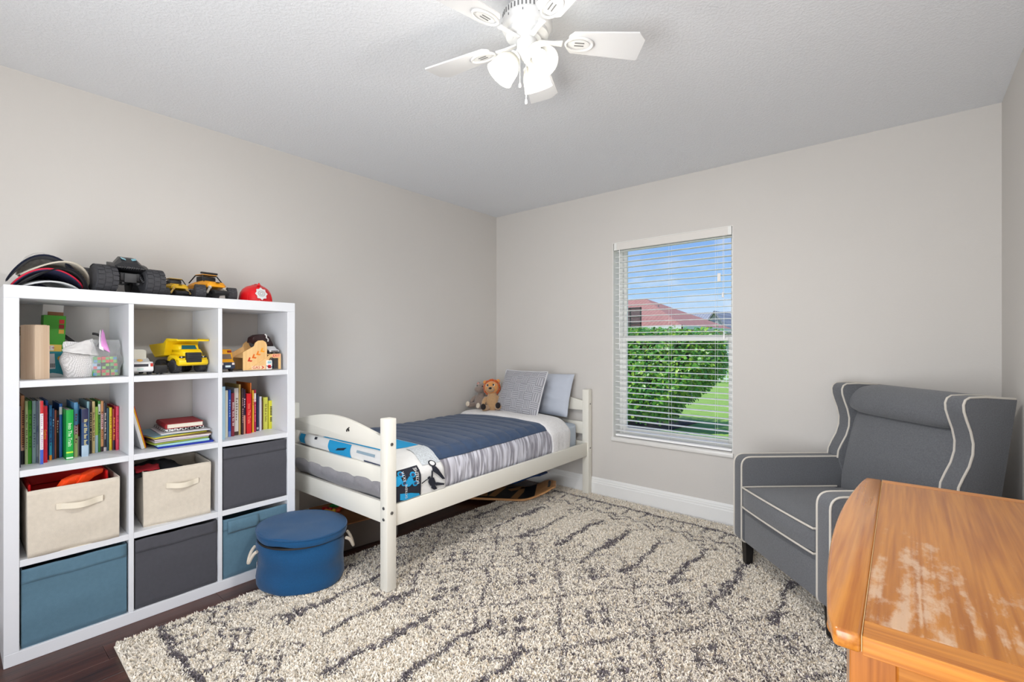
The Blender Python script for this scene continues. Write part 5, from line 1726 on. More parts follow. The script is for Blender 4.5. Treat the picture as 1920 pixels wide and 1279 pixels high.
CREAMF = fabric('cap_cream', (206, 198, 182))
WHITEF = mat('cap_print', (214, 210, 206), 0.85, var=0.5, vscale=55)
PRINTF = mat('cap_comic', (40, 44, 76), 0.85, var=0.9, vscale=40)
BLKF = fabric('cap_black', (24, 24, 28))
GREYC = fabric('cap_lightgrey', (206, 208, 210))
cap('baseball_cap', 'pale grey cap at the bottom of the cap stack', (BX - 0.165, 0.272, ZTOP + 0.026), (0, -0.04, math.radians(6)), GREYC, GREYC, None, 0.10, 0.084, None, 1.0)
cap('baseball_cap', 'comic print cap with red brim edge near the bottom of the cap stack', (BX - 0.165, 0.272, ZTOP + 0.040), (0.11, -0.24, math.radians(-2)), PRINTF, PRINTF, None, 0.10, 0.084, col(206, 26, 60, 0.6), 1.3)
cap('baseball_cap', 'dark navy cap with black brim in the middle of the cap stack', (BX - 0.165, 0.280, ZTOP + 0.056), (-0.16, -0.20, math.radians(20)), NAVY, BLKF, BLKF, 0.10, 0.088, None, 2.0)
cap('baseball_cap', 'cream cap with wide brim pointing right in the cap stack', (BX - 0.165, 0.278, ZTOP + 0.074), (-0.16, -0.26, math.radians(24)), CREAMF, CREAMF, None, 0.10, 0.088, None, 1.4)
cap('baseball_cap', 'white patterned cap with navy brim on top of the cap stack', (BX - 0.175, 0.264, ZTOP + 0.104), (0.10, -0.20, math.radians(-2)), WHITEF, NAVY, NAVY, 0.34, 0.086, None, 2.0)

# ------------------------------------------------------------------ mattress and bedding (bed frame axes)
BM = Matrix.Translation((BEDX, BEDY, 0)) @ Matrix.Rotation(BR, 4, 'Z')
def bedthing(name, label, cat, group=None):
    return thing(name, label, cat, (BEDX, BEDY, 0), BR, group)
SHEET = mat('sheet_pale_blue', (196, 208, 222), 0.8, bump=0.15, bscale=30, sheen=0.1)
mt = bedthing('mattress', 'mattress under a pale blue fitted sheet', 'mattress')
s = cushion((-0.980, 0.075, 0.368), (-0.060, 1.974, 0.610), (0.004, 0.004, 0.012), 1, bev=0.13)
subsurf(s.obj('fitted_sheet', SHEET, mt), 1)

def quilt_material(name, base, light, kind):
    """woven bed fabrics: kind 'pleat' = puckered stripes across the bed, 'navy' = stitched channels, 'sherpa' = fleece"""
    m = bpy.data.materials.new(name); m.use_nodes = True
    n, l = m.node_tree.nodes, m.node_tree.links
    b = n['Principled BSDF']; b.inputs['Roughness'].default_value = 0.85; b.inputs['Specular IOR Level'].default_value = 0.2
    b.inputs['Sheen Weight'].default_value = 0.2
    tc = n.new('ShaderNodeTexCoord'); mp = n.new('ShaderNodeMapping')
    l.new(tc.outputs['Object'], mp.inputs[0])
    z = n.new('ShaderNodeTexNoise'); l.new(mp.outputs[0], z.inputs['Vector'])
    cr = n.new('ShaderNodeValToRGB')
    cr.color_ramp.elements[0].color = rgb(base); cr.color_ramp.elements[1].color = rgb(light)
    bp = n.new('ShaderNodeBump')
    if kind == 'pleat':
        mp.inputs['Scale'].default_value = (0.10, 1.0, 0.10); z.inputs['Scale'].default_value = 46; z.inputs['Detail'].default_value = 2; z.inputs['Distortion'].default_value = 0.8
        cr.color_ramp.elements[0].position = 0.40; cr.color_ramp.elements[1].position = 0.60
        bp.inputs['Strength'].default_value = 0.6; bp.inputs['Distance'].default_value = 0.010
    elif kind == 'navy':
        z.inputs['Scale'].default_value = 26; z.inputs['Detail'].default_value = 3
        bp.inputs['Strength'].default_value = 0.25; bp.inputs['Distance'].default_value = 0.006
    else:
        z.inputs['Scale'].default_value = 70; z.inputs['Detail'].default_value = 4
        bp.inputs['Strength'].default_value = 0.5; bp.inputs['Distance'].default_value = 0.006
    l.new(z.outputs['Fac'], cr.inputs[0]); l.new(cr.outputs[0], b.inputs['Base Color'])
    l.new(z.outputs['Fac'], bp.inputs['Height']); l.new(bp.outputs[0], b.inputs['Normal'])
    return m
PLEAT = quilt_material('quilt_pleated', (150, 148, 158), (222, 222, 232), 'pleat')
NAVYQ = quilt_material('quilt_navy', (50, 68, 96), (66, 86, 116), 'navy')
SHERPA = quilt_material('quilt_white', (222, 220, 220), (244, 243, 242), 'sherpa')
GREYQ = mat('quilt_grey', (140, 138, 142), 0.85, var=0.12, vscale=60, bump=0.3, bscale=160, sheen=0.2)

# comforter profile across the bed: parameter a runs from wall side over the top to the rail
def across(a, lift=0.0):
    """a in 0..1 from wall side to the hanging room-side edge; returns x, z (local)"""
    xw, xr = -0.985, -0.050
    top = 0.632 + lift
    pts = [(xw + 0.005, top - 0.05), (xw + 0.03, top - 0.010), (xw + 0.12, top), (-0.50, top + 0.012), (-0.18, top + 0.002), (-0.105, top - 0.012), (-0.066, top - 0.042), (-0.048 + lift, top - 0.085), (-0.046 + lift, top - 0.14), (-0.050 + lift, 0.452), (-0.058 + lift, 0.425)]
    n = len(pts) - 1
    f = a * n
    i = min(n - 1, int(f)); t_ = f - i
    p0 = pts[max(0, i - 1)]; p1 = pts[i]; p2 = pts[i + 1]; p3 = pts[min(n, i + 2)]
    def cr_(q0, q1, q2, q3):
        return 0.5 * ((2 * q1) + (-q0 + q2) * t_ + (2 * q0 - 5 * q1 + 4 * q2 - q3) * t_ ** 2 + (-q0 + 3 * q1 - 3 * q2 + q3) * t_ ** 3)
    return cr_(p0[0], p1[0], p2[0], p3[0]), cr_(p0[1], p1[1], p2[1], p3[1])
quilt = bedthing('comforter', 'pleated grey comforter with navy centre panel and white folded top', 'comforter')
Y0Q, Y1Q = 0.046, 1.50
def Q(u, v, lift=0.0):
    y = Y0Q + (Y1Q - Y0Q) * v
    x, z = across(u, lift)
    side = smoothstep(0.62, 0.80, u)
    w = 0.006 * nz(x * 6, y * 5, 1.3) * (1 - side) + 0.0035 * math.sin(y * 6) * (1 - side)
    pleat = side * 0.0055 * (nz(y * 26, z * 3, 5) + 0.6 * nz(y * 55, z * 4, 8))
    hem = smoothstep(0.9, 1.0, u) * 0.010 * nz(y * 7, 2.2)
    sag = 0
    return (x + pleat + 0.003, y, z + w + hem - 0.0 * sag)
s = Shape(); s.grid(64, 150, Q)
qo = s.obj('pleated_panel', PLEAT, quilt); solidify(qo, 0.012, -1); qo.data.update()
# navy centre panel with stitched channels
def QN(u, v):
    y0n, y1n = 0.30, 1.478
    y = y0n + (y1n - y0n) * v
    # panel edge wanders slightly on the room side
    a = 0.05 + u * (0.615 + 0.012 * math.sin(y * 3) - 0.05)
    x, z = across(a, 0.007)
    ch = abs(math.sin(y * PI / 0.105 + 0.6 * math.sin(x * 4)))
    puff = 0.009 * (ch ** 0.5) * min(1, (1 - u) * 14) * min(1, u * 14)
    return (x, y, z + 0.004 + puff + 0.005 * nz(x * 7, y * 6, 3.0))
s = Shape(); s.grid(60, 150, QN)
solidify(s.obj('navy_panel', NAVYQ, quilt), 0.010, -1)
# white folded back section at the head
def QF(u, v):
    y = 1.452 + 0.285 * v
    x, z = across(0.01 + u * 0.965, 0.018)
    side = smoothstep(0.60, 0.82, u)
    edge = 0.020 * (1 - abs(2 * v - 1) ** 6)
    skew = 0.045 * smoothstep(0.45, 0.95, u) * (1 - v)
    return (x + side * (0.005 * nz(y * 22, z * 3, 9) + 0.010 * (1 - abs(2 * v - 1) ** 4)), y + skew, z + edge * (1 - side * 0.8) + 0.007 * nz(x * 6, y * 6, 6) * (1 - side))
s = Shape(); s.grid(60, 46, QF)
solidify(s.obj('folded_top', SHERPA, quilt), 0.018, -1)
# grey foot drop bulging between the foot rails
def QD(u, v):
    x = -0.945 + 0.875 * u
    bul = math.sin(PI * min(1, max(0, (v - 0.28) / 0.72)))
    zb = 0.442 + 0.008 * math.sin(u * 9) + 0.008 * nz(u * 6, 1.1)
    z = 0.640 + (zb - 0.640) * v
    chan = abs(math.sin(u * PI * 5.5)) ** 0.4
    y = 0.050 - 0.046 * bul * (0.75 + 0.25 * chan) + 0.003 * nz(u * 12, v * 6)
    return (x, y, z)
s = Shape(); s.grid(70, 24, QD)
solidify(s.obj('foot_drop', GREYQ, quilt), 0.010, 1)

# printed throw blanket across the foot
throw = bedthing('throw_blanket', 'white throw printed with blue and black extreme bike pictures at the bed foot', 'blanket')
TW = mat('throw_white', (232, 232, 230), 0.9, var=0.04, vscale=50, bump=0.3, bscale=300, sheen=0.3)
TBLUE = col(30, 156, 210, 0.9); TBLK = col(32, 34, 46, 0.9); TDK = col(58, 66, 92, 0.9)
def TB(u, v, lift=0.0):
    """u 0..1 across (wall to hanging room side), v 0..1 from foot end towards the head"""
    y = 0.050 + v * (0.270 + 0.13 * smoothstep(0.3, 1.0, u) + 0.05 * math.sin(u * 5))
    a = 0.03 + u * 0.905
    x, z = across(a, 0.022)
    side = smoothstep(0.60, 0.80, u)
    zz_ = z + (0.004 * nz(x * 9, y * 9, 11) + 0.006 * math.sin(PI * v)) * (1 - side)
    return Vector((x + side * (0.012 + 0.006 * nz(y * 9, z * 6, 2)) + side * lift, y, zz_ + lift * (1 - side)))
s = Shape(); s.grid(60, 26, TB)
to = s.obj('fleece', TW, throw); solidify(to, 0.010, -1)
# foot-end drop visible through the gap of the footboard
s = Shape()
s.grid(60, 10, lambda u, v: (-0.93 + u * 0.86, 0.046 - 0.012 * math.sin(PI * v), 0.664 + 0.030 - v * (0.064 + 0.022 * u) + 0.003 * nz(u * 8, v)))
fd = s.obj('foot_fold', TW, throw); solidify(fd, 0.006, 1)
def patch(poly, nm, m, lift=0.002, parent=None, fn=None, sub=8):
    """printed patch following the blanket: poly in (u,v) convex quad list [(u0,v0),(u1,v1)] box"""
    (u0, v0), (u1, v1) = poly
    s = Shape(); s.grid(sub, sub, lambda a, b: (fn or TB)(u0 + (u1 - u0) * a, v0 + (v1 - v0) * b, lift))
    return s.obj(nm, m, parent or to)
def shape_patch(pts, nm, m, lift=0.003):
    """filled outline in (u,v) mapped onto the blanket"""
    b = bmesh.new()
    vs_ = [b.verts.new((p[0], p[1], 0)) for p in pts]
    f = b.faces.new(vs_)
    r = bmesh.ops.triangulate(b, faces=[f])
    bmesh.ops.subdivide_edges(b, edges=list(b.edges), cuts=1)
    bmesh.ops.triangulate(b, faces=list(b.faces))
    for v in b.verts:
        v.co = TB(v.co.x, v.co.y, lift)
    s = Shape(); s._merge(b)
    return s.obj(nm, m, to)
patch(((0.685, 0.02), (0.985, 0.50)), 'dark_panel', TBLK, 0.0045)
patch(((0.20, 0.03), (0.40, 0.97)), 'blue_panel', TBLUE, 0.002)
patch(((0.42, 0.60), (0.70, 0.985)), 'speckled_panel', mat('throw_speckle', (200, 206, 210), 0.9, var=0.55, vscale=120), 0.0045)
def ring_pts(cu, cv, ru, rv, n=18, a0=0, a1=2 * PI):
    return [(cu + ru * math.cos(a0 + (a1 - a0) * k / n), cv + rv * math.sin(a0 + (a1 - a0) * k / n)) for k in range(n + (0 if abs(a1 - a0 - 2 * PI) < 1e-6 else 1))]
def disc(cu, cv, ru, rv, nm, m, lift):
    shape_patch(ring_pts(cu, cv, ru, rv), nm, m, lift)
# blue motorbike rider on dark panel (twice)
for (cu, cv) in ((0.80, 0.30), (0.77, 0.09)):
    disc(cu - 0.045, cv + 0.05, 0.028, 0.055, 'bike_print', TBLUE, 0.0065)
    disc(cu - 0.045, cv + 0.05, 0.015, 0.030, 'bike_print', TDK, 0.0080)
    disc(cu + 0.045, cv + 0.09, 0.028, 0.055, 'bike_print', TBLUE, 0.0065)
    disc(cu + 0.045, cv + 0.09, 0.015, 0.030, 'bike_print', TDK, 0.0080)
    shape_patch([(cu - 0.04, cv - 0.02), (cu - 0.01, cv + 0.04), (cu + 0.03, cv + 0.06), (cu + 0.06, cv - 0.02), (cu + 0.055, cv - 0.10), (cu + 0.01, cv - 0.09), (cu - 0.02, cv - 0.06)], 'bike_print', TBLUE, 0.0072)
shape_patch([(0.90, 0.10), (0.92, 0.30), (0.95, 0.46), (0.98, 0.48), (0.985, 0.20), (0.96, 0.10)], 'bike_print', TBLUE, 0.0066)
# black rider and wheel on white
disc(0.70, 0.80, 0.030, 0.075, 'rider_print', TBLK, 0.0065); disc(0.70, 0.80, 0.020, 0.050, 'rider_print', TW, 0.0080)
shape_patch([(0.72, 0.76), (0.735, 0.84), (0.80, 0.90), (0.885, 0.99), (0.88, 0.93), (0.82, 0.84), (0.77, 0.74)], 'rider_print', TBLK, 0.0066)
shape_patch([(0.76, 0.72), (0.77, 0.745), (0.84, 0.74), (0.84, 0.70)], 'rider_print', TBLK, 0.0068)
disc(0.828, 0.66, 0.014, 0.035, 'rider_print', TBLK, 0.0070)
shape_patch([(0.835, 0.70), (0.845, 0.62), (0.87, 0.52), (0.862, 0.50), (0.838, 0.60), (0.836, 0.66)], 'rider_print', TBLK, 0.0066)
shape_patch([(0.835, 0.66), (0.84, 0.76), (0.90, 0.80), (0.92, 0.76), (0.91, 0.68), (0.87, 0.64)], 'rider_print', TBLK, 0.0067)
shape_patch([(0.89, 0.74), (0.895, 0.82), (0.925, 0.97), (0.940, 0.96), (0.925, 0.80)], 'rider_print', TBLK, 0.0069)
shape_patch([(0.905, 0.70), (0.915, 0.78), (0.965, 0.82), (0.968, 0.76), (0.935, 0.70)], 'rider_print', TBLK, 0.0068)
def blanket_text(body, u, v0, v1, size, m, nm='lettering', lift=0.0075, flip=False):
    cu = bpy.data.curves.new('text', 'FONT'); cu.body = body; cu.size = 1.0; cu.align_y = 'CENTER'; cu.resolution_u = 2
    to_ = bpy.data.objects.new('text', cu); me = bpy.data.meshes.new_from_object(to_)
    bpy.data.objects.remove(to_); bpy.data.curves.remove(cu)
    xs = [p.co.x for p in me.vertices]; w = max(xs)
    for p in me.vertices:
        f = p.co.x / w
        # runs down the hanging side: position along u, letter height along v
        q = TB(u[0] + (u[1] - u[0]) * f, v0 + (v1 - v0) * (p.co.y + 0.5), lift)
        p.co = q
    me.name = nm; me.materials.clear(); me.materials.append(m)
    o = bpy.data.objects.new(nm, me); COL.objects.link(o); o.parent = to
blanket_text('EXTREME', (0.86, 0.70), 0.475, 0.385, 0.1, TW)
blanket_text('EXTR', (0.80, 0.705), 0.225, 0.155, 0.1, TW)
blanket_text('EXTREME', (0.96, 0.83), 0.245, 0.185, 0.1, TW)
# prints on the foot fold
def ffold(u, v, lift=0.0):
    return Vector((-0.93 + u * 0.86, 0.046 - 0.012 * math.sin(PI * v) - 0.0075 - lift, 0.694 - v * (0.064 + 0.022 * u)))
for (a, b, m, nm) in (((0.40, 0.02), (0.66, 0.97), TBLUE, 'blue_panel'), ((0.02, 0.05), (0.09, 0.9), TBLUE, 'blue_panel'), ((0.73, 0.25), (0.92, 0.42), col(150, 172, 186, 0.9), 'script_print'), ((0.80, 0.78), (0.99, 0.98), TDK, 'dark_panel')):
    patch((a, b), nm, m, 0.001, fd, ffold)
s = Shape(); s.grid(6, 6, lambda a, b: ffold(0.49 + 0.10 * a + 0.03 * (1 - b), 0.45 - 0.18 * a + 0.22 * b, 0.0024)); s.obj('rider_print', TBLK, fd)
s = Shape(); s.grid(6, 6, lambda a, b: ffold(0.22 + 0.03 * a, 0.05 + 0.2 * b, 0.0024)); s.obj('rider_print', TBLK, fd)

# ------------------------------------------------------------------ pillows
def pillow(name, label, cat, w, h_, th, M, m, seed, sag=0.0, piping=None, pm=None, crease=0.006, corner=0.10):
    t = thing(name, label, cat)
    t.matrix_world = M
    n = 34
    def top(sg):
        def f(u, v):
            a, b = 2 * u - 1, 2 * v - 1
            pr = max(0, (1 - abs(a) ** 2.6)) ** 0.5 * max(0, (1 - abs(b) ** 2.6)) ** 0.5
            pinch = 1 - corner * (a * a * b * b) * 0 - corner * 0.35 * (1 - abs(b) ** 2) * abs(a) ** 3
            pinch2 = 1 - corner * 0.35 * (1 - abs(a) ** 2) * abs(b) ** 3
            wr = crease * nz(a * 3 + seed, b * 3, seed * 2) * pr
            return (a * w / 2 * pinch, sg * (th / 2 * pr) + wr + sag * (1 - b) * pr * 0.2, b * h_ / 2 * pinch2 + h_ / 2)
        return f
    s = Shape(); s.grid(n, n, top(-1)); s.grid(n, n, top(1))
    bmesh.ops.remove_doubles(s.bm, verts=s.bm.verts, dist=0.0005)
    s.obj('case', m, t)
    if piping:
        s = Shape(); pts = []
        f = top(1)
        for k in range(24): pts.append(f(k / 24, 0))
        for k in range(24): pts.append(f(1, k / 24))
        for k in range(24): pts.append(f(1 - k / 24, 1))
        for k in range(24): pts.append(f(0, 1 - k / 24))
        s.tube([(p[0], 0, p[2]) for p in pts], piping, 7, True)
        s.obj('piping', pm, t)
    return t
def knit_material():
    m = bpy.data.materials.new('basket_weave'); m.use_nodes = True
    n, l = m.node_tree.nodes, m.node_tree.links
    b = n['Principled BSDF']; b.inputs['Roughness'].default_value = 0.9
    b.inputs['Sheen Weight'].default_value = 0.2
    tc = n.new('ShaderNodeTexCoord')
    w1 = n.new('ShaderNodeTexWave'); w1.bands_direction = 'X'; w1.inputs['Scale'].default_value = 20; w1.inputs['Distortion'].default_value = 0.0
    w2 = n.new('ShaderNodeTexWave'); w2.bands_direction = 'Z'; w2.inputs['Scale'].default_value = 20; w2.inputs['Distortion'].default_value = 0.0
    mp = n.new('ShaderNodeMapping'); mp.inputs['Scale'].default_value = (1, 0.0, 1); mp.inputs['Location'].default_value = (0.5, 0.3, 0.01)
    ck = n.new('ShaderNodeTexChecker'); ck.inputs['Scale'].default_value = 15.0
    l.new(tc.outputs['Object'], w1.inputs[0]); l.new(tc.outputs['Object'], w2.inputs[0]); l.new(tc.outputs['Object'], mp.inputs[0]); l.new(mp.outputs[0], ck.inputs[0])
    mx = n.new('ShaderNodeMix'); mx.data_type = 'FLOAT'
    l.new(ck.outputs['Fac'], mx.inputs['Factor']); l.new(w1.outputs['Fac'], mx.inputs['A']); l.new(w2.outputs['Fac'], mx.inputs['B'])
    cr = n.new('ShaderNodeValToRGB'); cr.color_ramp.elements[0].color = rgb((138, 138, 144)); cr.color_ramp.elements[1].color = rgb((188, 188, 194))
    l.new(mx.outputs['Result'], cr.inputs[0]); l.new(cr.outputs[0], b.inputs['Base Color'])
    bp = n.new('ShaderNodeBump'); bp.inputs['Strength'].default_value = 0.5; bp.inputs['Distance'].default_value = 0.004
    l.new(mx.outputs['Result'], bp.inputs['Height']); l.new(bp.outputs[0], b.inputs['Normal'])
    return m
# sleeping pillow propped on the headboard, cushion in front of it
PILB = mat('pillow_pale_blue', (190, 196, 208), 0.85, var=0.04, vscale=20, bump=0.25, bscale=24, sheen=0.1)
M = Matrix.Translation((-2.43, 3.245, 0.645)) @ Matrix.Rotation(math.radians(-2), 4, 'Z') @ Matrix.Rotation(math.radians(-17), 4, 'X')
pillow('sleeping_pillow', 'pale blue pillow propped against the headboard', 'pillow', 0.64, 0.36, 0.13, M, PILB, 2.0, crease=0.022)
M = Matrix.Translation((-2.470, 3.005, 0.655)) @ Matrix.Rotation(math.radians(-3), 4, 'Z') @ Matrix.Rotation(math.radians(-22), 4, 'X')
pillow('knit_cushion', 'grey basket weave square cushion with pale piping', 'cushion', 0.46, 0.385, 0.13, M, knit_material(), 5.0, 0, 0.006, col(206, 206, 210, 0.8), 0.010)

# ------------------------------------------------------------------ plush animals
def plush_mat(name, c):
    return mat(name, c, 0.95, var=0.18, vscale=70, bump=0.6, bscale=220, sheen=0.5, spec=0.1)
TANP = plush_mat('plush_tan', (188, 152, 112)); ORP = plush_mat('plush_mane', (196, 92, 34)); GRP = plush_mat('plush_grey', (150, 134, 124)); WHP = plush_mat('plush_white', (226, 212, 192)); GOLDP = plush_mat('plush_face', (222, 152, 82))
DKP = plush_mat('plush_dark', (40, 34, 34))
def plush(name, label, loc, yaw, lion, k):
    t = thing(name, label, 'plush toy', loc, yaw)
    body = TANP if lion else GRP
    s = Shape(); s.ball((0, 0, 0.085 * k), (0.055 * k, 0.062 * k, 0.085 * k), 22, 16)
    s.ball((0, 0, 0.150 * k), (0.038 * k, 0.042 * k, 0.035 * k), 16, 10)
    for sg in (-1, 1):
        s.tube([(0.0, sg * 0.040 * k, 0.135 * k), (0.020 * k, sg * 0.068 * k, 0.110 * k), (0.045 * k, sg * 0.075 * k, 0.075 * k), (0.058 * k, sg * 0.070 * k, 0.055 * k)], [0.020 * k, 0.021 * k, 0.020 * k, 0.012 * k], 12)
        s.tube([(0.01 * k, sg * 0.040 * k, 0.045 * k), (0.055 * k, sg * 0.055 * k, 0.035 * k), (0.100 * k, sg * 0.062 * k, 0.030 * k), (0.112 * k, sg * 0.062 * k, 0.034 * k)], [0.030 * k, 0.028 * k, 0.026 * k, 0.022 * k], 12)
    o = s.obj('body', body, t); subsurf(o, 1)
    for sg in (-1, 1):
        Shape().ball((0.122 * k, sg * 0.062 * k, 0.040 * k), (0.008 * k, 0.022 * k, 0.026 * k), 14, 10).obj('foot_pad', DKP if lion else WHP, o)
    s = Shape()
    s.ball((0.012 * k, 0, 0.212 * k), (0.056 * k, 0.062 * k, 0.056 * k), 22, 16)
    hd = s.obj('head', GOLDP if lion else GRP, t)
    if lion:
        s = Shape()
        for q in range(26):
            a = 2 * PI * q / 26
            s.ball((-0.012 * k + 0.010 * k * math.sin(q * 2.2), 0.060 * k * math.cos(a), 0.216 * k + 0.060 * k * math.sin(a)), (0.026 * k, 0.019 * k, 0.019 * k), 10, 8)
        s.ball((-0.020 * k, 0, 0.216 * k), (0.045 * k, 0.066 * k, 0.066 * k), 16, 12)
        s.obj('mane', ORP, hd)
        Shape().ball((0.060 * k, 0, 0.192 * k), (0.032 * k, 0.034 * k, 0.026 * k), 18, 12).obj('muzzle', TANP, hd)
        Shape().ball((0.090 * k, 0, 0.196 * k), (0.010 * k, 0.014 * k, 0.010 * k), 12, 8).obj('nose', DKP, hd)
        for sg in (-1, 1):
            Shape().ball((0.060 * k, sg * 0.026 * k, 0.226 * k), (0.006 * k, 0.013 * k, 0.013 * k), 12, 8).obj('eye_patch', WHP, hd)
            Shape().ball((0.065 * k, sg * 0.025 * k, 0.228 * k), (0.005 * k, 0.008 * k, 0.009 * k), 10, 8).obj('eye', col(28, 22, 20, 0.2), hd)
            Shape().ball((-0.004 * k, sg * 0.058 * k, 0.268 * k), (0.012 * k, 0.018 * k, 0.018 * k), 12, 8).obj('ear', GOLDP, hd)
    else:
        Shape().ball((0.066 * k, 0, 0.196 * k), (0.040 * k, 0.046 * k, 0.032 * k), 18, 12).obj('muzzle', GRP, hd)
        for sg in (-1, 1):
            Shape().ball((0.056 * k, sg * 0.030 * k, 0.230 * k), (0.006 * k, 0.007 * k, 0.008 * k), 10, 8).obj('eye', col(28, 22, 20, 0.2), hd)
            e_ = Shape().ball((0.0, sg * 0.058 * k, 0.256 * k), (0.010 * k, 0.020 * k, 0.020 * k), 12, 8).obj('ear', GRP, hd)
            Shape().ball((0.008 * k, sg * 0.058 * k, 0.256 * k), (0.006 * k, 0.013 * k, 0.013 * k), 12, 8).obj('inner_ear', col(206, 150, 140, 0.9), e_)
    return t
lion = plush('plush_lion', 'tan plush lion with orange mane leaning on the grey cushion', (-2.722, 3.02, 0.652), math.radians(-62), True, 1.0)
lion.rotation_euler = (math.radians(6), math.radians(-14), math.radians(-58))
hip = plush('plush_animal', 'grey brown plush animal slumped against the wall beside the lion', (-2.922, 3.05, 0.652), math.radians(-75), False, 0.90)
hip.rotation_euler = (math.radians(-4), math.radians(-12), math.radians(-80))

# ------------------------------------------------------------------ boards under the bed
def sled(name, label, loc, yaw, L, w, up, m_edge, m_deck, z0, printed):
    t = thing(name, label, 'board', loc, yaw)
    n = 26
    def P(u, v):
        x = -L * (1 - u)
        z = up * smoothstep(0.62, 1.0, u) ** 1.4
        half = w / 2 * (1 - 0.55 * smoothstep(0.86, 1.0, u) ** 2)
        return x, (2 * v - 1) * half, z
    s = Shape(); s.grid(n, 12, P)
    o = s.obj('deck', m_edge, t); solidify(o, 0.011, 0)
    s = Shape(); s.grid(n, 12, lambda u, v: (P(u * 0.80, 0.05 + 0.9 * v)[0], P(u * 0.80, 0.05 + 0.9 * v)[1], P(u * 0.80, v)[2] + 0.0066))
    gp = s.obj('grip', m_deck, t)
    if printed:
        s = Shape()
        TANC = col(168, 124, 76, 0.6)
        def bar(x0, y0, x1, y1, wd):
            d = Vector((x1 - x0, y1 - y0, 0)).normalized(); q = Vector((-d.y, d.x, 0)) * wd
            zz_ = 0.0085
            s.rings([[(x0 - q.x, y0 - q.y, zz_), (x0 + q.x, y0 + q.y, zz_)], [(x1 - q.x, y1 - q.y, zz_), (x1 + q.x, y1 + q.y, zz_)]], False, False)
        for (a, b, c, d) in ((-0.32, -0.15, -0.26, 0.15), (-0.26, 0.15, -0.38, 0.05), (-0.50, -0.12, -0.44, 0.14), (-0.56, -0.12, -0.60, 0.12), (-0.70, -0.12, -0.66, 0.12)):
            bar(a, b, c, d, 0.028)
        s.obj('letter_print', TANC, gp)
    return t
DECKW = wood_material('deck_maple', (196, 138, 84), (222, 168, 112), 'x', 0.4, 1.0, 6.0)
t = sled('wooden_board', 'maple edged board with black printed deck under the bed', (-2.150, 3.130, 0.034), math.radians(33), 0.80, 0.34, 0.085, DECKW, col(24, 22, 22, 0.5), 0, True)
s = Shape(); s.tube([(-0.055, -0.06, 0.075), (-0.050, -0.03, 0.096), (-0.048, 0.0, 0.102), (-0.050, 0.03, 0.096), (-0.055, 0.06, 0.075)], 0.010, 8)
s.obj('strap', col(52, 52, 54, 0.6), t)
t = sled('plastic_board', 'dark blue plastic board behind the maple board under the bed', (-2.33, 3.215, 0.052), math.radians(3), 0.85, 0.26, 0.10, col(24, 62, 118, 0.35), col(20, 52, 100, 0.4), 0, False)

# cardboard lid with toys under the bed behind the hamper
t = thing('cardboard_tray', 'flat brown cardboard tray with toys under the bed foot', 'tray', (-2.76, 1.72, 0.0), math.radians(-8))
CARD = mat('cardboard', (166, 116, 74), 0.8, var=0.1, vscale=20)
Shape().span((-0.22, -0.22, 0.16), (0.22, 0.22, 0.166), 0.001, 1).obj('tray_base', CARD, t)
Shape().span((-0.20, -0.20, 0.0), (0.20, 0.20, 0.16), 0.004, 1).obj('carton', mat('carton_grey', (104, 96, 90), 0.8), t)
for k, (xx, yy, c_, lb) in enumerate(((-0.06, -0.13, (206, 40, 30), 'red plastic toy on the cardboard tray'), (-0.01, -0.15, (232, 186, 40), 'yellow plastic toy on the cardboard tray'), (-0.08, -0.05, (40, 130, 60), 'green plastic toy on the cardboard tray'), (0.02, -0.10, (196, 70, 30), 'orange red plastic toy on the cardboard tray'))):
    o = thing('plastic_toy', lb, 'toy', (-2.76 + xx - 0.04, 1.72 + yy - 0.02, 0.166), 0.6 * k, 'plastic toys under the bed')
    s = Shape(); s.tube([(-0.035, 0, 0.012), (-0.01, 0.012, 0.014), (0.015, -0.004, 0.016), (0.04, 0.010, 0.014)], [0.010, 0.013, 0.013, 0.009], 10)
    s.obj('body', col(*c_, 0.4), o)
    s = Shape(); s.ball((0.04, 0.010, 0.018), 0.014, 12, 8); s.obj('knob', col(*c_, 0.4), o)

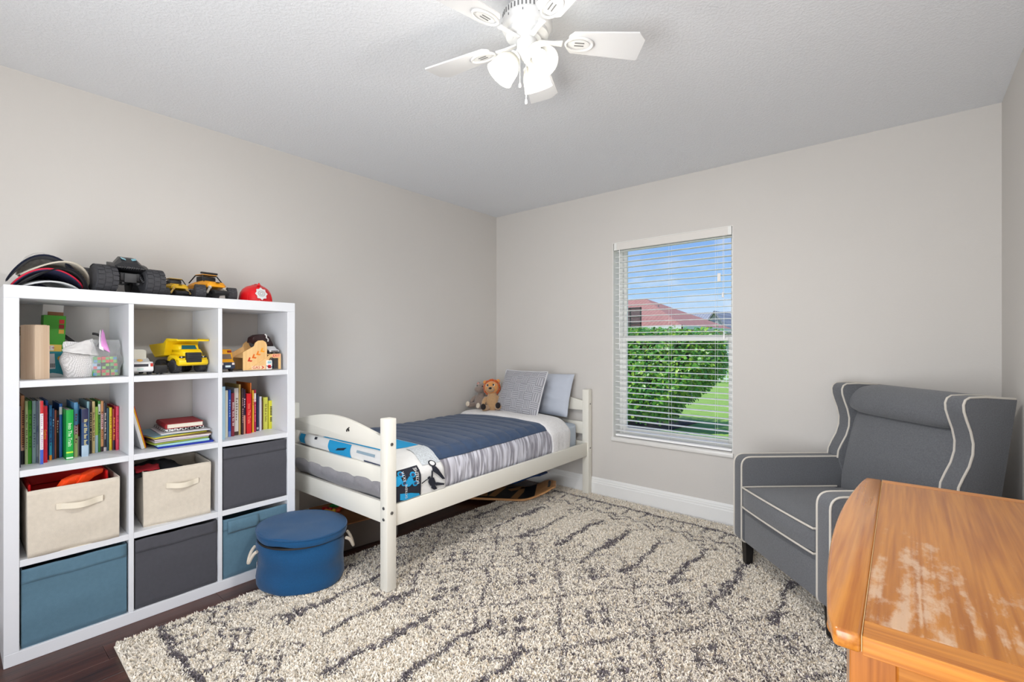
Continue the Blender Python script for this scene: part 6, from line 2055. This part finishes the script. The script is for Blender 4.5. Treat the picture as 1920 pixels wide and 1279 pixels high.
# ------------------------------------------------------------------ shag rug
RX0, RX1, RY0, RY1 = -2.462, -0.115, 0.425, 3.385
rug = thing('shag_rug', 'cream shag rug with charcoal diamond and feather pattern', 'rug', ((RX0 + RX1) / 2, (RY0 + RY1) / 2, 0.0), math.radians(-1.0))
RW, RL = RX1 - RX0, RY1 - RY0
def rug_pattern(X, Y):
    """darkness 0..1 for rug-local metres, X across, Y along (arrays)"""
    u = X + RW / 2
    v = RL / 2 - np.abs(Y)            # distance from the nearer short end
    jit = 0.010 * np.sin(X * 37 + Y * 11) + 0.008 * np.sin(X * 13 - Y * 29)
    D = np.zeros_like(X)
    def band(cond, a):
        nonlocal D
        D = np.maximum(D, np.where(cond, a, 0.0))
    # heavy line across near each end
    band(np.abs(v - 0.150 + jit * 0.6) < 0.013, 0.95)
    # fingers from the line, ending in a chain of hexagons
    pu = np.mod(u + jit * 0.6, 0.135)
    band((np.abs(pu - 0.0675) < 0.008) & (v > 0.15) & (v < 0.275), 0.8)
    band((np.abs(np.mod(pu + 0.0675, 0.135) - 0.0675) < 0.005) & (v > 0.15) & (v < 0.225), 0.55)
    hx = np.abs(pu - 0.0675) / 0.0675
    hex1 = 0.275 + 0.055 * (1 - hx)
    hex0 = 0.300 - 0.030 * (1 - hx)
    band((np.abs(v - hex1 - 0.02) < 0.0095), 0.85)
    pu2 = np.mod(u + 0.0675 + jit * 0.6, 0.27)
    hx2 = np.abs(pu2 - 0.135)
    band((np.abs(v - (0.345 + 0.065 * np.clip(1 - hx2 / 0.075, 0, 1))) < 0.0095) & (hx2 < 0.075), 0.85)
    # feather stripes running lengthwise
    col_ = np.mod(u, 0.235)
    idx = np.floor(u / 0.235).astype(int)
    start = 0.46 + 0.12 * ((idx * 7) % 3) / 2.0
    end = 1.02 + 0.10 * ((idx * 5) % 3) / 2.0
    saw = np.abs(np.mod(v * 1.0 + 0.02 * idx, 0.062) / 0.062 - 0.5) * 2
    wd = 0.010 + 0.026 * saw * (0.55 + 0.45 * np.sin(v * 9 + idx * 2.0))
    band((np.abs(col_ - 0.1175 + jit) < wd) & (v > start) & (v < end), 0.85)
    # small open diamonds between some stripes
    dd = np.abs(col_ - 0.1175) / 0.055 + np.abs(np.mod(v - 0.40 - 0.07 * (idx % 2), 10) - 0.05) / 0.055
    band(np.abs(dd - 1.0) < 0.13, 0.7)
    # central field: lattice of diamonds with a mark inside each
    cen = v > 0.90
    a = np.mod((X + jit) / 0.46 + Y / 0.62, 1.0)
    b = np.mod((X + jit) / 0.46 - Y / 0.62, 1.0)
    la = np.minimum(a, 1 - a)
    lb = np.minimum(b, 1 - b)
    band((np.minimum(la, lb) < 0.020) & cen, 0.62)
    q = (np.abs(a - 0.5) < 0.20) & (np.abs(b - 0.5) < 0.20)
    ck = np.sin(X * 62) * np.sin(Y * 52) > 0.10
    band(q & ck & cen, 0.70)
    q2 = (np.abs(a - 0.5) < 0.07) & (np.abs(b - 0.5) < 0.07)
    band(q2 & cen, 0.1)
    return D
def rug_noise(X, Y, s, seed):
    return (np.sin(X * s * 1.0 + seed) * np.sin(Y * s * 1.3 + seed * 2) + np.sin(X * s * 2.3 - Y * s * 1.7 + seed * 3) + np.sin(Y * s * 2.9 + X * s * 0.7 + seed)) / 3
RUGM = bpy.data.materials.new('shag_pile'); RUGM.use_nodes = True
_n, _l = RUGM.node_tree.nodes, RUGM.node_tree.links
_a = _n.new('ShaderNodeVertexColor'); _a.layer_name = 'yarn'
_l.new(_a.outputs['Color'], _n['Principled BSDF'].inputs['Base Color'])
_n['Principled BSDF'].inputs['Roughness'].default_value = 0.9
_n['Principled BSDF'].inputs['Specular IOR Level'].default_value = 0.1
_n['Principled BSDF'].inputs['Sheen Weight'].default_value = 0.2
Shape().span((-RW / 2, -RL / 2, 0.001), (RW / 2, RL / 2, 0.007), 0.002, 1).obj('backing', mat('rug_backing', (226, 218, 202), 0.95), rug)
NT = 380000
gx = RNG.uniform(-RW / 2 + 0.004, RW / 2 - 0.004, NT)
gy = RNG.uniform(-RL / 2 + 0.004, RL / 2 - 0.004, NT)
dark = rug_pattern(gx + RNG.normal(0, 0.004, NT), gy + RNG.normal(0, 0.004, NT))
v_end = RL / 2 - np.abs(gy)
mott = np.clip(0.5 + 0.5 * rug_noise(gx, gy, 16, 1.0), 0, 1)
pick = RNG.uniform(0, 1, NT)
keep = dark * (0.78 + 0.32 * mott)
isd = pick < keep
isd |= (RNG.uniform(0, 1, NT) < 0.15 * np.clip((v_end - 0.75) / 0.4, 0, 1) * (0.5 + mott))
isd |= RNG.uniform(0, 1, NT) < 0.015
cream = np.array([lin(252), lin(244), lin(230)]); dk = np.array([lin(120), lin(113), lin(118)])
base = np.where(isd[:, None], dk, cream)
base = base * RNG.uniform(0.80, 1.10, NT)[:, None]
warm = np.where(RNG.uniform(0, 1, NT) < 0.10, 0.82, 1.0)
base[:, 2] *= warm
base[:, 1] *= 1 - (1 - warm) * 0.4
ang = RNG.uniform(0, 2 * PI, NT)
lean_ = RNG.uniform(0.15, 0.95, NT)
ln = RNG.uniform(0.018, 0.026, NT)
wdt = RNG.uniform(0.0024, 0.0040, NT)
tw = RNG.uniform(0, 2 * PI, NT)
z0 = 0.006
P0 = np.stack([gx, gy, np.full(NT, z0)], 1)
dirx, diry = np.cos(ang), np.sin(ang)
mid = P0 + np.stack([dirx * ln * 0.25 * lean_, diry * ln * 0.25 * lean_, ln * 0.60], 1)
tip = P0 + np.stack([dirx * ln * 0.75 * lean_, diry * ln * 0.75 * lean_, ln * (0.60 + 0.35 * (1 - lean_ * 0.8))], 1)
side = np.stack([np.cos(tw), np.sin(tw), np.zeros(NT)], 1) * wdt[:, None]
V = np.empty((NT, 5, 3), np.float32)
V[:, 0] = P0 - side; V[:, 1] = P0 + side; V[:, 2] = mid - side * 1.1; V[:, 3] = mid + side * 1.1; V[:, 4] = tip
tri = np.array([[0, 1, 3], [0, 3, 2], [2, 3, 4]])
F = (np.arange(NT)[:, None, None] * 5 + tri[None]).reshape(-1, 3).astype(np.int32)
me = bpy.data.meshes.new('pile')
me.vertices.add(NT * 5); me.loops.add(F.size); me.polygons.add(len(F))
me.vertices.foreach_set('co', V.ravel())
me.loops.foreach_set('vertex_index', F.ravel())
me.polygons.foreach_set('loop_start', np.arange(0, F.size, 3, dtype=np.int32))
me.polygons.foreach_set('loop_total', np.full(len(F), 3, np.int32))
me.update(calc_edges=True)
ca = me.color_attributes.new('yarn', 'FLOAT_COLOR', 'POINT')
cc = np.ones((NT, 5, 4), np.float32); cc[:, :, :3] = base[:, None, :]
ca.data.foreach_set('color', cc.ravel())
me.materials.append(RUGM)
pile = bpy.data.objects.new('pile', me); COL.objects.link(pile); pile.parent = rug; pile['kind'] = 'stuff'

# ------------------------------------------------------------------ outside: lawn, hedge, houses, fence
GZ = -0.20
LAWN = mat('lawn_grass', (132, 166, 70), 0.9, var=0.30, vscale=5, bump=0.8, bscale=40)
struct(Shape().span((-70, YB + T + 0.02, GZ - 0.1), (40, 90, GZ)).obj('lawn', LAWN), 'sunlit green lawn outside the window')
struct(Shape().prism([(-9, 7.25), (-3.9, 7.30), (-3.0, 7.7), (-2.9, 8.8), (-9, 9.2)], GZ, GZ + 0.025, 'z', 0.01, 1).obj('mulch_bed', mat('mulch', (70, 58, 52), 0.95, var=0.5, vscale=30, bump=0.8, bscale=60)), 'dark mulch bed below the hedge')

hedge = thing('hedge', 'dense leafy green clusia hedge outside the window', 'hedge', (-4.6, 8.1, GZ))
def hedge_surface(n, inset, rng):
    """random points on the flaring hedge volume; local coords"""
    pts, nrm = [], []
    while len(pts) < n:
        v = rng.random() ** 0.85
        zt = 1.62 + 0.10 * math.sin(rng.random() * 7)
        side = rng.random()
        wr = 1.50 + 0.80 * smoothstep(0.0, 0.75, v)      # right half-length flares upward
        wl_ = 2.2
        dy_ = 0.55 + 0.20 * math.sin(PI * min(1, v * 1.1))
        if side < 0.62:
            x_ = -wl_ + (wl_ + wr) * rng.random(); y_ = -dy_ * (1 - 0.6 * max(0, (x_ - wr + 0.5) / 0.5) ** 2 if x_ > wr - 0.5 else 1); nr = (0, -1, 0.25)
            z_ = 0.10 + v * (zt - 0.10)
        elif side < 0.78:
            a = rng.random() * PI - PI / 2
            x_ = wr - 0.30 + 0.30 * math.cos(a); y_ = dy_ * math.sin(a); nr = (math.cos(a), math.sin(a), 0.2)
            z_ = 0.10 + v * (zt - 0.10)
        else:
            x_ = -wl_ + (wl_ + 2.25) * rng.random(); y_ = dy_ * (2 * rng.random() - 1); z_ = zt; nr = (0, -0.3, 1)
        z_ -= 0.14 * smoothstep(0.6, 2.3, x_) * v
        k = 1 - inset * rng.random()
        bump = 0.10 * nz(x_ * 2.2, y_ * 2.2, z_ * 2.2)
        pts.append((x_ + nr[0] * bump, y_ * k + nr[1] * bump, z_ + nr[2] * bump * 0.6)); nrm.append(nr)
    return pts, nrm
rng = random.Random(5)
NL = 15000
pts, nrm = hedge_surface(NL, 0.22, rng)
V = []; F = []; C = []
for p, nr in zip(pts, nrm):
    nrv = Vector(nr).normalized()
    d = (nrv + Vector((rng.uniform(-1, 1), rng.uniform(-1, 1), rng.uniform(-0.5, 1.1))) * 0.8).normalized()
    t1 = d.orthogonal().normalized()
    t1 = (Matrix.Rotation(rng.uniform(0, 6.28), 3, d) @ t1)
    t2 = d.cross(t1)
    L = rng.uniform(0.045, 0.085); W = L * 0.62
    P = Vector(p)
    i0 = len(V)
    for (a, b, c) in ((0, 0, 0), (0.30, 0.42, 0.05), (0.72, 0.50, 0.10), (1.0, 0.22, 0.08), (1.0, -0.22, 0.08), (0.72, -0.50, 0.10), (0.30, -0.42, 0.05)):
        V.append(P + t1 * (a * L) + t2 * (b * W) + d * (c * L))
    F.append(tuple(range(i0, i0 + 7)))
    g = rng.random(); y_ = rng.random() < 0.30
    c = (lin(64 + 60 * g + (50 if y_ else 0)), lin(128 + 60 * g + (24 if y_ else 0)), lin(44 + 22 * g))
    C += [c] * 7
me = bpy.data.meshes.new('foliage'); me.from_pydata(V, [], F); me.update()
ca = me.color_attributes.new('leaf', 'FLOAT_COLOR', 'POINT')
ca.data.foreach_set('color', [x for c in C for x in (*c, 1.0)])
LEAFM = bpy.data.materials.new('hedge_leaf'); LEAFM.use_nodes = True
n_, l_ = LEAFM.node_tree.nodes, LEAFM.node_tree.links
vc = n_.new('ShaderNodeVertexColor'); vc.layer_name = 'leaf'
pb = n_['Principled BSDF']; pb.inputs['Roughness'].default_value = 0.35
tr = n_.new('ShaderNodeBsdfTranslucent'); ms = n_.new('ShaderNodeMixShader'); ms.inputs[0].default_value = 0.3
l_.new(vc.outputs[0], pb.inputs['Base Color']); l_.new(vc.outputs[0], tr.inputs[0])
l_.new(pb.outputs[0], ms.inputs[1]); l_.new(tr.outputs[0], ms.inputs[2]); l_.new(ms.outputs[0], n_['Material Output'].inputs[0])
me.materials.append(LEAFM)
o = bpy.data.objects.new('foliage', me); COL.objects.link(o); o.parent = hedge; o['kind'] = 'stuff'
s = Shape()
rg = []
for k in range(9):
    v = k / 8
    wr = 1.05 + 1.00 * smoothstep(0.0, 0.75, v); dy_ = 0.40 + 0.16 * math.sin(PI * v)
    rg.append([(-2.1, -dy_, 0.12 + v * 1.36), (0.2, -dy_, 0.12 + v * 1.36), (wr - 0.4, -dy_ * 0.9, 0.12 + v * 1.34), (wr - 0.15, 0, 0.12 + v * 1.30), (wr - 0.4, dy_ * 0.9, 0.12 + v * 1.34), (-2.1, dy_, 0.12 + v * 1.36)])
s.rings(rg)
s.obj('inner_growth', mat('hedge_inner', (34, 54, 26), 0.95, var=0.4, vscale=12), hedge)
s = Shape()
for k in range(9):
    xx = -1.8 + k * 0.34
    s.cyl((xx, 0.1 * math.sin(k * 2), 0.0), (xx + 0.08, -0.1 * math.sin(k), 0.5), 0.03, 0.018, 8)
s.obj('stems', mat('hedge_bark', (92, 76, 60), 0.9), hedge)

# red roofed house behind the hedge
STUC = mat('stucco', (206, 200, 194), 0.9)
def roof_tile_mat(name, a, b):
    m = bpy.data.materials.new(name); m.use_nodes = True
    n, l = m.node_tree.nodes, m.node_tree.links
    bs = n['Principled BSDF']; bs.inputs['Roughness'].default_value = 0.85
    tc = n.new('ShaderNodeTexCoord'); w = n.new('ShaderNodeTexWave'); w.bands_direction = 'X'; w.inputs['Scale'].default_value = 1.3; w.inputs['Distortion'].default_value = 1.0
    z = n.new('ShaderNodeTexNoise'); z.inputs['Scale'].default_value = 6
    mx = n.new('ShaderNodeMath'); mx.operation = 'MULTIPLY_ADD'; mx.inputs[1].default_value = 0.35
    l.new(tc.outputs['Object'], w.inputs[0]); l.new(tc.outputs['Object'], z.inputs['Vector']); l.new(w.outputs['Fac'], mx.inputs[0]); l.new(z.outputs['Fac'], mx.inputs[2])
    cr = n.new('ShaderNodeValToRGB'); cr.color_ramp.elements[0].color = rgb(a); cr.color_ramp.elements[1].color = rgb(b); cr.color_ramp.elements[0].position = 0.3
    l.new(mx.outputs[0], cr.inputs[0]); l.new(cr.outputs[0], bs.inputs['Base Color'])
    return m
REDR = roof_tile_mat('roof_terracotta', (150, 102, 92), (176, 128, 116))
GRYR = roof_tile_mat('roof_grey', (120, 122, 130), (160, 162, 170))
house = thing('neighbour_house', 'pale house with terracotta hip roof beyond the hedge', 'house', (-12.5, 30.0, GZ))
hx0, hx1 = -9.5, 3.4
hy0, hy1 = -5.0, 5.0
Shape().span((hx0 + 0.6, hy0 + 0.6, 0), (hx1 - 0.6, hy1 - 0.6, 2.5)).obj('wall', STUC, house)
s = Shape(); bm = s.bm
ze, zr = 2.40, 4.45
vv = [bm.verts.new(q) for q in ((hx0, hy0, ze), (hx1, hy0, ze), (hx1, hy1, ze), (hx0, hy1, ze), (-6.5, 0, zr), (-0.9, 0, zr))]
for f in ((0, 1, 5, 4), (1, 2, 5), (2, 3, 4, 5), (3, 0, 4), (3, 2, 1, 0)):
    bm.faces.new([vv[k] for k in f])
rf = s.obj('roof', REDR, house, smooth=False)
Shape().span((hx0 - 0.05, hy0 - 0.06, ze - 0.18), (hx1 + 0.05, hy0 + 0.02, ze + 0.02)).obj('fascia', col(226, 224, 220, 0.6), rf)
Shape().span((hx1 - 0.02, hy0 - 0.06, ze - 0.18), (hx1 + 0.06, hy1 + 0.06, ze + 0.02)).obj('fascia', col(226, 224, 220, 0.6), rf)
s = Shape(); s.cyl((0.6, -1.4, zr - 1.2), (0.6, -1.4, zr - 0.62), 0.04, seg=10); s.obj('vent_pipe', col(130, 128, 126), rf)
for (xa, xb) in ((-5.5, -4.3), (-0.9, 0.2), (1.4, 2.6)):
    w = Shape().span((xa, hy0 + 0.52, 0.9), (xb, hy0 + 0.60, 2.05)).obj('window', col(236, 236, 234), house)
    Shape().span((xa + 0.07, hy0 + 0.50, 0.97), (xb - 0.07, hy0 + 0.53, 1.98)).obj('pane', col(62, 66, 72, 0.15), w)
# screened patio cage
cage = thing('screen_enclosure', 'dark framed screen patio cage beside the red roofed house', 'patio cage', (-11.85, 24.3, GZ))
DKM = col(62, 60, 60, 0.5)
for k in range(6):
    Shape().span((-2.4 + k * 0.62, 0, 0), (-2.34 + k * 0.62, 0.06, 3.42)).obj('upright', DKM, cage)
for zz_ in (0.9, 1.8, 2.5, 2.9, 3.36):
    Shape().span((-2.4, 0.0, zz_), (0.76, 0.06, zz_ + 0.06)).obj('crossbar', DKM, cage)
Shape().span((-2.4, 0.03, 0.0), (0.76, 0.034, 3.36)).obj('screen', mesh_material('cage_screen', (74, 78, 82), 0.55, 0.7), cage)
# grey roofed house further away
gh = thing('grey_house', 'white gabled house with grey roof in the distance', 'house', (-12.5, 44.0, GZ))
Shape().span((-8.2, -4.0, 0), (3.4, 4.0, 2.3)).obj('wall', col(222, 222, 224, 0.8), gh)
s = Shape(); bm = s.bm
vv = [bm.verts.new(q) for q in ((-9, -4.4, 2.2), (4, -4.4, 2.2), (4, 4.4, 2.2), (-9, 4.4, 2.2), (-9, 0, 4.25), (2.2, 0, 4.25))]
for f in ((0, 1, 5, 4), (1, 2, 5), (2, 3, 4, 5), (3, 0, 4), (3, 2, 1, 0)):
    bm.faces.new([vv[k] for k in f])
s.obj('roof', GRYR, gh, smooth=False)
gb = Shape().prism([(-0.2, 2.2), (2.1, 2.2), (0.95, 3.85)], -5.2, -4.6, 'y').obj('gable', col(226, 227, 230, 0.8), gh, smooth=False)
for sg in (-1, 1):
    s = Shape(); s.prism([(0.95, 3.85), (0.95, 4.0), (0.95 + sg * 1.35, 2.2), (0.95 + sg * 1.15, 2.18)], -5.5, -1.0, 'y'); s.obj('gable_roof', GRYR, gh, smooth=False)
Shape().span((0.75, -5.24, 2.7), (1.15, -5.18, 3.2)).obj('gable_vent', col(180, 182, 186), gb)
fh = thing('tan_roof_house', 'house with pale brown roof at the far right of the window view', 'house', (-4.6, 50.0, GZ))
Shape().span((-5.5, -4, 0), (9, 4, 2.8)).obj('wall', col(214, 212, 210, 0.8), fh)
s = Shape(); bm = s.bm
vv = [bm.verts.new(q) for q in ((-6.2, -4.5, 2.7), (9.6, -4.5, 2.7), (9.6, 4.5, 2.7), (-6.2, 4.5, 2.7), (-3.4, 0, 4.3), (7, 0, 4.3))]
for f in ((0, 1, 5, 4), (1, 2, 5), (2, 3, 4, 5), (3, 0, 4), (3, 2, 1, 0)):
    bm.faces.new([vv[k] for k in f])
s.obj('roof', roof_tile_mat('roof_tan', (160, 138, 128), (190, 168, 158)), fh, smooth=False)
# white picket railing
fence = thing('picket_fence', 'white metal picket fence beyond the hedge end', 'fence', (-6.4, 18.0, GZ))
WF = col(232, 234, 236, 0.5)
pk = Shape().span((-0.012, -0.012, 0.05), (0.012, 0.012, 1.28)).mesh('picket'); pk.materials.append(WF)
for k in range(30):
    o = bpy.data.objects.new('picket', pk); COL.objects.link(o); o.parent = fence; o.location = (k * 0.12, 0, 0)
for zz_ in (0.15, 1.10):
    Shape().span((-0.1, -0.015, zz_), (3.6, 0.015, zz_ + 0.045)).obj('fence_rail', WF, fence)
for k in range(3):
    Shape().span((-0.12 + k * 1.8, -0.035, 0), (-0.05 + k * 1.8, 0.035, 1.38)).obj('fence_post', WF, fence)
